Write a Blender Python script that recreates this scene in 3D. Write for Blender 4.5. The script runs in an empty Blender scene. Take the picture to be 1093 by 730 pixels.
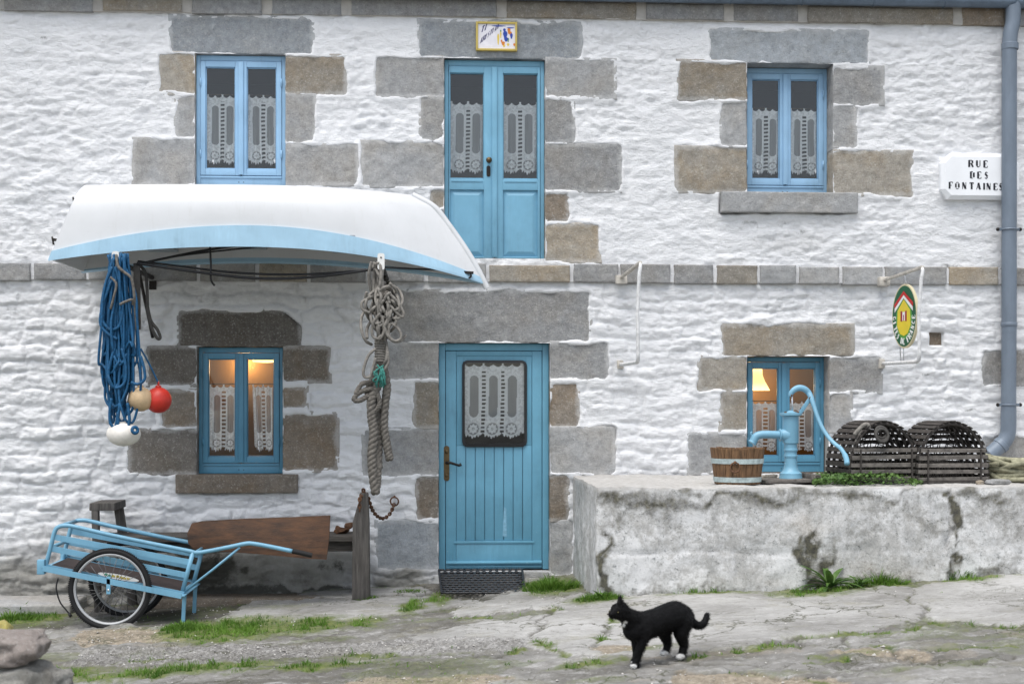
import bpy, bmesh, math, random
import numpy as np
from mathutils import Vector, Matrix

random.seed(7)
rng = np.random.default_rng(7)
SC = bpy.context.scene
COL = SC.collection
PI = math.pi

# ------------------------------------------------------------------ camera model
F = 1500.0 / 1093.0            # focal length / image width
TH = math.radians(3.3)         # the lens looks a little to the right of the wall's normal
CAMZ = 1.44
DW = 12.0                      # metres from the facade (plane y = 0)
def ray(px, py):
    a, b = (px - 546.5) / 1500.0, (430.0 - py) / 1500.0
    return Vector((math.sin(TH) + a * math.cos(TH), math.cos(TH) - a * math.sin(TH), b))
def P(px, py, Y=0.0):
    r = ray(px, py); t = (Y + DW) / r.y
    return Vector((r.x * t, Y, CAMZ + r.z * t))

# ------------------------------------------------------------------ noise (numpy)
def _h(ix, iy, iz, seed):
    n = (ix.astype(np.int64) * 374761393 + iy.astype(np.int64) * 668265263 + iz.astype(np.int64) * 2147483647 + seed * 1274126177) & 0xffffffff
    n = ((n ^ (n >> 13)) * 1274126177) & 0xffffffff
    n = ((n ^ (n >> 16)) * 2246822519) & 0xffffffff
    n = n ^ (n >> 15)
    return (n & 0xffffff) / float(0xffffff) * 2 - 1
def vnoise(x, y, z=0.0, seed=0):
    x, y, z = np.broadcast_arrays(np.asarray(x, float), np.asarray(y, float), np.asarray(z, float))
    xi, yi, zi = np.floor(x), np.floor(y), np.floor(z)
    fx, fy, fz = x - xi, y - yi, z - zi
    fx, fy, fz = [f * f * f * (f * (f * 6 - 15) + 10) for f in (fx, fy, fz)]
    r = 0
    for dz in (0, 1):
        wz = fz if dz else 1 - fz
        if not np.any(wz): continue
        for dy in (0, 1):
            wy = fy if dy else 1 - fy
            for dx in (0, 1):
                wx = fx if dx else 1 - fx
                r = r + wx * wy * wz * _h(xi + dx, yi + dy, zi + dz, seed)
    return r
def fbm(x, y, z=0.0, seed=0, oct=4, gain=.5):
    r, a = 0, 1.0
    for o in range(oct):
        k = 2.03 ** o
        r = r + a * vnoise(np.asarray(x) * k, np.asarray(y) * k, np.asarray(z) * k, seed + o * 17)
        a *= gain
    return r
def sstep(a, b, v):
    t = np.clip((v - a) / (b - a), 0, 1); return t * t * (3 - 2 * t)

# ------------------------------------------------------------------ objects
WL = {}                         # world location of every object built here
def tag(o, label=None, cat=None, group=None, kind=None):
    if label: o['label'] = label
    if cat: o['category'] = cat
    if group: o['group'] = group
    if kind: o['kind'] = kind
    return o
def empty(name, loc, label=None, cat=None, group=None):
    o = bpy.data.objects.new(name, None); COL.objects.link(o)
    o.location = loc; o.empty_display_size = .1; WL[o.name] = Vector(loc)
    return tag(o, label, cat, group)
def link_mesh(name, me, parent=None, origin=None, mats=()):
    for m in mats: me.materials.append(m)
    o = bpy.data.objects.new(name, me); COL.objects.link(o)
    if parent is not None:
        w = WL[parent.name]; o.parent = parent
        me.transform(Matrix.Translation(-w)); WL[o.name] = w
    else:
        if origin is None: origin = (0, 0, 0)
        origin = Vector(origin)
        me.transform(Matrix.Translation(-origin)); o.location = origin; WL[o.name] = origin
    return o
def dup(root, delta, label=None, group=None, scale=None, rz=None):
    r = root.copy(); COL.objects.link(r); r.location = root.location + Vector(delta); WL[r.name] = r.location.copy()
    if label: r['label'] = label
    if group: r['group'] = group
    if scale is not None: r.scale = scale
    if rz is not None: r.rotation_euler.z = rz
    for ch in list(root.children):
        c = ch.copy(); COL.objects.link(c); c.parent = r
        for g in list(ch.children):
            d = g.copy(); COL.objects.link(d); d.parent = c
    return r

class MB:
    def __init__(s): s.v = []; s.f = []; s.mi = []; s.cur = 0
    def add(s, vs, fs):
        o = len(s.v); s.v += [tuple(v) for v in vs]
        s.f += [tuple(i + o for i in f) for f in fs]; s.mi += [s.cur] * len(fs); return s
    def box(s, x0, x1, y0, y1, z0, z1):
        v = [(x, y, z) for z in (z0, z1) for y in (y0, y1) for x in (x0, x1)]
        return s.add(v, [(0, 2, 3, 1), (4, 5, 7, 6), (0, 1, 5, 4), (2, 6, 7, 3), (0, 4, 6, 2), (1, 3, 7, 5)])
    def bar(s, a, b, w, h, up=(0, 0, 1)):
        a, b = Vector(a), Vector(b); d = (b - a).normalized(); up = Vector(up)
        sd = d.cross(up)
        if sd.length < 1e-4: sd = d.cross(Vector((1, 0, 0)))
        sd.normalize(); u = sd.cross(d).normalized()
        v = [p + sd * (w / 2 * i) + u * (h / 2 * j) for p in (a, b) for i, j in ((-1, -1), (1, -1), (1, 1), (-1, 1))]
        return s.add(v, [(0, 3, 2, 1), (4, 5, 6, 7), (0, 1, 5, 4), (1, 2, 6, 5), (2, 3, 7, 6), (3, 0, 4, 7)])
    def tube(s, pts, r, n=8, closed=False, cap=True, flat=1.0):
        pts = [Vector(p) for p in pts]; m = len(pts)
        rs = r if isinstance(r, (list, tuple)) else [r] * m
        vs, fs = [], []
        T = []
        for i in range(m):
            if closed: d = pts[(i + 1) % m] - pts[i - 1]
            else: d = pts[min(i + 1, m - 1)] - pts[max(i - 1, 0)]
            T.append(d.normalized() if d.length > 1e-9 else Vector((0, 0, 1)))
        a = Vector((0, 0, 1)) if abs(T[0].z) < .9 else Vector((1, 0, 0))
        nrm = T[0].cross(a).normalized()
        for i in range(m):
            nrm = (nrm - T[i] * nrm.dot(T[i]))
            nrm = nrm.normalized() if nrm.length > 1e-6 else T[i].orthogonal().normalized()
            b = T[i].cross(nrm)
            for k in range(n):
                q = 2 * PI * k / n
                vs.append(pts[i] + (nrm * math.cos(q) * flat + b * math.sin(q)) * rs[i])
        for i in range(m if closed else m - 1):
            j = (i + 1) % m
            for k in range(n):
                k2 = (k + 1) % n
                fs.append((i * n + k, i * n + k2, j * n + k2, j * n + k))
        if cap and not closed:
            fs.append(tuple(range(n - 1, -1, -1))); fs.append(tuple((m - 1) * n + k for k in range(n)))
        return s.add(vs, fs)
    def lathe(s, prof, origin, axis=(0, 0, 1), n=24, cap=True):
        ax = Vector(axis).normalized(); a = ax.orthogonal().normalized(); b = ax.cross(a); o = Vector(origin)
        vs = [o + ax * h + (a * math.cos(2 * PI * k / n) + b * math.sin(2 * PI * k / n)) * r for r, h in prof for k in range(n)]
        fs = [(i * n + k, i * n + (k + 1) % n, (i + 1) * n + (k + 1) % n, (i + 1) * n + k) for i in range(len(prof) - 1) for k in range(n)]
        if cap:
            fs.append(tuple(range(n - 1, -1, -1))); fs.append(tuple((len(prof) - 1) * n + k for k in range(n)))
        return s.add(vs, fs)
    def torus(s, c, axis, R, r, n=40, m=10, flat=1.0):
        ax = Vector(axis).normalized(); a = ax.orthogonal().normalized(); b = ax.cross(a); c = Vector(c)
        vs, fs = [], []
        for i in range(n):
            d = a * math.cos(2 * PI * i / n) + b * math.sin(2 * PI * i / n)
            for k in range(m):
                q = 2 * PI * k / m
                vs.append(c + d * (R + r * math.cos(q)) + ax * (r * flat * math.sin(q)))
        for i in range(n):
            for k in range(m):
                i2, k2 = (i + 1) % n, (k + 1) % m
                fs.append((i * m + k, i2 * m + k, i2 * m + k2, i * m + k2))
        return s.add(vs, fs)
    def prism(s, poly, fn, t0, t1):
        """poly: 2-D outline, fn(a, b, t) -> point"""
        n = len(poly)
        v = [fn(a, b, t0) for a, b in poly] + [fn(a, b, t1) for a, b in poly]
        f = [tuple(range(n)), tuple(range(2 * n - 1, n - 1, -1))]
        f += [(i, n + i, n + (i + 1) % n, (i + 1) % n) for i in range(n)]
        return s.add(v, f)
    def ball(s, c, r, n=20, m=12):
        rx, ry, rz = r if isinstance(r, (tuple, list)) else (r, r, r); c = Vector(c)
        vs = [c + Vector((0, 0, -rz))]
        for i in range(1, m):
            q = -PI / 2 + PI * i / m
            vs += [c + Vector((rx * math.cos(q) * math.cos(2 * PI * k / n), ry * math.cos(q) * math.sin(2 * PI * k / n), rz * math.sin(q))) for k in range(n)]
        vs.append(c + Vector((0, 0, rz)))
        fs = [(0, 1 + (k + 1) % n, 1 + k) for k in range(n)]
        for i in range(m - 2):
            fs += [(1 + i * n + k, 1 + i * n + (k + 1) % n, 1 + (i + 1) * n + (k + 1) % n, 1 + (i + 1) * n + k) for k in range(n)]
        t = len(vs) - 1
        fs += [(t, 1 + (m - 2) * n + k, 1 + (m - 2) * n + (k + 1) % n) for k in range(n)]
        return s.add(vs, fs)
    def build(s, name, mat, parent=None, origin=None, smooth=False, bevel=0, seg=2, noise=0, nscale=8, fix=True):
        me = bpy.data.meshes.new(name)
        me.from_pydata(s.v, [], s.f)
        if s.cur or any(s.mi): me.polygons.foreach_set('material_index', s.mi)
        bm = bmesh.new(); bm.from_mesh(me)
        if fix: bmesh.ops.recalc_face_normals(bm, faces=bm.faces)
        if bevel:
            ed = [e for e in bm.edges if len(e.link_faces) == 2 and e.calc_face_angle(0) > .6]
            bmesh.ops.bevel(bm, geom=ed, offset=bevel, segments=seg, profile=.6, affect='EDGES', clamp_overlap=True)
        bm.to_mesh(me); bm.free()
        if noise:
            co = np.empty(len(me.vertices) * 3); me.vertices.foreach_get('co', co); co = co.reshape(-1, 3)
            for k in range(3): co[:, k] += noise * fbm(co[:, 0] * nscale, co[:, 1] * nscale, co[:, 2] * nscale, seed=31 + k, oct=3)
            me.vertices.foreach_set('co', co.ravel())
        if smooth:
            me.polygons.foreach_set('use_smooth', [True] * len(me.polygons))
            if bevel or smooth == 'auto':
                me.set_sharp_from_angle(angle=math.radians(38))
        if origin == 'base':
            a = np.array(s.v); origin = ((a[:, 0].min() + a[:, 0].max()) / 2, (a[:, 1].min() + a[:, 1].max()) / 2, a[:, 2].min())
        mats = mat if isinstance(mat, (list, tuple)) else [mat]
        return link_mesh(name, me, parent, origin, mats)

def np_mesh(name, co, quads, attrs=None, smooth=True):
    me = bpy.data.meshes.new(name)
    co = np.asarray(co, np.float32); quads = np.asarray(quads, np.int32); k = quads.shape[1]
    me.vertices.add(len(co)); me.vertices.foreach_set('co', co.ravel())
    me.loops.add(quads.size); me.loops.foreach_set('vertex_index', quads.ravel())
    me.polygons.add(len(quads)); me.polygons.foreach_set('loop_start', np.arange(0, quads.size, k, dtype=np.int32))
    me.polygons.foreach_set('use_smooth', np.full(len(quads), smooth))
    me.update(calc_edges=True)
    for n, a in (attrs or {}).items():
        at = me.attributes.new(n, 'FLOAT', 'POINT'); at.data.foreach_set('value', np.asarray(a, np.float32).ravel())
    return me
def grid_quads(nu, nv, keep=None, flip=False):
    i = np.arange(nu * nv).reshape(nv, nu)
    q = np.stack([i[:-1, :-1], i[:-1, 1:], i[1:, 1:], i[1:, :-1]], -1)
    if flip: q = q[..., ::-1]
    if keep is not None: return q[keep]
    return q.reshape(-1, 4)
def compact(co, quads, attrs):
    used = np.unique(quads); mp = np.full(len(co), -1); mp[used] = np.arange(len(used))
    return co[used], mp[quads], {k: a[used] for k, a in attrs.items()}

# ------------------------------------------------------------------ materials
def L(r, g, b):
    f = lambda c: (c / 255 / 12.92) if c / 255 <= .04045 else ((c / 255 + .055) / 1.055) ** 2.4
    return (f(r), f(g), f(b), 1)
class NT:
    def __init__(s, name):
        s.m = bpy.data.materials.new(name); s.m.use_nodes = True; s.t = s.m.node_tree
        s.b = s.t.nodes['Principled BSDF']; s.out = s.t.nodes['Material Output']
    def n(s, typ, **kw):
        nd = s.t.nodes.new(typ)
        for k, v in kw.items():
            if k.startswith('_'): setattr(nd, k[1:], v)
            else:
                key = int(k[1:]) if k[0] == 'i' and k[1:].isdigit() else k.replace('__', ' ')
                s.set(nd.inputs[key], v)
        return nd
    def set(s, inp, v):
        if isinstance(v, bpy.types.NodeSocket): s.t.links.new(v, inp)
        else: inp.default_value = v
    def coord(s, scale=(1, 1, 1), generated=False):
        c = s.n('ShaderNodeTexCoord')
        src = c.outputs['Object']
        m = s.n('ShaderNodeMapping'); s.set(m.inputs['Vector'], src); m.inputs['Scale'].default_value = scale
        return m.outputs[0]
    def geo(s, scale=(1, 1, 1)):
        g = s.n('ShaderNodeNewGeometry'); m = s.n('ShaderNodeMapping'); s.set(m.inputs['Vector'], g.outputs['Position']); m.inputs['Scale'].default_value = scale
        return m.outputs[0]
    def noise(s, vec, scale, detail=4, rough=.6, dist=0):
        nd = s.n('ShaderNodeTexNoise', Vector=vec, Scale=scale, Detail=detail, Roughness=rough, Distortion=dist); return nd.outputs['Fac']
    def ramp(s, fac, a, b, c0=(0, 0, 0, 1), c1=(1, 1, 1, 1)):
        r = s.n('ShaderNodeValToRGB'); s.set(r.inputs[0], fac)
        e = r.color_ramp.elements; e[0].position = a; e[1].position = b; e[0].color = c0; e[1].color = c1
        return r.outputs[0]
    def mix(s, fac, a, b, mode='MIX'):
        m = s.n('ShaderNodeMix', _data_type='RGBA', _blend_type=mode)
        s.set(m.inputs[0], fac); s.set(m.inputs[6], a); s.set(m.inputs[7], b); return m.outputs[2]
    def math(s, op, a, b=0.0, clamp=False):
        m = s.n('ShaderNodeMath', _operation=op, _use_clamp=clamp); s.set(m.inputs[0], a); s.set(m.inputs[1], b); return m.outputs[0]
    def attr(s, name):
        return s.n('ShaderNodeAttribute', _attribute_name=name).outputs['Fac']
    def bump(s, h, strength=.3, dist=.01, prev=None):
        b = s.n('ShaderNodeBump', Strength=strength, Distance=dist, Height=h)
        if prev is not None: s.set(b.inputs['Normal'], prev)
        return b.outputs[0]
    def done(s, color=None, rough=None, normal=None, metal=None, spec=None, **kw):
        if color is not None: s.set(s.b.inputs['Base Color'], color)
        if rough is not None: s.set(s.b.inputs['Roughness'], rough)
        if normal is not None: s.set(s.b.inputs['Normal'], normal)
        if metal is not None: s.set(s.b.inputs['Metallic'], metal)
        if spec is not None: s.set(s.b.inputs['Specular IOR Level'], spec)
        for k, v in kw.items(): s.set(s.b.inputs[k.replace('__', ' ')], v)
        return s.m
def simple(name, col, rough=.6, var=.18, scale=14, bump=.15, bscale=60, metal=0, stretch=(1, 1, 1), dist=.004, spec=.4):
    n = NT(name); v = n.geo(stretch)
    a = n.noise(v, scale, 5, .65)
    dk = tuple(c * (1 - var * 1.3) for c in col[:3]) + (1,); lt = tuple(min(1, c * (1 + var)) for c in col[:3]) + (1,)
    c = n.ramp(a, .3, .72, dk, lt)
    b = n.bump(n.noise(v, bscale, 4, .7), bump, dist)
    r = n.math('ADD', n.math('MULTIPLY', a, .25), rough - .12)
    return n.done(c, r, b, metal, spec)
def paint(name, col, rough=.42, worn=.0, wcol=(.5, .5, .48, 1)):
    n = NT(name); v = n.geo()
    a = n.noise(v, 3.5, 4, .6); a2 = n.noise(n.geo((9, 9, 1.2)), 6, 4, .6)
    dk = tuple(c * .78 for c in col[:3]) + (1,); lt = tuple(min(1, c * 1.14 + .01) for c in col[:3]) + (1,)
    c = n.mix(n.ramp(a2, .35, .7), n.ramp(a, .3, .7, dk, lt), col)
    w = n.ramp(n.noise(v, 30, 6, .8), .675 - worn * .12, .70 - worn * .10)
    c = n.mix(n.math('MULTIPLY', w, .55 if worn else 0.0), c, wcol)
    b = n.bump(n.noise(n.geo((1, 1, 1)), 70, 3, .6), .12, .002)
    return n.done(c, n.math('ADD', n.math('MULTIPLY', a, .2), rough - .1), b, 0, .45)
def granite(name, base, warm, amt=.5, lich=.25):
    n = NT(name); v = n.geo()
    oi = n.n('ShaderNodeObjectInfo').outputs['Random']
    sh = n.n('ShaderNodeVectorMath', _operation='ADD'); n.set(sh.inputs[0], v)
    cb = n.n('ShaderNodeCombineXYZ', X=n.math('MULTIPLY', oi, 37.0), Y=n.math('MULTIPLY', oi, 11.0)); n.set(sh.inputs[1], cb.outputs[0])
    v = sh.outputs[0]
    big = n.noise(v, 2.6, 4, .62, .4)
    c = n.mix(n.math('MULTIPLY', n.ramp(big, .42, .66), amt), base, warm)
    tone = n.math('ADD', n.math('MULTIPLY', oi, .34), .82)
    tv = n.n('ShaderNodeCombineColor', Red=tone, Green=tone, Blue=tone).outputs[0]
    c = n.mix(1.0, c, tv, 'MULTIPLY')
    sp = n.noise(v, 85, 4, .85)
    c = n.mix(n.math('MULTIPLY', n.ramp(sp, .56, .7), .6), c, (.03, .03, .033, 1))
    c = n.mix(n.math('MULTIPLY', n.ramp(n.noise(v, 62, 4, .85), .55, .66), .6), c, (.66, .64, .61, 1))
    md = n.noise(v, 17, 5, .7)
    c = n.mix(.55, c, n.ramp(md, .25, .75, (.4, .4, .4, 1), (1.25, 1.25, 1.25, 1)), 'MULTIPLY')
    c = n.mix(n.math('MULTIPLY', n.ramp(n.noise(v, 9, 6, .78), .6, .68), lich), c, (.62, .62, .57, 1))
    c = n.mix(n.math('MULTIPLY', n.ramp(n.noise(v, 5, 6, .75), .6, .72), lich), c, (.07, .07, .065, 1))
    wsh = n.ramp(n.math('ADD', n.math('MULTIPLY', n.attr('edge'), .42), n.math('MULTIPLY', n.noise(v, 8, 6, .8), 1.05)), .70, .98)
    c = n.mix(n.math('MULTIPLY', wsh, .42), c, (.70, .70, .70, 1))
    b = n.bump(n.noise(v, 26, 6, .85), 1.0, .022)
    b = n.bump(sp, .5, .006, b)
    return n.done(c, .88, b, 0, .25)
# ================================================================== materials
M = {}
n = NT('whitewash'); v = n.geo()
c = n.ramp(n.noise(v, 2.2, 5, .6), .3, .7, (.80, .81, .83, 1), (.88, .885, .90, 1))
streak = n.noise(n.geo((1.2, 1.2, 5.5)), 3.0, 6, .7, .5)
c = n.mix(n.math('MULTIPLY', n.ramp(streak, .58, .76), .35), c, (.5, .5, .49, 1))
c = n.mix(n.math('MULTIPLY', n.ramp(n.noise(v, 42, 5, .8), .67, .75), .45), c, (.3, .295, .27, 1))
c = n.mix(n.math('MULTIPLY', n.ramp(n.noise(v, 7, 6, .8), .62, .74), .35), c, (.56, .55, .5, 1))
d = n.attr('grime_shade')
gn = n.noise(v, 13, 6, .78)
g = n.ramp(n.math('ADD', n.math('MULTIPLY', d, .85), n.math('MULTIPLY', gn, .42)), .38, .95)
gcol = n.ramp(n.noise(v, 5, 5, .7), .35, .68, (.155, .15, .13, 1), (.38, .37, .34, 1))
c = n.mix(n.math('MULTIPLY', g, .92), c, gcol)
c = n.mix(n.math('MULTIPLY', n.ramp(n.math('ADD', n.attr('spot'), n.math('MULTIPLY', n.noise(v, 30, 5, .8), .6)), .62, .85), .85), c, (.07, .07, .06, 1))
b = n.bump(n.noise(n.geo((1, 1, 2.2)), 24, 6, .78), .9, .022)
b = n.bump(n.noise(n.geo((1, 1, 1.6)), 75, 4, .75), .6, .008, b)
M['whitewash'] = n.done(c, .86, b, 0, .3)

M['granite_grey'] = granite('granite_grey', L(170, 171, 172), L(168, 160, 148), .45)
M['granite_blue'] = granite('granite_blue', L(167, 173, 179), L(174, 174, 171), .4)
M['granite_tan'] = granite('granite_tan', L(168, 162, 152), L(167, 152, 130), .8)
M['granite_brown'] = granite('granite_brown', L(146, 137, 126), L(140, 122, 101), .7)
M['granite_shaded'] = granite('granite_shaded', L(127, 122, 116), L(117, 108, 96), .6)  # same granite, with damp and the boat's shade put into its colour
M['joint_mortar'] = simple('joint_mortar', L(176, 172, 166), .9, .15, 9, .5, 50)
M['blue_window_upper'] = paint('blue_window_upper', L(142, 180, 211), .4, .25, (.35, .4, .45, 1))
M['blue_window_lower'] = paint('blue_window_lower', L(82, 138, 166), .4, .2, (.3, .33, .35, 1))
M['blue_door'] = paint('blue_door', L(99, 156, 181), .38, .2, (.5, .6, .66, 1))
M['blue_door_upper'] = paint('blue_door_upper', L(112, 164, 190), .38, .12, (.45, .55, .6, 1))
M['dark_iron'] = simple('dark_iron', (.028, .024, .022, 1), .5, .4, 30, .2, 90, .6)
M['boat_scuff'] = simple('boat_scuff', L(128, 176, 200), .6, .2, 40, .2)
M['bronze'] = simple('bronze', (.12, .085, .045, 1), .4, .3, 30, .1, 90, .8)
M['black_trim'] = simple('black_trim', (.018, .018, .02, 1), .4, .2, 20, .05)
M['slate'] = simple('slate', (.055, .06, .072, 1), .6, .35, 8, .4, 30)
M['zinc'] = simple('zinc', L(100, 114, 130), .45, .18, 10, .12, 40, .25)
M['pipe_paint'] = simple('pipe_paint', L(110, 121, 134), .42, .14, 7, .1, 40, .1, (1, 1, .3))
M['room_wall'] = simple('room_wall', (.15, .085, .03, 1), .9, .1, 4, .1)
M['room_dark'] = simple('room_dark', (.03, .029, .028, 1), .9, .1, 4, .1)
M['white_iron'] = simple('white_iron', (.7, .7, .7, 1), .55, .2, 30, .35, 70)
M['rust'] = simple('rust', (.12, .06, .032, 1), .85, .5, 26, .6, 70)
# window glass: clear sheet with a mirror coat that grows at grazing angles
n = NT('window_glass')
t = n.n('ShaderNodeBsdfTransparent', Color=(.985, .995, .995, 1)); gl = n.n('ShaderNodeBsdfGlossy', Roughness=.015)
n.set(gl.inputs['Normal'], n.bump(n.noise(n.geo(), 2.2, 2, .5), .12, .02))
fr = n.n('ShaderNodeFresnel', IOR=1.5)
mx = n.n('ShaderNodeMixShader'); n.set(mx.inputs[0], n.math('MULTIPLY', fr.outputs[0], 1.0)); n.set(mx.inputs[1], t.outputs[0]); n.set(mx.inputs[2], gl.outputs[0])
n.set(n.out.inputs['Surface'], mx.outputs[0]); M['glass'] = n.m
# lace: white thread whose density is stored per vertex
n = NT('lace'); d = n.attr('thread')
df = n.n('ShaderNodeBsdfDiffuse', Color=(.95, .96, .97, 1)); tl = n.n('ShaderNodeBsdfTranslucent', Color=(.75, .77, .78, 1))
a = n.n('ShaderNodeMixShader'); n.set(a.inputs[0], .08); n.set(a.inputs[1], df.outputs[0]); n.set(a.inputs[2], tl.outputs[0])
tr = n.n('ShaderNodeBsdfTransparent'); mx = n.n('ShaderNodeMixShader'); n.set(mx.inputs[0], d); n.set(mx.inputs[1], tr.outputs[0]); n.set(mx.inputs[2], a.outputs[0])
n.set(n.out.inputs['Surface'], mx.outputs[0]); M['lace'] = n.m
def emit(name, col, st):
    n = NT(name); e = n.n('ShaderNodeEmission', Color=col, Strength=st); n.set(n.out.inputs['Surface'], e.outputs[0]); return n.m
n = NT('lamp_glow'); g_ = n.n('ShaderNodeNewGeometry'); sp_ = n.n('ShaderNodeSeparateXYZ', Vector=g_.outputs['Position'])
wv_ = n.noise(n.geo((30, 30, 2)), 1.0, 2, .5)
zt_ = n.math('ADD', sp_.outputs[2], n.math('MULTIPLY', wv_, .06))
e = n.n('ShaderNodeEmission', Color=n.ramp(zt_, .0, 1.0, (1, .56, .17, 1), (1, .62, .22, 1)), Strength=n.math('ADD', .75, n.math('MULTIPLY', n.math('POWER', n.math('ABSOLUTE', n.math('SINE', n.math('MULTIPLY', zt_, 13.0))), 3.0), .9)))
n.set(n.out.inputs['Surface'], e.outputs[0]); M['lamp_glow'] = n.m

# ================================================================== the house
house = empty('stone_house', (.9, 0.0, 0), 'whitewashed stone house with granite quoins and pale blue windows and doors', 'house')
def R_(x0, y0, x1, y1):
    a, b = P(x0, (y0 + y1) / 2), P(x1, (y0 + y1) / 2)
    zt = (P(x0, y0).z + P(x1, y0).z) / 2; zb = (P(x0, y1).z + P(x1, y1).z) / 2
    return [a.x, zb, b.x, zt]
OPEN = {'ul': R_(208, 58, 305, 198), 'ud': R_(474, 63, 582, 276), 'ur': R_(797, 68, 889, 206),
        'll': R_(210, 370, 302, 506), 'fd': R_(468, 366, 587, 609), 'lr': R_(797, 380, 885, 505)}
FRY = {'ul': .05, 'ud': .055, 'ur': .17, 'll': .085, 'fd': .075, 'lr': .15}
G_, B_, T_, N_, D_ = 'granite_grey', 'granite_blue', 'granite_tan', 'granite_brown', 'granite_shaded'
ST = [ # quoins, lintels and sills, in photo pixels on the wall plane
 (182,19,334,56,B_,'lintel'),(169,57,207,100,T_),(188,103,207,147,G_),(143,149,207,197,G_),(306,60,369,100,T_),(306,102,336,152,G_),(306,155,382,197,G_),
 (447,24,620,60,B_,'lintel'),(401,61,473,103,G_),(449,104,473,150,G_),(386,152,473,199,G_),(460,203,473,222,T_),(436,225,473,276,G_),
 (586,64,656,104,G_),(584,106,612,152,G_),(584,155,662,204,G_),(584,206,606,237,N_),(584,240,640,279,T_),
 (757,33,927,67,B_,'lintel'),(724,66,796,106,T_),(770,110,796,156,G_),(722,158,796,205,T_),(889,72,942,111,G_),(889,115,913,157,G_),(886,162,973,208,T_),(769,208,914,228,G_,'sill'),
 (191,332,320,368,D_,'lintel'),(158,371,208,411,D_),(175,417,208,455,N_),(138,459,208,505,D_),(303,371,352,407,N_),(303,414,327,435,N_),(303,441,360,502,N_),(189,507,318,526,N_,'sill'),
 (418,311,630,364,G_,'lintel'),(412,366,467,404,G_),(442,407,467,456,T_),(388,458,467,506,G_),(445,510,467,555,N_),(402,557,467,606,B_),
 (589,366,648,405,G_),(589,408,617,455,N_),(589,457,655,505,G_),(589,507,606,555,N_),(589,557,609,612,G_),
 (771,347,910,379,T_,'lintel'),(746,381,796,416,T_),(769,419,796,459,T_),(735,463,796,505,G_),(885,383,940,418,G_),(885,421,908,460,G_),
 (1049,374,1112,410,G_),(1049,466,1112,500,G_)]
ST2 = []
for s in ST:
    x0, zb, x1, zt = R_(*s[:4]); ext = [.02, .02, .02, .02]      # left bottom right top
    for o in OPEN.values():
        if min(zt, o[3]) - max(zb, o[1]) > .05:
            if abs(x1 - o[0]) < .06: x1 = o[0]; ext[2] = 0
            if abs(x0 - o[2]) < .06: x0 = o[2]; ext[0] = 0
        if min(x1, o[2]) - max(x0, o[0]) > .3:
            if abs(zb - o[3]) < .09: zb = o[3]; ext[1] = 0
            if abs(zt - o[1]) < .09: zt = o[1]; ext[3] = 0
    ST2.append((x0, zb, x1, zt, s[4], s[5] if len(s) > 5 else 'quoin_stone', ext))
HOLE = R_(992, 354, 1008, 369)

# ---- wall skin: a height field of rubble courses under thick limewash
Z_CORN, Z_TOP = P(500, 20).z, P(0, -8).z + .12
def rubble(X, Z):
    xw = X + .10 * fbm(X * 1.3, Z * 1.6, 0, 3) + .02 * fbm(X * 8, Z * 8, 0, 4)
    zw = Z + .055 * fbm(X * .9, Z * .5, 0, 5) + .022 * fbm(X * 4.5, Z * 4.5, 0, 6)
    r = np.random.default_rng(11)
    zs = [-.8]
    while zs[-1] < 6: zs.append(zs[-1] + r.uniform(.075, .165))
    zs = np.array(zs); idx = np.clip(np.searchsorted(zs, zw) - 1, 0, len(zs) - 2)
    dz = np.minimum(zw - zs[idx], zs[idx + 1] - zw); rel = (zw - zs[idx]) / (zs[idx + 1] - zs[idx])
    dx = np.zeros_like(X); off = np.zeros_like(X); tilt = np.zeros_like(X); big = np.ones_like(X)
    for k in range(len(zs) - 1):
        m = idx == k
        hgt = zs[k + 1] - zs[k]
        bx = [-7.0 + r.uniform(0, .4)]
        while bx[-1] < 9.5: bx.append(bx[-1] + hgt * r.uniform(1.2, 3.6))
        bx = np.array(bx); o_ = r.uniform(-1, 1, len(bx)); t_ = r.uniform(-1, 1, len(bx))
        j = np.clip(np.searchsorted(bx, xw[m]) - 1, 0, len(bx) - 2)
        dx[m] = np.minimum(xw[m] - bx[j], bx[j + 1] - xw[m]); off[m] = o_[j]; tilt[m] = t_[j]
    d = np.minimum(dz, dx * .8)
    pil = 1 - np.exp(-np.clip(d, 0, None) / .014)
    low = sstep(2.75, 2.2, Z)                                   # the ground floor's rubble shows more strongly
    left = sstep(1.5, -1.5, X) * .5 + .6
    A = .006 + .0155 * low * left
    h = A * 1.1 * (pil - .7) + A * .55 * off * pil + A * .75 * tilt * (rel - .5) * pil
    lay = 1 - np.abs(fbm(X * 2.6, Z * 7.5, 0, 21, 4))
    rg1 = 1 - np.abs(fbm(X * 4.2 + .3 * Z, Z * 15, 0, 22, 3)); rg2 = 1 - np.abs(fbm(X * 12, Z * 30, 0, 23, 2))
    h += .0075 * (rg1 - .6) * (1 + .3 * fbm(X * 1.5, Z * 1.5, 0, 24, 2)) +   .0068 * (rg2 - .6) + .0036 * fbm(X * 30, Z * 40, 0, 25, 2)
    h += .005 * lay ** 2 + .008 * fbm(X * 1.1, Z * 1.4, 0, 8, 3) + .007 * fbm(X * 7, Z * 12, 0, 9, 4, .65)
    sm = sstep(.1, .7, fbm(X * .9, Z * .9, 0, 14, 2) + .25) * (1 - .6 * low)
    return h * (1 - .4 * sm) - .004
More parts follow.
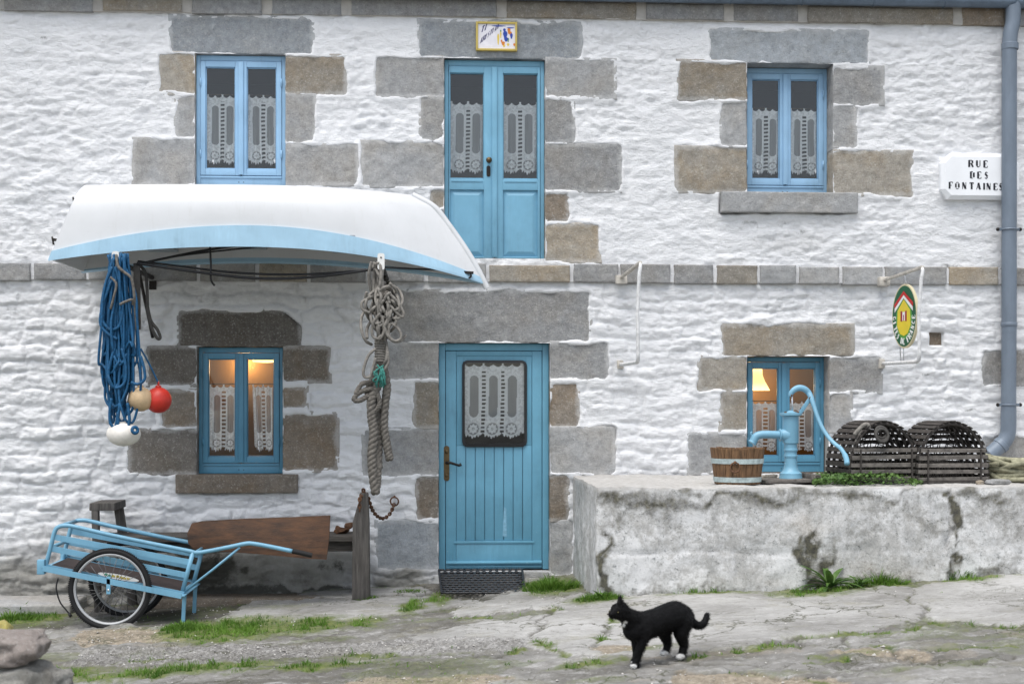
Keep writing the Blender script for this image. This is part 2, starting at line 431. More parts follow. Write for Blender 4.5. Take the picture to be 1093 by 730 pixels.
def wall_field(X, Z):
    h = rubble(X, Z)
    nz = .016 * fbm(X * 3.2, Z * 3.2, 0, 43, 2) + .011 * fbm(X * 9, Z * 9, 0, 41, 3) + .0025 * fbm(X * 28, Z * 28, 0, 42, 2)
    for (x0, zb, x1, zt, mt, nm, ext) in ST2:
        k = (X > x0 - .12) & (X < x1 + .12) & (Z > zb - .12) & (Z < zt + .12)
        x_, z_ = X[k], Z[k]
        rr = .022                                              # rounded corners
        qx = np.abs(x_ - (x0 + x1) / 2) - (x1 - x0) / 2 + rr; qz = np.abs(z_ - (zb + zt) / 2) - (zt - zb) / 2 + rr
        sd = -(np.hypot(np.maximum(qx, 0), np.maximum(qz, 0)) + np.minimum(np.maximum(qx, qz), 0) - rr)
        if nm == 'lintel' and mt == D_:                        # its upper right corner is cut off
            sd = np.minimum(sd, ((x1 - x_) * .75 + (zt - z_)) / 1.25 - .085)
        sd = sd + nz[k]
        near = sstep(-.07, -.008, sd)
        hh = h[k] * (1 - near) + (.011 + .6 * h[k]) * near    # limewash lapped up level with the stone
        h[k] = hh + (-.05 - hh) * sstep(-.004, .026, sd)
    k = (X > HOLE[0]) & (X < HOLE[2]) & (Z > HOLE[1]) & (Z < HOLE[3])
    h[k] = -.10
    return h
def lines(a, b, step, extra, lo, hi, coarse):
    base = np.concatenate([np.arange(lo, a, coarse), np.arange(a, b, step), np.arange(b, hi + coarse, coarse)])
    keep = np.ones(len(base), bool)
    for e in extra: keep &= np.abs(base - e) > step * .45
    return np.sort(np.concatenate([base[keep], extra]))
ex = sorted({v for o in OPEN.values() for v in (o[0], o[2])} | {HOLE[0], HOLE[2]})
ez = sorted({round(v, 5) for o in OPEN.values() for v in (o[1], o[3])} | {HOLE[1], HOLE[3]})
gx = lines(-4.1, 5.9, .0135, np.array(ex), -6.5, 8.5, .08); gz = lines(-.45, 4.86, .0135, np.array(ez), -.8, Z_TOP, .05)
X, Z = np.meshgrid(gx, gz)
H = wall_field(X.ravel(), Z.ravel()).reshape(X.shape)
cx, cz = (gx[:-1] + gx[1:]) / 2, (gz[:-1] + gz[1:]) / 2
CX, CZ = np.meshgrid(cx, cz); keep = np.ones(CX.shape, bool)
for o in OPEN.values(): keep &= ~((CX > o[0]) & (CX < o[2]) & (CZ > o[1]) & (CZ < o[3]))
def blobs(X, Z, lst, warp=.5, Y=0.0):
    g = np.zeros(X.shape)
    wx = X + .05 * warp * fbm(X * 7, Z * 7, 0, 51, 3); wz = Z + .05 * warp * fbm(X * 7, Z * 7, 0, 52, 3)
    for (px, py, rx, ry, a) in lst:
        p = P(px, py, Y); sx, sz = rx * (Y + DW) / 1500, ry * (Y + DW) / 1500
        g = np.maximum(g, a * np.exp(-(((wx - p.x) / sx) ** 2 + ((wz - p.z) / sz) ** 2)))
    return g
grime_shade = blobs(X, Z, [(20,625,60,40,1.1),(90,628,80,44,1.1),(130,600,60,34,.7),(180,625,90,50,1.2),(260,622,90,34,.9),(330,622,60,34,.85),(60,590,70,40,.5),(20,600,30,20,.55),(240,590,70,24,.5),
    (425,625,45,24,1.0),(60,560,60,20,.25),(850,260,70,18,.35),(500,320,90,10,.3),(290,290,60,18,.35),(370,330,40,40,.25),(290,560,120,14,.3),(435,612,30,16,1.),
    (700,510,60,10,.4),(1060,505,40,26,.55),(930,380,30,8,.4),(690,300,20,8,.3),(250,315,160,14,.35),(1060,560,60,40,.5),(20,470,60,90,.12),(110,420,60,100,.15)])  # wall grime, deepened under the bench to paint in the shade there
grime_shade = np.maximum(grime_shade, .10 * sstep(2.6, 1.2, Z) * sstep(.8, -2.5, X))
spot = blobs(X, Z, [(48,40,5,3,.5),(800,242,14,4,.45),(860,248,16,4,.45),(835,238,24,3,.4),(700,290,20,3,.4),(1015,285,22,4,.5),(985,400,14,4,.45),(1035,440,14,4,.5),
    (920,445,12,3,.4),(25,640,60,8,.5),(215,612,40,26,.75),(240,606,24,16,.6),(250,633,70,9,.8),(330,632,60,8,.8),(362,604,14,14,.5),(345,606,8,10,.5),(262,612,10,6,.6),(150,560,12,4,.3),(660,395,8,5,.4),(70,285,50,3,.3),
    (560,300,40,3,.3),(640,180,8,3,.3)], .8)
co = np.stack([X.ravel(), -H.ravel(), Z.ravel()], 1)
q = grid_quads(len(gx), len(gz), keep)
co, q, at = compact(co, q, {'grime_shade': grime_shade.ravel(), 'spot': spot.ravel()})
link_mesh('wall', np_mesh('wall', co, q, at), house, mats=[M['whitewash']])

# ---- dressed stones: proud, softly weathered blocks whose inner sides make the reveals
def stone_mesh(x0, zb, x1, zt, ext, depth=.34, front=.006, seed=0, cut=False, wash=False):
    e_ = [1] * 4 if wash else ext
    x0 -= ext[0]; x1 += ext[2]; zb -= ext[1]; zt += ext[3]
    nu = max(6, int((x1 - x0) / .018)); nv = max(5, int((zt - zb) / .018))
    u = np.linspace(x0, x1, nu); w = np.linspace(zb, zt, nv)
    rr = .009
    u = np.sort(np.concatenate([u, [x0 + rr * .3, x0 + rr, x1 - rr, x1 - rr * .3]])); w = np.sort(np.concatenate([w, [zb + rr * .3, zb + rr, zt - rr, zt - rr * .3]]))
    nu, nv = len(u), len(w); U, W = np.meshgrid(u, w)
    d = np.minimum(np.minimum(U - x0, x1 - U), np.minimum(W - zb, zt - W))
    roll = np.where(d < rr, rr - np.sqrt(np.maximum(rr * rr - (rr - d) ** 2, 0)), 0)
    h = front + .008 * fbm(U * 5, W * 5, seed * 3.1, 61, 3) + .003 * fbm(U * 22, W * 22, seed * 1.7, 62, 3) - roll
    if cut: h = h - .06 * sstep(.125, .105, ((x1 - U) * .75 + (zt - W)) / 1.25)
    edge = .006 * fbm(U * 10, W * 10, seed * 2.3, 63, 2) * sstep(.02, 0, d)
    Uj = U + np.where((U - x0 < 1e-6) & (ext[0] == 0), -np.abs(edge), 0) + np.where((x1 - U < 1e-6) & (ext[2] == 0), np.abs(edge), 0)
    Wj = W + np.where((W - zb < 1e-6) & (ext[1] == 0), np.abs(edge) * .8, 0)
    co = np.stack([Uj.ravel(), -h.ravel(), Wj.ravel()], 1); q = grid_quads(nu, nv)
    i = np.arange(nu * nv).reshape(nv, nu)
    loop = np.concatenate([i[0, :], i[1:, -1], i[-1, -2::-1], i[-2:0:-1, 0]])
    b = co[loop].copy(); b[:, 1] = depth; nb = len(loop); k0 = len(co)
    co = np.concatenate([co, b]); nx = np.roll(np.arange(nb), -1)
    sides = np.stack([loop, np.arange(nb) + k0, nx + k0, loop[nx]], 1)
    da = np.minimum(np.minimum(np.where(e_[0] > 0, U - x0, 9), np.where(e_[2] > 0, x1 - U, 9)), np.minimum(np.where(e_[1] > 0, W - zb, 9), np.where(e_[3] > 0, zt - W, 9)))
    ed = np.concatenate([sstep(.075, .012, da).ravel(), np.zeros(nb)])
    me = np_mesh('stone', co, np.concatenate([q, sides]), {'edge': ed}); me.set_sharp_from_angle(angle=math.radians(50)); return me
for k, (x0, zb, x1, zt, mt, nm, ext) in enumerate(ST2):
    sill = nm == 'sill'
    link_mesh(nm, stone_mesh(x0, zb, x1, zt, ext if not sill else [0, 0, 0, 0], .34, .055 if sill else .006, k, cut=(nm == 'lintel' and mt == D_)), house, mats=[M[mt]])
link_mesh('putlog_stone', stone_mesh(HOLE[0], HOLE[1], HOLE[2], HOLE[3], [0] * 4, .2, -.055, 99), house, mats=[M['granite_brown']])
# string course: a projecting ledge of granite blocks bedded in mortar
zs0, zs1 = P(600, 302.5).z, P(600, 283.5).z
js = [-60, -14, 36, 94, 150, 212, 275, 330, 392, 455, 520, 610, 661, 717, 763, 809, 850, 897, 942, 1010, 1066, 1120, 1190]
for a, b in zip(js[:-1], js[1:]):
    x0, x1 = P(a, 292).x + .012 + random.uniform(0, .012), P(b, 292).x - .012 - random.uniform(0, .012)
    link_mesh('string_course_stone', stone_mesh(x0, zs0 + random.uniform(-.008, .008), x1, zs1 + random.uniform(-.01, .012), [0] * 4, .1, .045 + random.uniform(-.010, .010), 200 + a), house, mats=[M[random.choice([G_, G_, G_, T_])]])
mb = MB(); mb.box(P(-60, 292).x, P(1190, 292).x, -.018, .05, zs0 + .012, zs1 - .012); mb.build('string_course_mortar', M['whitewash'], house)
# cornice under the eaves
zc0, zc1 = P(500, 20).z, P(500, 1).z
jc = [-60, 0, 105, 200, 285, 370, 535, 684, 777, 856, 1021, 1076, 1180]
mb = MB(); mb.box(P(-60, 10).x, P(1180, 10).x, -.02, .1, zc0 + .006, Z_TOP - .003); mb.build('cornice_mortar', M['joint_mortar'], house)
for k, (a, b) in enumerate(zip(jc[:-1], jc[1:])):
    g = .045
    link_mesh('cornice_stone', stone_mesh(P(a, 10).x + g, zc0 + random.uniform(-.006, .012), P(b, 10).x - g, zc1 + random.uniform(-.012, .01), [0] * 4, .1, .034 + random.uniform(-.006, .006), 300 + k), house, mats=[M[[G_, G_, T_, G_, G_, G_, T_, G_, G_, T_, N_, G_][k]]])

# reveals, floor slabs and the rooms behind
for nme, o in OPEN.items():
    e = .008; mb = MB()
    mb.box(o[0] - .05, o[0] - e, .012, .44, o[1] - .05, o[3] + .05); mb.box(o[2] + e, o[2] + .05, .012, .44, o[1] - .05, o[3] + .05)
    mb.box(o[0] - e, o[2] + e, .012, .44, o[3] + e, o[3] + .05); mb.box(o[0] - e, o[2] + e, .012, .44, o[1] - .05, o[1] - e)
    mb.build('reveal', M['joint_mortar'], house)
pass
xa, xb = -6.3, 8.3
px1, px2 = P(385, 400).x, P(690, 400).x
def shell(mb, x0, x1, z0, z1, y1=3.2):
    w = .05
    mb.box(x0, x1, y1, y1 + w, z0, z1)                       # back
    mb.box(x0, x0 + w, .46, y1, z0, z1); mb.box(x1 - w, x1, .46, y1, z0, z1)
    mb.box(x0 + w, x1 - w, .46, y1, z0, z0 + w); mb.box(x0 + w, x1 - w, .46, y1, z1 - w, z1)
    # inner face of the front wall, pierced by the openings that fall inside
    os_ = [o for o in OPEN.values() if o[0] > x0 and o[2] < x1 and o[1] > z0 - .2 and o[3] < z1]
    xs = [x0 + w] + [v for o in sorted(os_) for v in (o[0] - .05, o[2] + .05)] + [x1 - w]
    for i in range(0, len(xs), 2): mb.box(xs[i], xs[i + 1], .44, .46, z0 + w, z1 - w)
    for o in os_:
        mb.box(o[0] - .05, o[2] + .05, .44, .46, z0 + w, max(o[1] - .05, z0 + w + .01)); mb.box(o[0] - .05, o[2] + .05, .44, .46, o[3] + .05, z1 - w)
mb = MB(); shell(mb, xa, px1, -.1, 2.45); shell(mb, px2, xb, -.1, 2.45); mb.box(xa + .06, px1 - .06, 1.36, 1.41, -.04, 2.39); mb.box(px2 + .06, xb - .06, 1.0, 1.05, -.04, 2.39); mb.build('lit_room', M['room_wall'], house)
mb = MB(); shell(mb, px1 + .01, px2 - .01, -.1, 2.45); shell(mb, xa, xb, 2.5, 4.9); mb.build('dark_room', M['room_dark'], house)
# roof and gutter
mb = MB()
nr = 16
for i in range(nr):                                            # overlapping slate courses
    y0, z0 = -.16 + i * .30, Z_TOP + .05 + i * .27
    mb.add([(xa - .2, y0, z0), (xb + .2, y0, z0), (xb + .2, y0 + .33, z0 + .297), (xa - .2, y0 + .33, z0 + .297),
            (xa - .2, y0 - .01, z0 + .016), (xb + .2, y0 - .01, z0 + .016), (xb + .2, y0 + .33, z0 + .305), (xa - .2, y0 + .33, z0 + .305)],
           [(0, 1, 2, 3), (7, 6, 5, 4), (0, 4, 5, 1), (2, 6, 7, 3), (1, 5, 6, 2), (3, 7, 4, 0)])
mb.build('roof', M['slate'], house)
mb = MB(); zg = P(700, 1.5, -.12).z + .055; rg = .06
arc = [(-.10 - rg * math.cos(q) * 1.0, zg - rg * math.sin(q)) for q in np.linspace(0, PI, 11)]
arc = arc + [(y * .98 - .002, z + .004) for y, z in arc[::-1]]
mb.prism(arc, lambda a, b, t: (t, a, b), xa, xb); mb.build('gutter', M['zinc'], house, smooth='auto')
mb = MB(); x = -5.5
while x < 8: mb.bar((x, -.17, zg + .004), (x, -.02, zg + .03), .02, .006); mb.torus((x, -.10, zg), (1, 0, 0), rg + .003, .004, 20, 6); x += .62
mb.build('gutter_bracket', M['zinc'], house)
mb = MB(); mb.box(OPEN['fd'][0] + .01, OPEN['fd'][2] - .01, -.10, .3, OPEN['fd'][1] - .12, OPEN['fd'][1] - .006)
mb.build('threshold', M['granite_grey'], house, bevel=.012, noise=.004, smooth=True)

# ---- windows
def frame_ring(mb, x0, z0, x1, z1, y0, y1, w, wb=None, wt=None):
    wb = wb or w; wt = wt or w
    mb.box(x0, x0 + w, y0, y1, z0, z1); mb.box(x1 - w, x1, y0, y1, z0, z1)
    mb.box(x0 + w, x1 - w, y0, y1, z0, z0 + wb); mb.box(x0 + w, x1 - w, y0, y1, z1 - wt, z1)
def lace(name, x0, z0, x1, z1, y, ncol, label, folds=.017, fall=0, shrink=0, mess=0, seed=0):
    nu, nv = 90, 190
    u, v = np.meshgrid(np.linspace(0, 1, nu), np.linspace(0, 1, nv))
    W, Hh = x1 - x0, z1 - z0
    col = (u + .03 * math.sin(seed * 2.1) + .022 * np.sin(v * 3.2 + seed) * (1 - v)) * ncol * (1 + .04 * math.cos(seed * 1.7)); k = np.floor(np.clip(col, 0, ncol - 1e-6)); cu = col - k - .5           # -0.5..0.5 in the column
    cw = W / ncol; X_, Z_ = cu * cw, v * Hh
    den = .80 + .20 * (fbm(u * W * 90, v * Hh * 90, seed, 71, 2) > .05)
    # long oval with open net inside
    cz0, cz1 = .30 * Hh, .86 * Hh; rad = cw * .30
    dd = np.hypot(X_, Z_ - np.clip(Z_, cz0 + rad, cz1 - rad)) / rad
    den = np.where(dd < .80, .34, den); den = np.where((dd > .78) & (dd < 1.08), .93, den)
    dsc = np.hypot(X_, Z_ - .17 * Hh) / (cw * .27); ang = np.arctan2(Z_ - .17 * Hh, X_)
    den = np.where(dsc < 1.25, .35, den); den = np.where((dsc < .85 + .12 * np.cos(ang * 8)) & (dsc > .25), .95, den); den = np.where(dsc < .14, .9, den)
    den = np.where((dsc > 1.12) & (dsc < 1.3), .85, den)
    # ladders between the columns: dark slot crossed by picots
    e = np.minimum(cu + .5, .5 - cu); inner = (k + np.sign(cu) * .5 + .5 > .3) & (k + np.sign(cu) * .5 + .5 < ncol - .3)
    inner = ((cu < 0) & (k > 0)) | ((cu > 0) & (k < ncol - 1))
    ph = (v * Hh / .034) % 1
    slot = inner & (e * cw < .017) & (v < .92)
    den = np.where(slot, np.where((ph < .5), .9, .03), den)
    den = np.where(inner & (e * cw < .026) & (e * cw >= .017) & (v < .92), .95, den)
    # scalloped foot and head
    foot = (.055 + .05 * np.abs(cu) * 2 * (1 - .3 * np.cos(cu * 18))) * 1.0
    den = np.where(v < foot + .012 * np.sin(cu * 40), 0.0, den)
    head = .985 - .03 * np.abs(np.sin(cu * PI * 2.0))
    den = np.where(v > head, 0, den); den = np.where((v > .90) & (v <= head), .78 + .2 * (fbm(u * W * 60, v * Hh * 60, 3, 73, 2) > 0), den)
    den = np.where((v > .975), np.where(np.abs(cu) > .44, .9, den), den)
    yy = y + folds * np.sin(u * PI * 2 * ncol * 1.5 + .6 * np.sin(v * 3 + seed)) * (1.1 - v) + .004 * fbm(u * 9, v * 4, seed, 74, 2)
    uu = u
    if shrink:                                                   # gathered: the free edge hangs in towards the foot
        uu = shrink + (1 - shrink - .06) * u + .10 * (1 - v) * (1 - u) ; yy = yy + .03 * np.sin(u * 22) * .5
    co = np.stack([(x0 + uu * W).ravel(), yy.ravel(), (z0 + v * Hh).ravel()], 1)
    me = np_mesh('lace_curtain', co, grid_quads(nu, nv), {'thread': np.clip(den, 0, 1)})
    o = link_mesh('lace_curtain', me, origin=((x0 + x1) / 2, y, z0), mats=[M['lace']])
    return tag(o, label, 'curtain', 'lace curtains in the windows')
def window(key, mat, labels, top_gap=.0, sashbot=.08, lacetop=.68, lacekw=({}, {}), sill_rail=.085):
    o = OPEN[key]; y = FRY[key]; x0, z0, x1, z1 = o[0] + .004, o[1] + .003, o[2] - .004, o[3] - .003
    fb = MB(); frame_ring(fb, x0, z0, x1, z1, y, y + .07, .034, sill_rail, .045)
    fb.box(x0 + .034, x1 - .034, y - .012, y - .002, z0 + sill_rail - .02, z0 + sill_rail - .004)
    win = fb.build('window', mat, house, bevel=.004, smooth=True)
    mid = (x0 + x1) / 2; sx = [(x0 + .036, mid - .006), (mid + .006, x1 - .036)]
    zb, zt = z0 + sill_rail + .003, z1 - .048
    for i, (a, b) in enumerate(sx):
        sb = MB(); frame_ring(sb, a, zb, b, zt, y - .010, y + .045, .042, .055, .050)
        frame_ring(sb, a + .043, zb + .056, b - .043, zt - .051, y + .004, y + .03, .007)
        sb.build('sash', mat, win, bevel=.005, smooth=True)
        MB().box(a + .040, b - .040, y + .018, y + .022, zb + .053, zt - .048).build('pane', M['glass'], win)
        gz0, gz1 = zb + .055, zt - .050
        lace('c', a + .048, gz0 + .012, b - .048, gz0 + (gz1 - gz0) * lacetop, y + .036, 2, labels[i], seed=i * 3 + int(x0 * 5) % 11, **lacekw[i])
        rd = MB(); rd.tube([(a + .04, y + .062, gz0 + (gz1 - gz0) * (lacetop + .003)), (b - .04, y + .062, gz0 + (gz1 - gz0) * (lacetop + .003))], .004, 8); rd.build('curtain_rod', M['bronze'], win, smooth=True)
    cb = MB(); cb.box(mid - .021, mid + .021, y - .024, y - .0105, zb + .004, zt - .004); cb.build('astragal', mat, win, bevel=.005, smooth=True)
    for hx in (x0 + .037, x1 - .037):
        for hz in (zb + .18, zt - .18): MB().tube([(hx, y - .014, hz - .035), (hx, y - .014, hz + .035)], .007, 8).build('hinge', mat, win, smooth=True)
    wb = MB()
    for d in (-.02, .02): wb.box(mid + d - .005, mid + d + .005, y - .0015, y + .01, z0 + .028, z0 + .034)
    wb.build('weep_hole', M['black_trim'], win)
    return win
window('ul', M['blue_window_upper'], ('white lace curtain in the left sash of the upper window above the boat', 'white lace curtain in the right sash of the upper window above the boat'), lacetop=.74)
window('ur', M['blue_window_upper'], ('pale lace curtain in the left sash of the upper window near the street sign', 'pale lace curtain in the right sash of the upper window near the street sign'), lacetop=.72)
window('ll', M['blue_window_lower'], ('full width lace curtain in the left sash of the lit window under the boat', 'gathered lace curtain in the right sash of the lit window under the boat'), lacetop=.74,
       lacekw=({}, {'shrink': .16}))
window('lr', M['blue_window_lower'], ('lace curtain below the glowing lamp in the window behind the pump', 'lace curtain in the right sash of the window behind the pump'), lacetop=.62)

# ---- upper french door
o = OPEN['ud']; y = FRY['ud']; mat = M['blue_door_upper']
x0, z0, x1, z1 = o[0] + .004, o[1] + .003, o[2] - .004, o[3] - .003
fb = MB(); fb.box(x0, x0 + .034, y, y + .07, z0, z1); fb.box(x1 - .034, x1, y, y + .07, z0, z1); fb.box(x0 + .034, x1 - .034, y, y + .07, z1 - .05, z1)
ud = fb.build('door', mat, house, bevel=.004, smooth=True)
mid = (x0 + x1) / 2
gt, gb = P(528, 77).z, P(528, 190).z; pt, pb = P(528, 202).z, P(528, 273.5).z
for i, (a, b) in enumerate(((x0 + .037, mid - .006), (mid + .006, x1 - .037))):
    ia, ib = ((P(480, 130, y).x, P(516.5, 130, y).x), (P(536.8, 130, y).x, P(574, 130, y).x))[i]
    mb = MB(); mb.box(a, ia, y - .01, y + .04, z0 + .004, z1 - .053); mb.box(ib, b, y - .01, y + .04, z0 + .004, z1 - .053)
    mb.box(ia, ib, y - .01, y + .04, gt, z1 - .053); mb.box(ia, ib, y - .01, y + .04, pt, gb); mb.box(ia, ib, y - .01, y + .04, z0 + .004, pb)
    frame_ring(mb, ia + .001, gb + .001, ib - .001, gt - .001, y + .002, y + .03, .006)
    mb.box(ia + .012, ib - .012, y - .016, y - .0102, gb - .03, gb - .012)
    mb.build('leaf', mat, ud, bevel=.005, smooth=True)
    mb = MB(); mb.box(ia, ib, y + .012, y + .03, pb, pt); mb.build('panel', mat, ud)
    mb = MB()
    q = .045
    vs = [(ia + .006, y + .0118, pb + .006), (ib - .006, y + .0118, pb + .006), (ib - .006, y + .0118, pt - .006), (ia + .006, y + .0118, pt - .006)]
    vi = [(ia + q, y - .002, pb + q), (ib - q, y - .002, pb + q), (ib - q, y - .002, pt - q), (ia + q, y - .002, pt - q)]
    mb.add(vs + vi, [(0, 1, 5, 4), (1, 2, 6, 5), (2, 3, 7, 6), (3, 0, 4, 7), (4, 5, 6, 7)]); mb.build('raised_field', mat, ud)
    MB().box(ia, ib, y + .016, y + .020, gb, gt).build('pane', M['glass'], ud)
    lace('c', ia + .008, gb + .02, ib - .008, gb + (gt - gb) * .745, y + .06, 2, ('white lace curtain in the left leaf of the upstairs door', 'white lace curtain in the right leaf of the upstairs door')[i], seed=20 + i)
mb = MB(); mb.box(mid - .022, mid + .022, y - .026, y - .0105, z0 + .01, z1 - .056); mb.build('astragal', mat, ud, bevel=.006, smooth=True)
kp = P(521.8, 171.7, y - .03)
mb = MB(); mb.lathe([(.016, 0), (.018, .006), (.008, .012), (.008, .03), (.02, .04), (.026, .052), (.022, .064), (.006, .07)], (kp.x, y - .011, kp.z), (0, -1, 0), 16); mb.build('knob', M['bronze'], ud, smooth=True)
kp = P(521.3, 183.2, y); mb = MB(); mb.prism([(math.cos(t) * .017, math.sin(t) * .017 + (.03 if math.sin(t) > 0 else -.03)) for t in np.linspace(0, 2 * PI, 20, endpoint=False)], lambda a, b, t: (kp.x + a, t, kp.z + b), y - .016, y - .0101)
mb.build('escutcheon', M['dark_iron'], ud)

# ---- front door
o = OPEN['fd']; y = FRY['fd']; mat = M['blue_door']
x0, z0, x1, z1 = o[0] + .004, o[1] + .003, o[2] - .004, o[3] - .003
fb = MB(); fw = .055
fb.box(x0, x0 + fw, y, y + .09, z0, z1); fb.box(x1 - fw, x1, y, y + .09, z0, z1); fb.box(x0 + fw, x1 - fw, y, y + .09, z1 - .06, z1)
fd = fb.build('door', mat, house, bevel=.006, smooth=True)
def px(v): return P(v, 480, y).x
def pz(v): return P(528, v, y).z
a, b = x0 + fw + .004, x1 - fw - .004; zt = z1 - .064; zl = z0 + .006
ba, bb = px(487), px(568); bz0, bz1 = pz(577), pz(380)
ga, gb_, gz0, gz1 = px(493.3), px(562.5), pz(477), pz(384.5)
mb = MB(); mb.box(a, ba, y + .006, y + .05, zl, zt); mb.box(bb, b, y + .006, y + .05, zl, zt); mb.box(ba, bb, y + .006, y + .05, zl, bz0); mb.box(ba, bb, y + .006, y + .05, bz1, zt)
mb.build('leaf', mat, fd, bevel=.006, smooth=True)
mb = MB(); nb = 8; wv = (bb - ba) / nb                          # tongued boards; those behind the light stop below and above it
for i in range(nb):
    l, r_ = ba + i * wv + .0022, ba + (i + 1) * wv - .0022
    mb.box(l, r_, y + .013, y + .04, bz0 + .001, gz0 + .012)
mb.box(ba + .0022, ga + .01, y + .013, y + .04, gz0 + .013, bz1 - .001) if ga + .01 > ba + .004 else None
mb.box(gb_ - .01, bb - .0022, y + .013, y + .04, gz0 + .013, bz1 - .001) if gb_ - .01 < bb - .004 else None
mb.build('boarding', mat, fd, bevel=.004, smooth=True)
mb = MB(); mb.box(ba, bb, y + .0405, y + .05, bz0, gz0); mb.box(ba, bb, y + .0155, y + .05, gz1 - .012, bz1); mb.box(ga + .012, gb_ - .012, y + .013, y + .0154, gz1 - .010, bz1 - .002); mb.build('backing', mat, fd)
mb = MB()
mb.box(ba - .02, bb + .02, y - .004, y + .0055, bz0 - .022, bz0 - .002)
zd = pz(598)
mb.prism([(0, 0), (-.034, -.012), (-.034, -.024), (0, -.026)], lambda a_, b_, t: (t, y + .0055 + a_, zd + b_), a + .002, b - .002)
mb.box(a + .002, b - .002, y - .010, y + .0055, zd - .056, zd - .046)
mb.build('weatherboard', mat, fd, bevel=.003, smooth=True)
def rrect(x0, z0, x1, z1, r, n=6):
    pts = []
    for cx_, cz_, s in ((x1 - r, z1 - r, 0), (x0 + r, z1 - r, 90), (x0 + r, z0 + r, 180), (x1 - r, z0 + r, 270)):
        for k in range(n + 1):
            q = math.radians(s + 90 * k / n); pts.append((cx_ + r * math.cos(q), cz_ + r * math.sin(q)))
    return pts
po = rrect(ga, gz0, gb_, gz1, .05); pi_ = rrect(ga + .022, gz0 + .03, gb_ - .022, gz1 - .022, .03); m_ = len(po)
mb = MB()
vs = [(x, y - .006, z) for x, z in po] + [(x, y - .010, z) for x, z in pi_] + [(x, y + .03, z) for x, z in po] + [(x, y + .03, z) for x, z in pi_]
fs = []
for i in range(m_):
    j = (i + 1) % m_
    fs += [(i, j, m_ + j, m_ + i), (i, 2 * m_ + i, 2 * m_ + j, j), (m_ + i, m_ + j, 3 * m_ + j, 3 * m_ + i)]
mb.add(vs, fs); mb.build('glazing_frame', M['black_trim'], fd)
MB().box(ga + .02, gb_ - .02, y + .010, y + .014, gz0 + .028, gz1 - .02).build('pane', M['glass'], fd)
lace('c', ga + .024, gz0 + .040, gb_ - .024, gz1 - .024, y + .024, 3, 'three panel white lace curtain behind the small light of the front door', folds=.005, seed=33)
mb = MB(); mb.prism([(px(536.5), pz(572)), (px(541), pz(573)), (px(540.5), pz(543)), (px(538), pz(541))], lambda a_, b_, t: (a_, t, b_), y + .0118, y + .0135); mb.build('scuff_mark', M['boat_scuff'], fd)
# handle with long plate
mb = MB(); hx = px(476.7)
mb.prism(rrect(hx - .024, pz(513), hx + .024, pz(475.6), .022), lambda a_, b_, t: (a_, t, b_), y - .002, y + .0055)
for zz in (pz(482), pz(507)): mb.lathe([(.014, 0), (.016, .004), (.010, .009), (.002, .010)], (hx, y - .002, zz), (0, -1, 0), 12)
hp = mb.build('handle', M['bronze'], fd)
mb = MB(); zz = pz(493.5)
mb.tube([(hx, y, zz), (hx, y - .05, zz), (hx + .03, y - .056, zz + .002), (hx + .075, y - .056, zz - .012), (hx + .105, y - .055, zz - .022), (hx + .125, y - .055, zz - .012)], [.013, .013, .012, .010, .011, .015], 10)
mb.build('lever', M['dark_iron'], fd, smooth=True)

# ---- lamps seen through the panes
def point(loc, e, col=(1, .62, .28), r=.08):
    l = bpy.data.lights.new('lamp_bulb', 'POINT'); l.energy = e; l.color = col; l.shadow_soft_size = r
    ob = bpy.data.objects.new('lamp_bulb', l); COL.objects.link(ob); ob.location = loc; return ob
c = P(283, 383, 1.14)
lp = empty('ceiling_lamp', c, 'lit yellow ceiling lamp seen through the window under the boat', 'lamp')
mb = MB(); mb.lathe([(.02, .03), (.12, .012), (.125, -.01), (.11, -.03), (.04, -.035)], c, n=24); mb.build('lamp_shade', M['lamp_glow'], lp, smooth=True)
mb = MB(); mb.tube([c + Vector((0, 0, .02)), Vector((c.x, c.y, 2.4))], .006, 6); mb.build('cord', M['black_trim'], lp)
b1 = point(c + Vector((-.2, .12, -.03)), 5); b1.parent = lp; b1.location = (-.20, .12, -.03)
c = P(808, 409, .55)
lp = empty('hanging_lamp', c, 'glowing flared fabric lamp behind the left pane of the window by the pump', 'lamp')
mb = MB(); mb.lathe([(.046, .135), (.050, .075), (.070, .02), (.097, -.03), (.115, -.065)], c, n=28, cap=False); mb.build('lamp_shade', M['lamp_glow'], lp, smooth=True)
mb = MB(); mb.tube([c + Vector((0, 0, .15)), Vector((c.x, c.y, 2.4))], .006, 6); mb.build('cord', M['black_trim'], lp)
b2 = point(c + Vector((0, .12, .0)), 7); b2.parent = lp; b2.location = (0, .13, 0)
# ================================================================== ground
GC = np.array([(.5,.0,-.02),(.4,-.65,-.115),(1.0,-.5,-.05),(-.55,-.5,-.155),(-2.9,-1.2,-.25),(-2.9,-.6,-.25),(-3.6,-.5,-.29),(-1.8,-.5,-.2),(1.2,-1.75,.015),(3.,-1.75,.08),(4.7,-1.75,.16),
               (1.1,-4.3,.0),(-2.5,-5,-.3),(3.,-5,.07),(0,-5,-.11),(-1,-2.5,-.17),(.8,-2.5,-.05),(3,-3,.08)])
A_ = np.c_[GC[:, 0], GC[:, 1], np.ones(len(GC))]; PL = np.linalg.lstsq(A_, GC[:, 2], rcond=None)[0]; RES = GC[:, 2] - A_ @ PL
RW_ = np.linalg.solve(np.exp(-np.hypot(GC[:, None, 0] - GC[None, :, 0], GC[:, None, 1] - GC[None, :, 1]) / .9) + np.eye(len(GC)) * .03, RES)
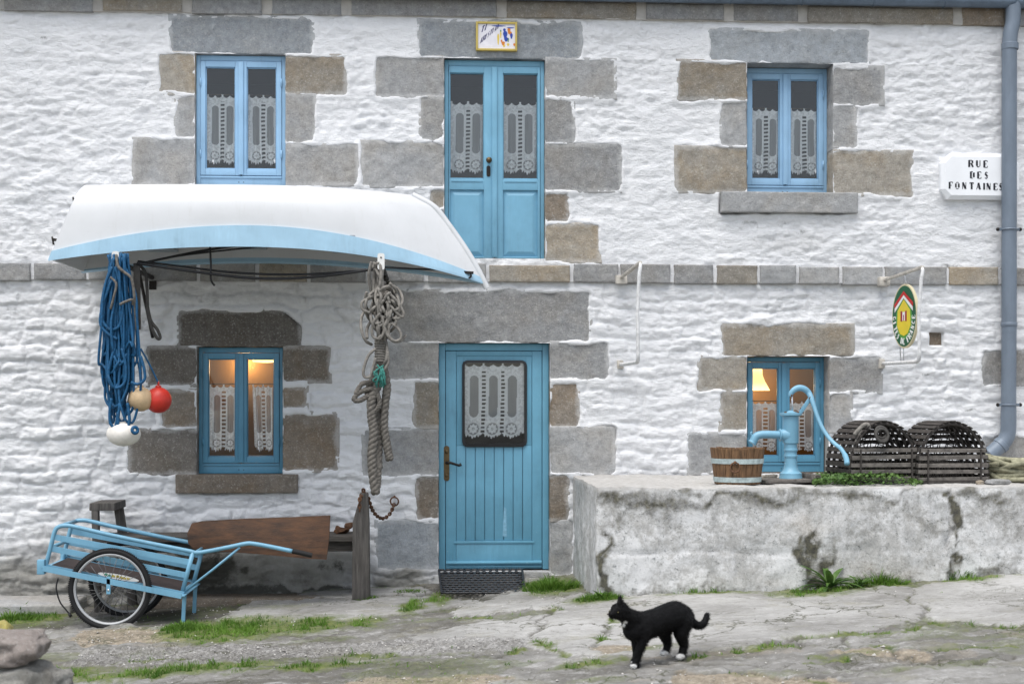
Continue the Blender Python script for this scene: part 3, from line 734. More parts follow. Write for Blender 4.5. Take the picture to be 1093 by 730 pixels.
def gbase(x, y):
    x = np.asarray(x, float); y = np.asarray(y, float)
    xc = np.clip(x, -5.5, 6.5); yc = np.clip(y, -7, .3)
    z = PL[0] * xc + PL[1] * yc + PL[2]
    for g, wi in zip(GC, RW_): z = z + wi * np.exp(-np.hypot(xc - g[0], yc - g[1]) / .9)
    return z
def Pg(px, py):
    r = ray(px, py); z = -.05
    for _ in range(30):
        t = (z - CAMZ) / r.z; z = .5 * z + .5 * float(gbase(r.x * t, r.y * t - DW))
    t = (z - CAMZ) / r.z
    return Vector((r.x * t, r.y * t - DW, z))
def gz_at(x, y): return float(gbase(x, y))
def inpoly(X, Y, poly):
    c = np.zeros(X.shape, bool); n = len(poly)
    for i in range(n):
        x0, y0 = poly[i]; x1, y1 = poly[(i + 1) % n]
        c ^= ((y0 > Y) != (y1 > Y)) & (X < (x1 - x0) * (Y - y0) / (y1 - y0 + 1e-12) + x0)
    return c
def segdist(X, Y, pts, closed=False):
    d = np.full(X.shape, 9.0); m = len(pts)
    for i in range(m if closed else m - 1):
        x0, y0 = pts[i]; x1, y1 = pts[(i + 1) % m]; dx, dy = x1 - x0, y1 - y0
        t = np.clip(((X - x0) * dx + (Y - y0) * dy) / (dx * dx + dy * dy + 1e-12), 0, 1)
        d = np.minimum(d, np.hypot(X - x0 - t * dx, Y - y0 - t * dy))
    return d
def gp(*pts): return [tuple(Pg(*p)[:2]) for p in pts]
SLABS = [gp((230,664),(266,641),(330,636),(462,635),(520,640),(448,655),(360,662)), gp((482,660),(484,648),(545,633),(600,628),(606,640),(588,650),(520,657)),
         gp((592,648),(600,627),(640,637),(760,632),(975,626),(970,640),(994,660),(900,676),(850,681),(790,690),(700,698),(600,700),(566,690),(585,668)),
         gp((975,642),(972,626),(1130,606),(1130,669),(1002,662)), gp((455,634),(470,626),(482,634),(470,637)), gp((300,676),(330,668),(372,672),(340,680)),
         gp((300,640),(330,628),(440,624),(470,632),(420,636)), gp((540,662),(590,655),(575,684),(480,690),(430,680))]
CRACKS = [gp((700,706),(800,692),(825,688),(850,682),(900,676),(965,675),(994,662),(1040,668),(1100,668)), gp((994,662),(976,645),(972,626)), gp((592,648),(582,662),(572,680),(600,700)),
          gp((850,682),(862,690),(940,690),(1000,694),(1093,690)), gp((905,677),(898,686),(862,690)), gp((80,709),(250,704),(400,700),(520,701),(560,695)), gp((940,690),(1010,712),(1093,700)),
          gp((480,661),(540,660),(600,652)), gp((650,662),(648,678),(640,690)), gp((700,722),(780,715),(860,722),(900,735)), gp((640,700),(720,706),(830,712),(900,704))]
SOIL = [gp((690,740),(720,716),(800,714),(905,722),(930,740)), gp((870,694),(930,690),(1010,696),(1000,704),(900,702)), gp((80,672),(150,668),(220,680),(160,688),(70,690)), gp((330,740),(360,724),(520,716),(560,722),(470,740)),
        gp((620,690),(690,684),(700,694),(630,700))]
DAMP_SHADE = [gp((140,636),(395,622),(400,640),(350,650),(270,655),(215,668),(140,672)), gp((0,664),(80,664),(80,670),(0,672)), gp((455,640),(475,632),(560,634),(600,630),(600,636),(560,641),(470,645))]  # damp earth, darkened further to paint contact shadow under bench and cart
GRAVEL = [gp((70,712),(90,694),(300,688),(520,682),(572,684),(560,697),(300,703),(130,712))]
MOSSP = [(30,660,36,6,1.),(250,672,60,12,1.),(330,668,40,9,.9),(390,664,22,6,.8),(200,672,24,10,1.),(440,648,12,9,.9),(470,640,12,8,.8),(180,716,100,5,1.),(330,712,70,4,.8),(60,720,50,6,.8),(592,626,26,8,1.),(640,640,30,5,.9),
         (640,704,26,5,.7),(612,706,30,4,.6),(880,702,22,4,.5),(1000,664,8,5,.9),(900,678,60,3,.6),(1040,668,40,2,.5),(820,690,40,3,.7),(930,694,70,3,.4),(760,634,60,3,.7),(880,630,60,5,.9),
         (950,622,30,5,.9),(1035,617,30,5,.9),(1075,611,20,5,.9),(300,648,60,5,.35),(230,648,40,5,.4),(640,726,40,4,.4),(960,715,40,4,.4),(1050,705,40,3,.4),(480,728,90,4,.35),(150,700,40,4,.3),(690,690,30,4,.5)]
def gfields(X, Y):
    wx = X + .05 * fbm(X * 6, Y * 6, 0, 81, 4, .6); wy = Y + .05 * fbm(X * 6, Y * 6, 0, 82, 4, .6)
    slab = np.zeros(X.shape); edge = np.full(X.shape, 9.0); tone = .20 + .25 * fbm(X * 1.2, Y * 1.8, 0, 83, 4)
    for k, s in enumerate(SLABS):
        ins = inpoly(wx, wy, s); d = segdist(wx, wy, s, True)
        slab = np.maximum(slab, np.where(ins, np.clip(d / .03, 0, 1), 0)); edge = np.minimum(edge, d); tone = np.where(ins, tone + .48 + .1 * math.sin(k * 2.3), tone)
    cr = np.full(X.shape, 9.0)
    for c in CRACKS: cr = np.minimum(cr, segdist(wx, wy, c))
    far = sstep(-3.2, -4.6, Y)
    vor = np.abs(fbm(X * 1.7 + 3, Y * 2.6, 0, 84, 5, .6))
    web = sstep(.045, .0, vor) * (1 - slab * .9) * (.35 + .65 * sstep(-.2, .3, fbm(X * .8, Y * .8, 0, 85, 2)))
    crack = np.maximum(np.exp(-(cr / .014) ** 2), .75 * web); crack = np.maximum(crack, .9 * np.exp(-(edge / .022) ** 2) * sstep(-2.2, -1.2, Y))
    for dm in DAMP_SHADE: crack = np.maximum(crack, .85 * np.where(inpoly(wx, wy, dm), np.clip(segdist(wx, wy, dm, True) / .06, 0, 1), 0) * (1 - .8 * slab))  # the crack mask also carries damp earth and painted contact shadow
    soil = np.zeros(X.shape)
    for s in SOIL: soil = np.maximum(soil, np.where(inpoly(wx, wy, s), np.clip(segdist(wx, wy, s, True) / .08, 0, 1), 0))
    soil = np.maximum(soil, .5 * sstep(.30, .6, fbm(X * 1.1, Y * 2.2, 0, 86, 4) - slab) * .8)
    grav = np.zeros(X.shape)
    for s in GRAVEL: grav = np.maximum(grav, np.where(inpoly(wx, wy, s), np.clip(segdist(wx, wy, s, True) / .05, 0, 1), 0))
    moss = np.zeros(X.shape)
    for (px, py, rx, ry, a) in MOSSP:
        p = Pg(px, py); sx = (Pg(px + rx, py) - p).length; sy = abs(Pg(px, py + ry).y - p.y)
        moss = np.maximum(moss, a * np.exp(-(((wx - p.x) / sx) ** 2 + ((wy - p.y) / sy) ** 2) * .8))
    moss = np.maximum(moss, .62 * np.exp(-(cr / .05) ** 2) * sstep(-.2, .3, fbm(X * 3, Y * 3, 0, 87, 3)))
    moss = np.maximum(moss, .33 * sstep(.05, .45, fbm(X * .9, Y * 3.2, 0, 97, 4)) * (1 - .5 * slab) * (1 - grav)); moss = np.maximum(moss, .4 * sstep(.1, .0, np.abs(Y + .03)) + .45 * web * sstep(0, .4, fbm(X * 1.5, Y * 1.5, 0, 88, 3)))
    z = gbase(X, Y) + .012 * fbm(X * 1.5, Y * 1.5, 0, 89, 4) + .010 * slab + .009 * fbm(X * 11, Y * 14, 0, 90, 4, .6) * (1 - .6 * slab) - .02 * crack * (1 - .3 * moss) - .010 * soil
    z += grav * (.012 + .008 * fbm(X * 38, Y * 38, 0, 91, 2)) + .008 * moss * fbm(X * 25, Y * 25, 0, 92, 2)
    st = 1 - np.abs(fbm(X * 2.2, Y * 9, 0, 93, 4)); z += .010 * (st - .6) * (1 - slab * .7)
    return z, moss, soil, grav, crack, tone
gxs = lines(-4.2, 6.0, .0165, np.array([]), -200, 200, 9.0); gxs = np.unique(np.round(np.concatenate([gxs, np.arange(-14, -4.2, .4), np.arange(6, 14, .4)]), 5))
gys = np.unique(np.round(np.concatenate([np.arange(-200, -7, 9.0), np.arange(-14, -6.2, .25), np.arange(-6.2, .12, .0165), np.arange(.5, 200, 20)]), 5))
GX, GY = np.meshgrid(gxs, gys)
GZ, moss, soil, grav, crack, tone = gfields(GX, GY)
def ground_z(x, y):
    i = min(max(np.searchsorted(gxs, x), 1), len(gxs) - 1); j = min(max(np.searchsorted(gys, y), 1), len(gys) - 1)
    return float(max(GZ[j, i], GZ[j - 1, i - 1]))
n = NT('ground'); v = n.geo()
fine = n.noise(v, 55, 5, .8); mid_ = n.noise(v, 7, 6, .72); big = n.noise(v, 1.3, 4, .6)
tn = n.math('ADD', n.math('MULTIPLY', n.attr('tone'), .7), n.math('MULTIPLY', mid_, .5))
c = n.ramp(tn, .25, .95, (.095, .09, .08, 1), (.41, .405, .395, 1))
c = n.mix(n.math('MULTIPLY', n.ramp(n.noise(n.geo((1, 3, 1)), 4, 6, .8), .52, .66), .5), c, (.50, .495, .49, 1))
c = n.mix(n.math('MULTIPLY', n.ramp(n.noise(v, 16, 6, .8), .55, .70), .55), c, (.14, .135, .115, 1))
c = n.mix(n.math('MULTIPLY', n.ramp(n.noise(v, 2.6, 6, .7), .54, .68), .45), c, (.21, .20, .14, 1))
gv = n.n('ShaderNodeTexVoronoi', Vector=v, Scale=55); gcol = n.ramp(gv.outputs['Color'], .1, .9, (.12, .115, .11, 1), (.44, .43, .42, 1))
c = n.mix(n.math('MULTIPLY', n.attr('gravel'), .5), c, gcol)
sc_ = n.ramp(n.noise(v, 26, 5, .75), .35, .7, (.17, .14, .105, 1), (.36, .315, .25, 1))
so = n.ramp(n.math('ADD', n.math('MULTIPLY', n.attr('soil'), .85), n.math('MULTIPLY', mid_, .7)), .62, .98)
c = n.mix(so, c, sc_)
c = n.mix(n.math('MULTIPLY', n.ramp(n.noise(v, 70, 4, .85), .58, .68), .5), c, (.09, .085, .075, 1))
c = n.mix(n.math('MULTIPLY', n.ramp(n.noise(v, 48, 5, .85), .60, .68), .55), c, (.56, .55, .53, 1))
c = n.mix(n.math('MULTIPLY', n.ramp(n.noise(n.geo((1, 2.6, 1)), 9, 6, .8), .54, .66), .5), c, (.12, .115, .085, 1))
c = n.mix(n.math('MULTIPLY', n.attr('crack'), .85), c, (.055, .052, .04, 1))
wv = n.n('ShaderNodeVectorMath', _operation='ADD'); n.set(wv.inputs[0], v)
wn = n.n('ShaderNodeTexNoise', Vector=v, Scale=3.5, Detail=5, Roughness=.65); wm = n.n('ShaderNodeVectorMath', _operation='SCALE'); n.set(wm.inputs[0], wn.outputs['Color']); wm.inputs['Scale'].default_value = .55; n.set(wv.inputs[1], wm.outputs[0])
ve = n.n('ShaderNodeTexVoronoi', _feature='DISTANCE_TO_EDGE', Vector=wv.outputs[0], Scale=1.15)
hair = n.math('MULTIPLY', n.ramp(ve.outputs['Distance'], .004, .016, (1, 1, 1, 1), (0, 0, 0, 1)), n.ramp(n.noise(v, .9, 3, .6), .42, .56))
ve2 = n.n('ShaderNodeTexVoronoi', _feature='DISTANCE_TO_EDGE', Vector=wv.outputs[0], Scale=4.2)
hair2 = n.math('MULTIPLY', n.ramp(ve2.outputs['Distance'], .008, .03, (1, 1, 1, 1), (0, 0, 0, 1)), n.ramp(n.noise(v, 1.4, 3, .6), .55, .64))
hair = n.math('MAXIMUM', hair, hair2)
c = n.mix(n.math('MULTIPLY', hair, .8), c, (.05, .052, .03, 1))
mg = n.ramp(n.math('ADD', n.attr('moss'), n.math('MULTIPLY', n.noise(v, 24, 6, .8), .8)), .62, .98)
mcol = n.ramp(n.noise(v, 18, 4, .7), .3, .7, (.045, .075, .016, 1), (.15, .17, .05, 1))
c = n.mix(n.math('MULTIPLY', mg, .9), c, mcol)
b = n.bump(mid_, .5, .02); b = n.bump(hair, -.6, .012, b); b = n.bump(fine, .6, .008, b); b = n.bump(n.math('MULTIPLY', gv.outputs['Distance'], n.attr('gravel')), .8, .015, b)
M['ground'] = n.done(c, n.math('ADD', n.math('MULTIPLY', mid_, .3), .6), b, 0, .3)
co = np.stack([GX.ravel(), GY.ravel(), GZ.ravel()], 1)
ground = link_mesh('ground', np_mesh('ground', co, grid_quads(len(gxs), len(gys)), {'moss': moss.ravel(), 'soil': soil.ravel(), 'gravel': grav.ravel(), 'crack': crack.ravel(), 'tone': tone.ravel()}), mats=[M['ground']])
tag(ground, kind='structure')

# ---- loose grit: small stones lying in the gravel band, in the cracks and along the walls
def grit(N, seed):
    r = np.random.default_rng(seed); x = r.uniform(-4, 5.8, N * 6); y = r.uniform(-5.6, -.05, N * 6)
    i = np.clip(np.searchsorted(gxs, x), 0, len(gxs) - 1); j = np.clip(np.searchsorted(gys, y), 0, len(gys) - 1)
    p = .35 * grav[j, i] + .35 * soil[j, i] + .3 * crack[j, i] + .02
    k = np.where((r.uniform(0, 1, N * 6) < p) & ~((x > 1.1) & (y > -1.76)))[0][:N]
    x, y, z = x[k], y[k], GZ[j[k], i[k]]; s = r.uniform(.0035, .0095, len(k)) * (1 + (r.uniform(0, 1, len(k)) > .97) * 1.2)
    oct_ = np.array([(1, 0, 0), (-1, 0, 0), (0, 1, 0), (0, -1, 0), (0, 0, .7), (0, 0, -.4), (.7, .7, .3), (-.7, -.7, .3)]); V = []
    d = oct_[None, :6, :] * r.uniform(.6, 1.25, (len(k), 6, 1)) * s[:, None, None]; a = r.uniform(0, 2 * PI, len(k)); c_a, s_a = np.cos(a)[:, None], np.sin(a)[:, None]
    co = np.stack([d[..., 0] * c_a - d[..., 1] * s_a + x[:, None], d[..., 0] * s_a + d[..., 1] * c_a + y[:, None], d[..., 2] + z[:, None] + .001], -1).reshape(-1, 3)
    t = np.array([(0, 2, 4), (2, 1, 4), (1, 3, 4), (3, 0, 4), (2, 0, 5), (1, 2, 5), (3, 1, 5), (0, 3, 5)]); f = (np.arange(len(k)) * 6)[:, None, None] + t[None]
    return np_mesh('loose_grit', co, f.reshape(-1, 3), {'tint': np.repeat(r.uniform(0, 1, len(k)), 6)}, smooth=False)
n = NT('grit'); M['grit'] = n.done(n.ramp(n.attr('tint'), 0, 1, (.15, .14, .13, 1), (.58, .56, .53, 1)), .9)
tag(link_mesh('loose_grit', grit(5500, 17), mats=[M['grit']]), 'loose grit and small stones scattered over the paving', 'grit', kind='stuff')
# ---- grass
n = NT('grass_blade'); rnd = n.attr('tint')
c = n.ramp(rnd, .0, 1.0, (.05, .125, .012, 1), (.17, .30, .045, 1))
n.set(n.b.inputs['Base Color'], c); n.set(n.b.inputs['Roughness'], .55); n.set(n.b.inputs['Specular IOR Level'], .3)
tl = n.n('ShaderNodeBsdfTranslucent', Color=c); mx = n.n('ShaderNodeMixShader'); n.set(mx.inputs[0], .3); n.set(mx.inputs[1], n.b.outputs[0]); n.set(mx.inputs[2], tl.outputs[0]); n.set(n.out.inputs['Surface'], mx.outputs[0])
M['grass'] = n.m
def blades(P0, hgt, lean, width, seed=0, tint=None):
    """P0 (N,3) feet; returns a mesh of bent tapering blades"""
    r = np.random.default_rng(seed); N = len(P0)
    az = r.uniform(0, 2 * PI, N); d = np.stack([np.cos(az), np.sin(az), np.zeros(N)], 1); s = np.stack([-np.sin(az), np.cos(az), np.zeros(N)], 1)
    tw = r.uniform(0, 2 * PI, N); s = np.stack([np.cos(tw), np.sin(tw), np.zeros(N)], 1)
    h = hgt[:, None]; ln = lean[:, None]; w = width[:, None]; up = np.array([[0, 0, 1.0]])
    rows = []
    for t, wf in ((0, 1.), (.45, .8), (.8, .45), (1., .06)):
        c = P0 + up * h * (t - .35 * ln * t * t) + d * h * ln * t * t * .9
        rows += [c - s * w * wf / 2, c + s * w * wf / 2]
    co = np.stack(rows, 1).reshape(-1, 3)
    base = (np.arange(N) * 8)[:, None]
    q = np.concatenate([base + np.array([[0, 1, 3, 2]]), base + np.array([[2, 3, 5, 4]]), base + np.array([[4, 5, 7, 6]])], 0)
    t = tint if tint is not None else r.uniform(0, 1, N)
    return co, q, np.repeat(t, 8)
r = np.random.default_rng(5)
N = 420000
bx = r.uniform(-4.1, 5.9, N); by = r.uniform(-5.6, -.02, N)
ii = np.clip(np.searchsorted(gxs, bx), 0, len(gxs) - 1); jj = np.clip(np.searchsorted(gys, by), 0, len(gys) - 1)
mo = moss[jj, ii]; pr = sstep(.50, .98, mo + .30 * fbm(bx * 14, by * 14, 0, 95, 3))
k = (r.uniform(0, 1, N) < pr) & ~((bx > 1.05) & (by > -1.74))
bx, by, mo, pr = bx[k], by[k], mo[k], pr[k]; bz = GZ[jj[k], ii[k]] - .004
tn_ = np.clip(.45 + .4 * fbm(bx * 2, by * 2, 0, 96, 3) + r.normal(0, .18, len(bx)), 0, 1)
co, q, t = blades(np.stack([bx, by, bz], 1), .014 + .044 * pr * r.uniform(.4, 1.2, len(bx)), r.uniform(.1, 1.1, len(bx)), r.uniform(.003, .0065, len(bx)), 3, tn_)
g = link_mesh('grass', np_mesh('grass', co, q, {'tint': t}), mats=[M['grass']]); tag(g, 'short bright green grass and moss in patches on the paving', 'grass', kind='stuff')
print('ground grass blades', len(bx))

def tuft(name, px, py, rad, hgt, count, label, seed, flat=.6, cat='grass tuft', group='grass tufts at the foot of the walls', width=(.004, .009), at=None):
    p = at if at is not None else Pg(px, py); r = np.random.default_rng(seed)
    a = r.uniform(0, 2 * PI, count); d = rad * np.sqrt(r.uniform(0, 1, count))
    x = p.x + d * np.cos(a); y = p.y + d * np.sin(a) * flat
    z = np.array([ground_z(i, j) if at is None else p.z for i, j in zip(x, y)]) - .006
    co, q, t = blades(np.stack([x, y, z], 1), hgt * r.uniform(.4, 1.1, count) * (1.05 - .6 * d / rad), r.uniform(.2, 1.2, count), r.uniform(*width, count), seed, np.clip(r.normal(.4, .25, count), 0, 1))
    o = link_mesh(name, np_mesh(name, co, q, {'tint': t}), origin=p, mats=[M['grass']]); return tag(o, label, cat, group)
tuft('grass_tuft', 588, 629, .22, .15, 900, 'thick grass tuft between the doormat and the end of the cistern', 1, .5)
tuft('grass_tuft', 640, 640, .17, .085, 420, 'low green tuft at the near left corner of the cistern', 2, .5)
tuft('grass_tuft', 716, 634, .14, .09, 200, 'sparse weedy tuft at the cistern foot right of the cat head', 3, .4)
tuft('grass_tuft', 938, 624, .22, .13, 520, 'grass tuft at the cistern foot right of the broad leaved plant', 4, .35)
tuft('grass_tuft', 1022, 617, .17, .14, 420, 'dark tuft under the mossy crack of the cistern', 5, .4)
tuft('grass_tuft', 1073, 612, .16, .13, 420, 'rightmost grass tuft at the cistern foot near the photo edge', 6, .4)
tuft('grass_tuft', 12, 662, .22, .10, 600, 'leftmost grass tuft in front of the stone kerb', 7, .5)
tuft('grass_tuft', 20, 658, .09, .16, 60, 'taller weed growing against the stone kerb at the far left', 8, .5, width=(.012, .022))
tuft('grass_tuft', 197, 672, .17, .09, 700, 'lush tuft of clover just right of the cart wheel', 9, .6)
tuft('grass_tuft', 390, 640, .10, .06, 200, 'small tuft at the foot of the bench end post', 10, .6)
tuft('grass_tuft', 437, 632, .13, .04, 250, 'low tuft between the bench end and the doormat', 11, .6)

# broad-leaved rosette at the cistern foot
def rosette(px, py, label, nleaf, ln, wd, seed, group=None, at=None):
    p = at if at is not None else Pg(px, py); r = random.Random(seed); mb = MB()
    for k in range(nleaf):
        az = 2 * PI * k / nleaf + r.uniform(-.3, .3); el = r.uniform(.25, 1.15); l = ln * r.uniform(.6, 1.1); w = wd * r.uniform(.7, 1.2)
        d = Vector((math.cos(az), math.sin(az) * .7, 0)); s = Vector((-math.sin(az), math.cos(az), 0)); pts = []
        for t in np.linspace(0, 1, 8):
            c = p + d * (l * t * math.cos(el * (1 - .5 * t))) + Vector((0, 0, 1)) * (l * (math.sin(el) * t - .55 * t * t * (1.15 - el * .5))) + Vector((0, 0, .012))
            ww = w * (math.sin(PI * min(1, t * .88 + .10)) ** .8) * (.35 if t < .12 else 1) / 2
            pts.append((c - s * ww + Vector((0, 0, .25 * ww)), c, c + s * ww + Vector((0, 0, .25 * ww))))
        vs = [q for row in pts for q in row]; fs = [(3 * i + j, 3 * i + j + 1, 3 * i + j + 4, 3 * i + j + 3) for i in range(7) for j in (0, 1)]
        mb.add(vs, fs)
    mb_o = mb.build('leafy_weed', M['leaf'], origin=p, smooth=True, fix=False)
    return tag(mb_o, label, 'plant', group)
n = NT('leaf'); v = n.geo(); c = n.ramp(n.noise(v, 14, 4, .6), .3, .7, (.035, .095, .018, 1), (.115, .2, .045, 1))
n.set(n.b.inputs['Base Color'], c); n.set(n.b.inputs['Roughness'], .42)
tl = n.n('ShaderNodeBsdfTranslucent', Color=c); mx = n.n('ShaderNodeMixShader'); n.set(mx.inputs[0], .25); n.set(mx.inputs[1], n.b.outputs[0]); n.set(mx.inputs[2], tl.outputs[0]); n.set(n.out.inputs['Surface'], mx.outputs[0]); M['leaf'] = n.m
rosette(886, 629, 'big broad leaved green weed at the cistern foot below the pump', 30, .30, .042, 3)
rosette(918, 628, 'smaller spiky weed just right of the big broad leaved weed', 22, .16, .02, 5)
rosette(640, 640, 'small round leaved weed at the cistern corner behind the cat head', 26, .10, .03, 9)
# ================================================================== materials for the things
n = NT('hull_white'); v = n.geo()
c = n.ramp(n.noise(v, 2.5, 4, .6), .3, .7, (.58, .59, .60, 1), (.635, .645, .66, 1))
c = n.mix(n.math('MULTIPLY', n.ramp(n.noise(n.geo((5, 5, .7)), 3.5, 6, .75), .54, .72), .32), c, (.50, .50, .48, 1))
c = n.mix(n.math('MULTIPLY', n.ramp(n.noise(n.geo((.6, 2, 6)), 9, 6, .8), .64, .70), .35), c, (.42, .43, .43, 1))
M['hull_white'] = n.done(c, n.math('ADD', n.math('MULTIPLY', n.noise(v, 6, 4, .6), .25), .26), n.bump(n.noise(n.geo((1, 1, 2)), 3, 3, .5), .12, .01), 0, .5)
M['boat_blue'] = paint('boat_blue', L(160, 195, 216), .36, .1, (.6, .65, .68, 1))
M['boat_inside'] = simple('boat_inside', L(150, 160, 168), .6, .2, 6, .15, 30)
M['rope_blue'] = simple('rope_blue', (.006, .085, .20, 1), .6, .35, 60, .6, 260)
M['rope_grey'] = simple('rope_grey', (.15, .138, .122, 1), .9, .4, 40, .8, 220)
M['rope_pale'] = simple('rope_pale', (.21, .197, .178, 1), .9, .35, 40, .8, 220)
M['rope_green'] = simple('rope_green', (.30, .29, .20, 1), .9, .4, 30, .8, 200)
M['twine'] = simple('twine', (.04, .20, .17, 1), .8, .3, 60, .5, 200)
M['cable'] = simple('cable', (.02, .02, .022, 1), .55, .3, 40, .2)
M['strap'] = simple('strap', (.055, .052, .048, 1), .8, .3, 40, .4, 150)
M['buoy_red'] = simple('buoy_red', (.52, .032, .02, 1), .45, .22, 11, .15, 60)
M['buoy_tan'] = simple('buoy_tan', (.55, .40, .24, 1), .6, .22, 11, .2, 60)
M['buoy_white'] = simple('buoy_white', (.70, .67, .62, 1), .55, .18, 9, .2, 50)
M['old_wood'] = simple('old_wood', (.085, .077, .070, 1), .88, .45, 9, .8, 40, stretch=(.5, 4, 6), dist=.008)
M['post_wood'] = simple('post_wood', (.10, .092, .085, 1), .88, .45, 9, .8, 40, stretch=(6, 4, .5), dist=.008)
M['rudder_wood'] = simple('rudder_wood', (.075, .034, .015, 1), .6, .55, 5, .5, 30, stretch=(1.2, 3, 5), dist=.006)
M['cart_blue'] = paint('cart_blue', L(110, 160, 186), .38, .3, (.25, .22, .2, 1))
M['deck_board'] = simple('deck_board', (.05, .036, .034, 1), .75, .25, 12, .3, 60)
M['rubber'] = simple('rubber', (.010, .010, .011, 1), .75, .3, 40, .3, 120)
M['steel'] = simple('steel', (.55, .56, .58, 1), .3, .12, 20, .08, 90, .9)
M['spoke'] = simple('spoke', (.16, .16, .165, 1), .4, .2, 20, .08, 90, .7)
M['rim'] = simple('rim', (.40, .41, .42, 1), .42, .1, 20, .08, 90, .2)
M['bleached'] = simple('bleached', (.52, .49, .44, 1), .9, .3, 22, .5, 60)
M['mat_rubber'] = simple('mat_rubber', (.026, .027, .031, 1), .45, .3, 40, .3, 90)
M['pump_blue'] = paint('pump_blue', L(112, 160, 184), .4, .35, (.3, .27, .22, 1))
M['stave'] = simple('stave', (.17, .095, .048, 1), .8, .5, 12, .7, 60, stretch=(6, 6, .6), dist=.006)
M['hoop_band'] = simple('hoop_band', (.42, .50, .50, 1), .6, .3, 22, .4, 70)
M['pot_slat'] = simple('pot_slat', (.05, .044, .04, 1), .85, .5, 20, .7, 80, dist=.006)
M['pot_pale'] = simple('pot_pale', (.14, .127, .115, 1), .85, .45, 20, .7, 80, dist=.006)
M['sign_white'] = simple('sign_white', (.80, .815, .84, 1), .45, .05, 3, .05)
M['sign_ink'] = simple('sign_ink', (.012, .012, .02, 1), .6, .1, 9, .05)
M['white_plastic'] = simple('white_plastic', (.75, .75, .73, 1), .45, .1, 12, .1)
def flat(name, c, rough=.45): return simple(name, c, rough, .08, 12, .05)

def smoothpts(pts, k=8):
    pts = [Vector(p) for p in pts]; out = []
    for i in range(len(pts) - 1):
        p0, p1, p2, p3 = pts[max(i - 1, 0)], pts[i], pts[i + 1], pts[min(i + 2, len(pts) - 1)]
        for j in range(k):
            t = j / k
            out.append(.5 * ((2 * p1) + (p2 - p0) * t + (2 * p0 - 5 * p1 + 4 * p2 - p3) * t * t + (3 * p1 - p0 - 3 * p2 + p3) * t ** 3))
    return out + [pts[-1]]
# ================================================================== upturned dinghy on wall brackets
YC = -.70
XL0, XL1 = P(52, 277, -1.2).x, P(93, 197, -1.0).x
zg0, zgm, zg1 = P(52, 277, -1.2).z, P(255, 262, -1.32).z, P(514, 302, YC).z
zb_ = P(270, 197.5, -1.02).z
def bx_left(q): return XL0 + (XL1 - XL0) * q
_R = [(P(p, 250, YC).x, q) for p, q in ((517, 0), (508, .18), (495, .40), (478, .65), (463, .84), (440, .97), (415, 1.0))]
def bx_right(q):
    for (xa_, qa), (xb_2, qb) in zip(_R[:-1], _R[1:]):
        if qa <= q <= qb: return xa_ + (xb_2 - xa_) * (q - qa) / (qb - qa)
    return _R[-1][0]
def sheer(s): return zgm + (zg0 - zgm) * max(0, 1 - s / .44) ** 2 + (zg1 - zgm) * max(0, (s - .44) / .56) ** 2.1
def halfbeam(s):
    if s < .42: return .50 + .125 * math.sin(PI / 2 * s / .42)
    return .625 * (1 - ((s - .42) / .58) ** 2.6) + .006
def hullpt(s, fi, out=0.0):
    """fi 0 near gunwale .. .5 keel .. 1 far gunwale"""
    a = PI * fi; m = 2 / 4.6; ca, sa = math.cos(a), math.sin(a)
    b = halfbeam(s) + out; q = max(0, sa) ** m
    y = -math.copysign(abs(ca) ** (m * .85), ca) * b
    zs = sheer(s); z = zs + (zb_ + out - zs) * q
    x = bx_left(q) * (1 - s) + bx_right(q) * s
    return Vector((x, YC + y, z))
boat = empty('rowing_boat', (P(290, 250, YC).x, YC, zgm), 'white upturned dinghy with pale blue rubbing strake hung as a canopy', 'boat')
S_ = [k / 56 for k in range(57)]; FI = [0] + [.5 * (1 - math.cos(PI * k / 40)) * 1.0 for k in range(1, 40)] + [1]
mb = MB(); nS, nF = len(S_), len(FI)
vs = [hullpt(s, f) for s in S_ for f in FI] + [hullpt(s, f, -.028) - Vector((0, 0, 0)) for s in S_ for f in FI]
k0 = nS * nF; fs = []
for i in range(nS - 1):
    for j in range(nF - 1):
        a, b, c_, d = i * nF + j, i * nF + j + 1, (i + 1) * nF + j + 1, (i + 1) * nF + j
        fs += [(a, b, c_, d), (k0 + d, k0 + c_, k0 + b, k0 + a)]
for i in range(nS - 1):
    for j in (0, nF - 1): fs.append((i * nF + j, (i + 1) * nF + j, k0 + (i + 1) * nF + j, k0 + i * nF + j))
mb.add(vs, fs); mb.build('hull', M['hull_white'], boat, smooth='auto')
mb = MB()                                                      # transom board closes the left end
tr = [hullpt(0, f, -.004) for f in FI]; n_ = len(tr); sh = Vector((.025, 0, 0))
mb.add([p for p in tr] + [p + sh for p in tr], [tuple(range(n_)), tuple(range(2 * n_ - 1, n_ - 1, -1))] + [(i, i + 1, n_ + i + 1, n_ + i) for i in range(n_ - 1)] + [(n_ - 1, 0, n_, 2 * n_ - 1)])
mb.build('transom', M['hull_white'], boat)
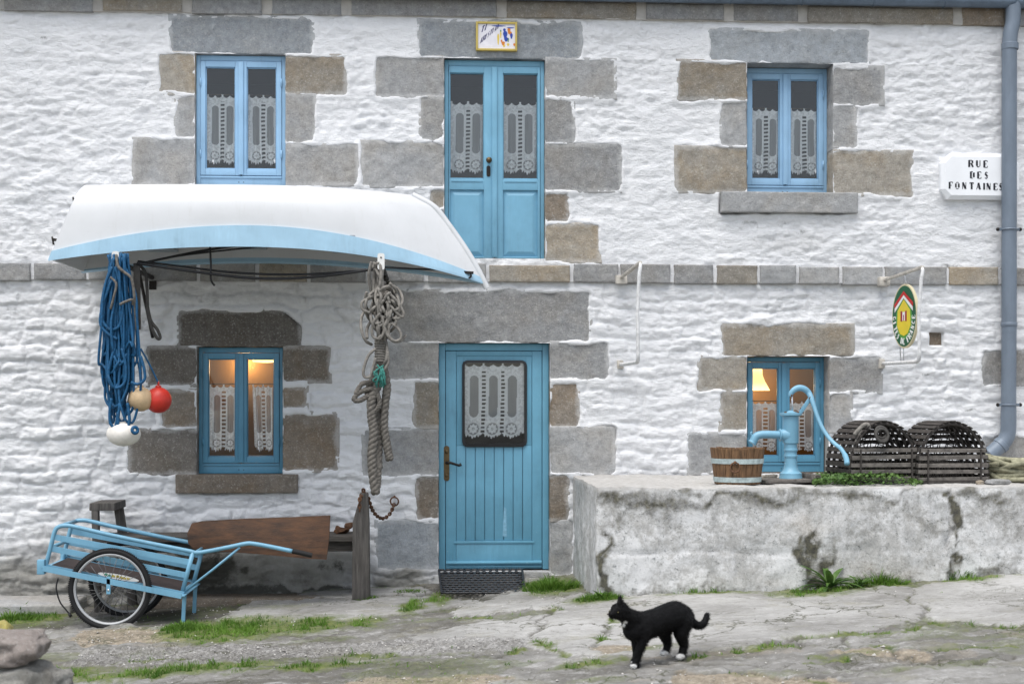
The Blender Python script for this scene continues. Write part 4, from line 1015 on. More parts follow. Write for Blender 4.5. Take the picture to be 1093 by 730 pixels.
def strake(side):
    mb = MB(); ring = []
    for s in S_:
        w = .03 + .115 * (math.sin(PI * min(1, max(0, .06 + s * .92))) ** .8)
        lo = hullpt(s, 0); hi = None
        # climb the section until the strake's width is used up
        row = []
        for t in np.linspace(0, 1, 5):
            f = 0
            zt_ = lo.z + w * t
            q = min(1, max(0, (zt_ - lo.z) / (zb_ - lo.z))); f = math.asin(min(1, q ** 2.3)) / PI
            p = hullpt(s, f if side < 0 else 1 - f, 0); p2 = hullpt(s, f if side < 0 else 1 - f, .014)
            if s > .985: p2 = p + Vector((0, .004 * side, 0))
            row.append((p2, p))
        ring.append([r_[0] for r_ in row] + [row[-1][1] - Vector((0, side * .008, 0)), row[0][1] - Vector((0, side * .034, 0.0)), row[0][0] - Vector((0, 0, .012))])
    m_ = len(ring[0])
    mb.add([p for r_ in ring for p in r_], [(i * m_ + j, i * m_ + (j + 1) % m_, (i + 1) * m_ + (j + 1) % m_, (i + 1) * m_ + j) for i in range(len(ring) - 1) for j in range(m_)] + [tuple(range(m_)), tuple((len(ring) - 1) * m_ + j for j in range(m_))])
    return mb.build('strake', M['boat_blue'], boat, smooth='auto')
strake(-1); strake(1)
mb = MB()                                                      # stem bar running down past the gunwale
ql = [0.97, .84, .65, .40, .18, 0, -.06]
pts = []
for q in ql:
    xx = bx_right(max(q, 0)) + (.02 if q < 0 else 0); zz = sheer(1) + (zb_ - sheer(1)) * q
    pts.append(Vector((xx, YC, zz)))
mb.tube(smoothpts(pts, 8), .026, 12); mb.build('stem', M['hull_white'], boat, smooth='auto')
for s in (.2, .42, .66):                                        # thwarts and stern sheets seen from beneath
    b = halfbeam(s) - .03; zz = sheer(s) + .10; x = bx_left(0) * (1 - s) + bx_right(0) * s
    mb = MB(); mb.box(x - .12, x + .12, YC - b, YC + b, zz, zz + .025); mb.build('thwart', M['boat_inside'], boat, bevel=.005, smooth=True)
mb = MB()
for s in np.linspace(.1, .9, 9):
    pl_ = [hullpt(s, f, -.035) for f in np.linspace(.06, .94, 18)]; mb.tube(pl_, .012, 6)
mb.build('rib', M['boat_inside'], boat, smooth=True)
for q, yo in ((.78, -.30), (.25, -.42)):
    x = bx_left(q); z = zg0 + (zb_ - zg0) * q; y = YC + yo
    mb = MB(); mb.tube([(x + .02, y, z), (x - .05, y, z + .012)], .009, 8); mb.tube([(x - .045, y, z - .03), (x - .055, y, z + .03)], .007, 8); mb.torus((x - .03, y - .01, z - .015), (0, 1, 0), .016, .005, 14, 6)
    mb.build('rudder_pintle', M['dark_iron'], boat, smooth=True)
xx = P(500, 290, YC - .12); mb = MB()
mb.torus((xx.x, xx.y, xx.z - .03), (0, 1, 0), .022, .007, 16, 8); mb.bar((xx.x - .05, xx.y, xx.z - .005), (xx.x + .04, xx.y, xx.z - .01), .03, .02); mb.build('mooring_ring', M['dark_iron'], boat)

# ================================================================== projecting wall brackets
def bracket(px, py, reach, label, kind):
    """an iron arm out of the wall; kind 'frame' adds the lower arm and the outer upright"""
    a = P(px, py, 0)
    t = empty('wall_bracket', a, label, 'bracket', 'iron brackets projecting from the facade')
    return t, a
BR = {}
for key, px, py, label in (('l', 125, 272, 'iron boat bracket with white tab above the blue rope'), ('r', 407, 274, 'iron boat bracket with white tab above the grey rope bundle')):
    tip = P(px, py + 6, -1.36); a = Vector((tip.x, 0, tip.z - .01))
    t = empty('wall_bracket', a, label, 'bracket', 'iron brackets under the boat')
    mb = MB(); mb.tube([a, Vector((tip.x, -1.30, tip.z - .012))], .02, 10); mb.bar((tip.x, -.012, a.z - .10), (tip.x, -.012, a.z + .10), .06, .014, (0, 1, 0)); mb.tube([(tip.x, -.02, a.z - .5), (tip.x, -.55, a.z - .02)], .014, 8)
    mb.build('arm', M['dark_iron'], t, smooth='auto')
    mb = MB(); mb.prism(rrect(tip.x - .026, tip.z - .062, tip.x + .026, tip.z + .062, .016), lambda p, q, s: (p, s, q), -1.42, -1.405); mb.build('end_tab', M['white_plastic'], t)
    mb = MB(); mb.lathe([(.006, 0), (.006, .006), (.001, .008)], (tip.x, -1.418, tip.z + .03), (0, -1, 0), 10); mb.build('bolt', M['dark_iron'], t, smooth=True)
    mb = MB(); mb.tube([(tip.x, -1.29, tip.z - .012), (tip.x, -1.40, tip.z - .02), (tip.x, -1.409, tip.z + .01)], .010, 8); mb.build('hook', M['dark_iron'], t, smooth=True)
    BR[key] = Vector((tip.x, -1.33, tip.z - .03))
def dframe(pa, pb, reach, label, tipb, tipt, ctop):
    lo = P(pa[0], pa[1], -.0); hi = P(pb[0], pb[1], -.06)
    x = lo.x; t = empty('wall_bracket', (x, 0, lo.z), label, 'bracket', 'projecting rod frames on the right of the facade')
    zb2, zt2 = lo.z, hi.z
    mb = MB()
    pts = [(x, .02, zb2), (x + .005, -.15, zb2 - .004), (x, -reach + .06, zb2 - .01), (x, -reach + .015, zb2 + .005), (x, -reach, zb2 + .06), (x - .004, -reach + .01, (zb2 + zt2) / 2), (x + .004, -reach - .03, zt2 - .08), (x + .012, -reach - .04, zt2 - .02), (x + .012, -reach - .02, zt2 + .012)]
    mb.tube(pts, [.016, .016, .016, .016, .015, .014, .015, .014, .011], 10); mb.build('rod', M['white_iron'], t, smooth=True)
    mb = MB(); mb.bar((x, .02, zt2 - .02), (x + .012, -reach - .035, zt2 + .008), .028, .022); mb.build('upper_arm', M['bleached'], t, bevel=.004, smooth=True)
    mb = MB(); mb.box(x - .03, x + .025, -.035, .0, zb2 - .035, zb2 + .04); mb.build('wall_plug', M['bleached'], t, bevel=.012, noise=.008, smooth=True)
    mb = MB(); mb.box(x - .05, x + .05, -.10, -.03, zt2 - .07, zt2 + .005); mb.build('wedge', M['bleached'], t, bevel=.012, noise=.01, smooth=True)
    return x, zb2, zt2
dframe((662, 389), (660, 294), 1.05, 'white bent rod frame projecting beside the lintel of the front door', None, None, None)
sx_, szb, szt = dframe((941, 388), (940, 297), .95, 'white bent rod frame that carries the green oval sign', None, None, None)

# ================================================================== ropes, straps, cables, buoys
r = random.Random(12); mb = MB(); h = BR['l']; Yb = -1.36
def B(px, py, dy=0): return P(px, py, Yb + dy)
for k in range(40):
    c0 = 127 + r.gauss(0, 3.0); bot = r.choice([r.uniform(395, 425), r.uniform(428, 452), r.uniform(370, 400)]); w = r.uniform(3, 11); cx_ = 129 + r.uniform(-12, 9); dy = r.uniform(-.07, .08)
    L_ = [(c0 - r.uniform(1, 6), 270 + r.uniform(0, 6)), (cx_ - w * .55, 310), (cx_ - w * .8 + r.uniform(-2, 2), 345), (cx_ - w + r.uniform(-3, 3), (345 + bot) / 2 + 14), (cx_ - w * .7, bot - 9), (cx_, bot), (cx_ + w * .7, bot - 9), (cx_ + w + r.uniform(-3, 3), (345 + bot) / 2 + 10), (cx_ + w * .8 + r.uniform(-2, 2), 345), (cx_ + w * .5, 310), (c0 + r.uniform(1, 7), 270 + r.uniform(0, 6))]
    mb.tube(smoothpts([B(a + r.uniform(-1.2, 1.2), b, dy + .025 * math.sin(i * 1.3 + k)) for i, (a, b) in enumerate(L_)], 6), .0098, 7)
for loop in ([(120, 285), (112, 305), (108, 335), (113, 348), (120, 352), (128, 346), (131, 325), (127, 300), (123, 285)], [(119, 300), (110, 325), (107, 345), (115, 356), (125, 362)], [(122, 372), (116, 395), (117, 408), (124, 414), (133, 408), (134, 390), (130, 372)],
             [(150, 380), (154, 395), (154, 405), (147, 410), (140, 408)], [(119, 425), (117, 440), (118, 452), (123, 455), (126, 440)], [(128, 430), (126, 452), (132, 461), (138, 450), (136, 430)]):
    mb.tube(smoothpts([B(a, b, -.075) for a, b in loop], 6), .0115, 7)
rope = mb.build('blue_rope', M['rope_blue'], origin=h, smooth=True); tag(rope, 'long hank of bright blue rope hung from the left bracket', 'rope')
mb = MB()
mb.tube(smoothpts([B(124, 272, -.08), B(126, 284, -.1), B(133, 291, -.1), B(140, 297, -.1), B(143, 312, -.09), B(145, 338, -.06), B(146, 352, -.05)], 6), .011, 7)
mb.tube(smoothpts([B(118, 296, -.1), B(124, 303, -.11), B(122, 315, -.11), B(118, 330, -.09)], 6), .009, 7)
mb.tube(smoothpts([B(128, 325, -.11), B(134, 322, -.12), B(141, 320, -.11), B(142, 325, -.08)], 6), .010, 7)
tag(mb.build('lashing', M['rope_grey'], origin=B(124, 272, -.08), smooth=True), 'thin grey cord tied around the hank of blue rope', 'cord')
# rubber strap and looped cord beside it
mb = MB(); xs_ = P(146, 285, -1.2)
mb.bar((xs_.x, -1.2, P(146, 281, -1.2).z), (xs_.x + .005, -1.2, P(146, 352, -1.2).z), .05, .022, (0, 1, 0)); tag(mb.build('rubber_strap', M['strap'], origin='base', bevel=.005, smooth=True), 'flat dark strap hanging beside the hank of blue rope', 'strap')
mb = MB(); q = lambda a, b: P(a, b, -1.1)
mb.tube(smoothpts([q(149, 283), q(155, 291), q(157, 310), q(158, 335), q(162, 350), q(168, 361), q(171, 360), q(168, 352), q(161, 342), q(157, 325)], 6), .012, 8)
tag(mb.build('looped_cord', M['strap'], origin=q(149, 283), smooth=True), 'dark looped cord end dangling right of the strap', 'cord')
# cables under the boat
def cable(pts, label, rad=.011, mat='cable'):
    mb = MB(); mb.tube(smoothpts([P(*p) for p in pts], 7), rad, 7); return tag(mb.build('cable', M[mat], origin=P(*pts[0]), smooth=True), label, 'cable')
cable([(146, 281, -1.22), (200, 289, -1.2), (270, 297, -1.15), (330, 296, -1.15), (388, 289, -1.2), (404, 284, -1.25)], 'lowest sagging black cable strung between the two boat brackets')
cable([(147, 279, -1.1), (190, 284, -1.1), (250, 291, -1.1), (320, 293, -1.1), (402, 288, -1.15)], 'upper sagging black cable strung between the two boat brackets', .009)
cable([(143, 283, -1.2), (180, 275, -1.0), (215, 268, -.8), (255, 262, -.6)], 'black line slanting up from the left bracket into the boat', .010)
cable([(152, 281, -.9), (200, 272, -.9), (280, 263, -.9)], 'second thin line slanting up under the boat', .007)
cable([(407, 285, -1.2), (440, 287, -1.0), (470, 288, -.8), (498, 289, -.72)], 'black line from the right bracket to the bow', .008)
cable([(224, 262, -1.15), (225, 282, -1.15), (225, 298, -1.15), (229, 305, -1.13)], 'short black cable end dangling under the middle of the boat', .008)
# grey rope bundle
r = random.Random(4); mb = MB(); Yr = -1.38
def Q(px, py, dy=0): return P(px, py, Yr + dy)
for k in range(9):
    x0 = 405 + r.uniform(-14, 10); x1 = 404 + r.uniform(-8, 8)
    mb.tube(smoothpts([Q(x0, 277 + r.uniform(0, 6), r.uniform(-.05, .05)), Q((x0 + x1) / 2 + r.uniform(-4, 4), 296, r.uniform(-.06, .04)), Q(x1, 318, r.uniform(-.06, .04))], 6), .0125, 7)
for k in range(26):                                             # the tangled middle: loose bights
    cx_ = 408 + r.gauss(0, 6.5); cy_ = 335 + r.gauss(0, 11); rx, ry = r.uniform(4, 13), r.uniform(9, 22); ph = r.uniform(0, 6); tl_ = r.uniform(-.6, .6); pts = []
    for t in np.linspace(0, r.uniform(4.5, 6.6), 9):
        a, b = rx * math.cos(t + ph), ry * math.sin(t + ph); pts.append(Q(cx_ + a * math.cos(tl_) - b * math.sin(tl_) * .5, cy_ + b * math.cos(tl_) + a * math.sin(tl_), -.06 + .07 * math.sin(t * 1.7 + k)))
    mb.tube(smoothpts(pts, 5), .0115, 7)
for lp_ in ([(400, 340), (397, 352), (399, 360), (406, 361), (410, 352), (408, 338)], [(418, 345), (426, 352), (428, 361), (421, 364), (415, 358), (416, 345)], [(414, 312), (424, 322), (431, 335), (428, 338), (420, 330), (412, 322)], [(396, 318), (387, 322), (387, 330), (395, 334)],
            [(401, 372), (393, 380), (388, 395), (389, 402), (395, 402), (398, 393), (401, 382)], [(414, 375), (414, 388), (408, 396), (402, 390)]):
    mb.tube(smoothpts([Q(a, b, -.12) for a, b in lp_], 6), .0115, 7)
tag(mb.build('rope_bundle', M['rope_pale'], origin=BR['r'], smooth=True), 'tangled bundle of grey rope hung from the right bracket', 'rope')
mb = MB()
def coilrope(pts, rad, rope_r, turns, n=120):                    # laid rope: three strands twisted about a path
    c = smoothpts(pts, 14); out = MB()
    for s in range(3):
        pp = []
        for i, p in enumerate(c):
            t = (c[min(i + 1, len(c) - 1)] - c[max(i - 1, 0)]).normalized(); a = t.orthogonal().normalized(); b = t.cross(a); q_ = 2 * PI * (s / 3 + turns * i / len(c)); pp.append(p + (a * math.cos(q_) + b * math.sin(q_)) * rad)
        out.tube(pp, rope_r, 7)
    return out
for k, yy in enumerate(np.linspace(364, 386, 9)):                # whipping turns round the neck
    c = Q(406, yy, -.04); mb.torus(c, (.05, .15, 1), .036, .010, 20, 8)
mb.tube([Q(406, 350, -.04), Q(406, 392, -.04)], .03, 10)
tag(mb.build('rope_whipping', M['rope_pale'], origin=Q(406, 364), smooth=True), 'tight turns of pale cord binding the grey rope bundle', 'cord')
mb = coilrope([Q(407, 384, -.01), Q(401, 402, -.02), Q(394, 418, -.03), Q(401, 436, -.02), Q(404, 458, -.01), Q(400, 480, -.03), Q(404, 500, -.04)], .017, .021, 8)
m2 = coilrope([Q(406, 385, -.03), Q(404, 408, -.05), Q(397, 425, -.07), Q(397, 445, -.07), Q(399, 462, -.07), Q(397, 485, -.07), Q(398, 505, -.07), Q(401, 526, -.07)], .017, .021, 9); mb.add(m2.v, m2.f)
m2 = coilrope([Q(409, 390, 0), Q(413, 412, -.03), Q(411, 432, -.04), Q(410, 455, -.04), Q(413, 475, -.04), Q(416, 490, -.04)], .015, .019, 7); mb.add(m2.v, m2.f)
m2 = coilrope([Q(404, 400, .02), Q(398, 425, .03), Q(402, 450, .0), Q(404, 478, -.02), Q(403, 505, -.05), Q(402, 520, -.06)], .015, .019, 8); mb.add(m2.v, m2.f)
for lp_ in ([(399, 415), (390, 416), (381, 421), (378, 427), (385, 427), (393, 422)], [(396, 408), (386, 410), (380, 420)], [(401, 420), (394, 430), (397, 440), (405, 432), (403, 420)]):
    m2 = coilrope([Q(a, b, -.08) for a, b in lp_], .009, .011, 5); mb.add(m2.v, m2.f)
tag(mb.build('mooring_rope', M['rope_grey'], origin=Q(404, 388), smooth=True), 'thick frayed mooring rope hanging below the bound rope bundle', 'rope')
mb = MB(); r = random.Random(3)
for k in range(12):
    mb.tube(smoothpts([Q(404 + r.uniform(-5, 7), 393 + r.uniform(-4, 5), -.13), Q(405 + r.uniform(-8, 8), 402 + r.uniform(-5, 5), -.15), Q(403 + r.uniform(-9, 9), 410 + r.uniform(-3, 4), -.12)], 5), .006, 6)
tag(mb.build('twine', M['twine'], origin=Q(405, 400, -.13), smooth=True), 'scrap of turquoise twine caught in the grey ropes', 'twine')
# buoys
def buoy(px, py, rad, Y, mat, label, sq=1.0):
    c = P(px, py, Y); t = empty('buoy', c, label, 'buoy', 'fishing buoys hanging by the blue rope')
    mb = MB(); mb.ball(c, (rad, rad, rad * sq), 32, 20); mb.build('float', M[mat], t, smooth=True)
    mb = MB(); mb.lathe([(.022, 0), (.024, .012), (.016, .022)], c + Vector((0, 0, rad * sq - .008)), n=14); mb.torus(c + Vector((0, 0, rad * sq + .022)), (1, .4, 0), .016, .006, 16, 8); mb.build('eyelet', M[mat], t, smooth=True)
    mb = MB(); top = c + Vector((0, 0, rad * sq + .03)); e_ = P(140 + (px - 140) * .35, 372, -1.33); mb.tube(smoothpts([top, (top + e_) / 2 + Vector((.01, 0, -.01)), e_], 6), .007, 7); mb.build('cord', M['rope_blue'], t, smooth=True)
buoy(169, 427, .098, -1.28, 'buoy_red', 'red round buoy at the right of the buoy cluster'); buoy(150, 426, .092, -1.34, 'buoy_tan', 'tan buoy half hidden behind the blue rope')
c = P(132, 463, -1.38); t = empty('buoy', c, 'scuffed white float with a blue rope through its eye', 'buoy', 'fishing buoys hanging by the blue rope')
mb = MB(); mb.ball(c, (.125, .105, .092), 32, 20); mb.build('float', M['buoy_white'], t, smooth=True)
mb = MB(); e_ = P(144, 459, -1.49); mb.torus(e_, (.6, -.8, .1), .022, .013, 18, 8); mb.build('eyelet', M['rope_blue'], t, smooth=True)
# small clip on the wall
c = P(152, 378, 0); mb = MB(); mb.box(c.x - .035, c.x + .03, -.06, -.01, c.z - .06, c.z + .03); mb.box(c.x - .02, c.x + .035, -.075, -.05, c.z + .015, c.z + .055)
tag(mb.build('wall_clip', M['white_plastic'], origin='base', bevel=.006, smooth=True), 'small white cable clip on the wall beside the blue rope', 'clip')

# ================================================================== bench with its loose board, chain
bl, br_ = P(112, 570, -.35).x, P(385, 575, -.35).x; zs_ = P(372, 571, -.50).z
bench = empty('bench', ((bl + br_) / 2, -.32, gz_at((bl + br_) / 2, -.3)), 'weathered grey wooden bench against the wall behind the handcart', 'bench')
mb = MB(); mb.box(bl - .02, br_ + .02, -.56, -.12, zs_ - .045, zs_); mb.build('seat', M['old_wood'], bench, bevel=.008, noise=.006, nscale=5, smooth=True)
mb = MB(); mb.box(bl + .05, br_ - .06, -.50, -.47, zs_ - .135, zs_ - .05); mb.build('apron', M['old_wood'], bench, bevel=.006, noise=.005, nscale=5, smooth=True)
zgd = gz_at(br_, -.5) - .03; ztp = P(388, 525, -.40).z
poly_ = [(br_ - .06, zgd), (br_ + .085, zgd), (br_ + .075, zs_ + .1), (br_ + .062, ztp), (br_ + .005, ztp + .004), (br_ - .012, zs_ + .26), (br_ - .05, zs_ + .12)]
mb = MB(); mb.prism(poly_, lambda a, b, t: (a, t, b), -.60, -.47); mb.build('end_board', M['post_wood'], bench, bevel=.01, noise=.006, nscale=6, smooth=True)
mb = MB(); mb.box(br_ - .02, br_ + .05, -.468, -.06, zs_ - .2, zs_ - .05); mb.box(br_ - .03, br_ + .06, -.17, -.06, zgd, zs_ - .202); mb.build('end_rail', M['post_wood'], bench, bevel=.01, noise=.005, nscale=6, smooth=True)
mb = MB(); zl_ = gz_at(bl, -.4) - .03; zt_ = P(113, 537, -.40).z
mb.bar((bl - .01, -.52, zl_), (bl - .045, -.50, zt_ - .02), .055, .07, (0, 1, 0)); mb.bar((bl + .19, -.14, zl_), (bl + .065, -.16, zt_ - .02), .07, .055, (0, 1, 0)); mb.box(bl - .085, bl + .12, -.54, -.12, zt_ - .05, zt_ + .01)
mb.build('end_frame', M['post_wood'], bench, bevel=.008, noise=.005, nscale=6, smooth=True)
mb = MB(); mb.ball((P(366, 555, -.3).x, -.3, zs_ + .03), (.06, .05, .03), 12, 8); mb.ball((P(373, 550, -.3).x, -.3, zs_ + .06), (.03, .03, .03), 10, 6); mb.ball((P(362, 559, -.36).x, -.36, zs_ + .025), (.035, .03, .022), 10, 6)
tag(mb.build('rusty_shackle', M['rust'], origin='base', noise=.02, nscale=14), 'small rusty lump of old ironwork on the right end of the bench seat', 'ironwork')
# varnished board leaning on the bench
pl = [(203, 560), (214, 558), (260, 555.5), (310, 553.5), (352, 551.5), (351, 575), (349, 597), (330, 596), (280, 592), (230, 588), (206, 586), (200, 580), (199, 570)]
P2 = [P(a, b, -.88) for a, b in pl]; mb = MB(); nrm = Vector((0, .25, .0))
v0 = [p + Vector((0, (p.z - zs_) * .25 + .02, 0)) for p in P2]
mb.add(v0 + [p + Vector((0, .03, .008)) for p in v0], [tuple(range(13)), tuple(range(25, 12, -1))] + [(i, 13 + i, 13 + (i + 1) % 13, (i + 1) % 13) for i in range(13)])
tag(mb.build('rudder_board', M['rudder_wood'], origin='base', bevel=.006, noise=.004, nscale=4, smooth=True), 'brown varnished rudder board with rounded left end leaning behind the cart handle', 'board')
# chain
def chain(pts, label, link=.030, wire=.006):
    c = smoothpts(pts, 12); L2 = [0]
    for a, b in zip(c[:-1], c[1:]): L2.append(L2[-1] + (b - a).length)
    mb = MB(); d = 0; k = 0
    while d < L2[-1]:
        i = min(np.searchsorted(L2, d), len(c) - 2); t = (c[i + 1] - c[i]).normalized() if i + 1 < len(c) else Vector((0, 0, -1)); side = t.cross(Vector((0, 1, 0))).normalized() if k % 2 else Vector((0, 1, 0)); nn = side; w = t.cross(nn).normalized(); p = c[i]
        lk = [p + t * (link * .62 * math.cos(q_)) + w * (link * .38 * math.sin(q_)) for q_ in np.linspace(0, 2 * PI, 12, endpoint=False)]
        mb.tube(lk, wire, 6, closed=True); d += link * .86; k += 1
    return mb, c
mb, c = chain([P(388, 524, -.55), P(384, 533, -.63), P(384, 546, -.63)], ''); m2, c2 = chain([P(388, 523, -.56), P(393, 531, -.50), P(397, 543, -.40), P(403, 551, -.30), P(410, 553, -.2), P(417, 547, -.12), P(421, 537, -.05)], ''); mb.add(m2.v, m2.f)
tag(mb.build('chain', M['rust'], origin=P(388, 525, -.4), smooth=True), 'rusty chain sagging from the bench end to the wall', 'chain')
c = P(421, 535, -.04); mb = MB(); mb.torus(c, (.3, 1, .1), .036, .007, 22, 8); mb.tube([c + Vector((0, 0, .036)), c + Vector((0, .06, .04))], .009, 8); tag(mb.build('wall_ring', M['rust'], origin=c, smooth=True), 'rusty iron mooring ring in the wall left of the front door', 'ring')

# ================================================================== handcart
YN, YF = -1.33, -.72
zw = gz_at(P(117, 660, YN).x, YN) ; wc = P(117.5, 628.5, YN)
cart = empty('handcart', (wc.x, (YN + YF) / 2, gz_at(wc.x, -1.0)), 'pale blue two wheeled handcart with tubular rails and dark deck', 'handcart')
RW = 43 * (wc.y + DW) / 1500 * 1.0
def wheel(y):
    c = Vector((wc.x, y, wc.z)); mb = MB()
    mb.lathe([(.012, -.05), (.012, -.032), (.03, -.03), (.03, -.024), (.016, -.02), (.016, .02), (.03, .024), (.03, .03), (.012, .032), (.012, .05)], c, (0, 1, 0), 16)
    for k in range(28):
        a = 2 * PI * k / 28; sd = .027 if k % 2 else -.027; b = a + (.34 if (k // 2) % 2 else -.34)
        mb.tube([c + Vector((math.cos(b) * .028, sd, math.sin(b) * .028)), c + Vector((math.cos(a) * (RW - .048), 0, math.sin(a) * (RW - .048)))], .0021, 5)
    w = mb.build('wheel', M['spoke'], cart, smooth=True)
    mb = MB(); mb.torus(c, (0, 1, 0), RW - .021, .021, 72, 12)
    for k in range(120):                                        # tread blocks
        a = 2 * PI * k / 120
        for s in (-1, 1):
            d = Vector((math.cos(a), 0, math.sin(a))); p = c + d * (RW - .002) + Vector((0, s * .011, 0)); tt = Vector((-math.sin(a), 0, math.cos(a)))
            mb.bar(p - tt * .0045, p + tt * .0045, .012, .007, d)
    mb.build('tyre', M['rubber'], w, smooth='auto')
    mb = MB(); mb.lathe([(RW - .056, -.012), (RW - .046, -.017), (RW - .040, -.015), (RW - .040, .015), (RW - .046, .017), (RW - .056, .012), (RW - .056, -.012)], c, (0, 1, 0), 72, cap=False); mb.build('rim', M['rim'], w, smooth='auto')
wheel(YN); wheel(YF)
mb = MB(); mb.tube([(wc.x, YN - .06, wc.z), (wc.x, YF + .06, wc.z)], .009, 8); mb.build('axle', M['steel'], cart, smooth=True)
yo, yi, fo, fi_ = YN - .055, YN + .06, YF + .055, YF - .06      # outer and inner planes of the near and far sides
def c_(px, py, y): return P(px, py, y)
def proj_(p, y): return Vector((p[0], y, p[1]))
near = lambda px, py: P(px, py, yi)
def far_of(p): return Vector((p.x, fi_, p.z))
# near and far upper structure share the same profile
TOP = [(47.5, 609), (54, 584), (58.5, 567), (63, 562), (70, 560.8), (80, 562), (110, 569), (150, 577.5), (200, 587.5), (209, 589.6), (222, 588), (245, 583.5), (262, 580), (270, 580), (285, 582.5), (312, 588)]
topn = [near(*p) for p in TOP]
for pts in (topn, [far_of(p) for p in topn]): MB().tube(smoothpts(pts, 5), .0165, 10).build('rail', M['cart_blue'], cart, smooth=True)
for f in (lambda p: p, far_of):
    for a, b in (((54, 585), (200, 614)), ((58, 573), (203, 600))):
        MB().bar(f(near(*a)), f(near(*b)), .008, .045, (0, 0, 1)).build('side_slat', M['cart_blue'], cart, bevel=.002)
for f in (lambda p: p, far_of):
    mb = MB(); mb.tube([f(near(206, 589)), f(near(194, 634))], .017, 10); mb.build('post', M['cart_blue'], cart, smooth=True)
mb = MB()
for a_, r_ in (((54, 584), .014), ((63, 562), .016), ((194, 632), .016), ((206, 591), .012)): MB().tube([near(*a_), far_of(near(*a_))], r_, 10).build('cross_bar', M['cart_blue'], cart, smooth=True)
mb = MB()
A0, A1 = P(46, 606.5, yo), P(194, 636, yo); B0, B1 = Vector((A0.x, yi, A0.z)), Vector((A1.x, yi, A1.z)); dz_ = lambda p, y: Vector((p.x, y, p.z))
for y in (yo, yi - .02, fi_ + .02, fo): mb.bar(dz_(A0, y), dz_(A1, y), .006, .042, (0, 0, 1))
mb.bar(dz_(A0, yo), dz_(A0, fo), .042, .006, (0, 0, 1)); mb.bar(dz_(A1, yo), dz_(A1, fo), .042, .006, (0, 0, 1))
for y in (yo + .003, fo - .003): mb.bar((wc.x, y, wc.z - .03), (wc.x, y, wc.z + .10), .012, .03, (1, 0, 0))
mb.build('lower_frame', M['cart_blue'], cart, bevel=.002)
mb = MB(); e1, e2 = A0 + (A1 - A0) * .03, A0 + (A1 - A0) * .985
for y0, y1 in ((yi, fi_),):
    mb.add([(e1.x, y0, e1.z + .005), (e2.x, y0, e2.z + .005), (e2.x, y1, e2.z + .005), (e1.x, y1, e1.z + .005), (e1.x, y0, e1.z + .02), (e2.x, y0, e2.z + .02), (e2.x, y1, e2.z + .02), (e1.x, y1, e1.z + .02)], [(0, 3, 2, 1), (4, 5, 6, 7), (0, 1, 5, 4), (1, 2, 6, 5), (2, 3, 7, 6), (3, 0, 4, 7)])
mb.build('deck', M['deck_board'], cart)
for f in (lambda p: p, far_of): MB().tube([f(near(197, 631)), f(near(228, 607)), f(near(256, 584))], .009, 8).build('handle_strut', M['cart_blue'], cart, smooth=True)
for f in (lambda p: p, far_of):
    mb = MB(); mb.tube([f(near(312, 588)), f(near(322, 590)), f(near(333, 592.6))], .019, 12); mb.build('grip', M['rubber'], cart, smooth='auto')
xg = near(196, 650).x
for f in (lambda p: p, far_of):
    mb = MB(); a = f(near(197, 634)); zf = gz_at(a.x, a.y); mb.bar(a, (a.x - .01, a.y, zf - .01), .028, .028); mb.build('stand', M['cart_blue'], cart, bevel=.003)
bk = P(45, 607, yo + .02)
for y in (yo + .03, fo - .03):
    mb = MB(); mb.box(bk.x - .035, bk.x + .02, y - .03, y + .03, bk.z - .04, bk.z + .07); mb.build('rear_bumper', M['cart_blue'], cart, bevel=.008, smooth=True)
# oval sticker with a scribbled wordless emblem on a guard strip behind the spokes
s0, s1 = P(104.5, 611.5, YN + .04), P(148.5, 619.5, YN + .04); cc = (s0 + s1) / 2; dx_ = (s1 - s0); ell = [(.5 * math.cos(t), .018 * math.sin(t)) for t in np.linspace(0, 2 * PI, 28, endpoint=False)]
mb = MB(); mb.prism(ell, lambda a, b, t: (cc.x + dx_.x * a, t, cc.z + dx_.z * a + b * 1.1), YN + .036, YN + .039); st_ = mb.build('sticker', M['white_plastic'], cart)
for nm_, col_, lst in (('sticker_lettering', (.55, .42, .02, 1), [(-.12, 0), (-.02, .003), (.07, 0), (.15, -.002), (.24, 0)]), ('sticker_swirl', (.03, .28, .16, 1), [(-.3, .002), (-.22, -.003)])):
    mb = MB()
    for k, (a, b) in enumerate(lst):
        for j, (p, q_) in enumerate((((-.03, -.008), (-.01, .009)), ((-.01, .009), (.015, -.007)), ((.015, -.007), (.035, .008)))):
            u0, u1 = a + p[0], a + q_[0]; mb.bar((cc.x + dx_.x * u0, YN + .034, cc.z + dx_.z * u0 + b + p[1]), (cc.x + dx_.x * u1, YN + .034, cc.z + dx_.z * u1 + b + q_[1]), .002, .006, (0, 0, 1))
    mb.build(nm_, flat(nm_, col_), st_)
mb = MB(); mb.tube(smoothpts([P(62, 617, -1.2), P(60, 628, -1.22), P(64, 642, -1.22), P(70, 650, -1.22), P(75, 656, -1.22)], 6), .006, 7); mb.tube([P(73.5, 654, -1.22), P(76, 658, -1.22)], .012, 8); mb.build('brake_cable', M['cable'], cart, smooth=True)

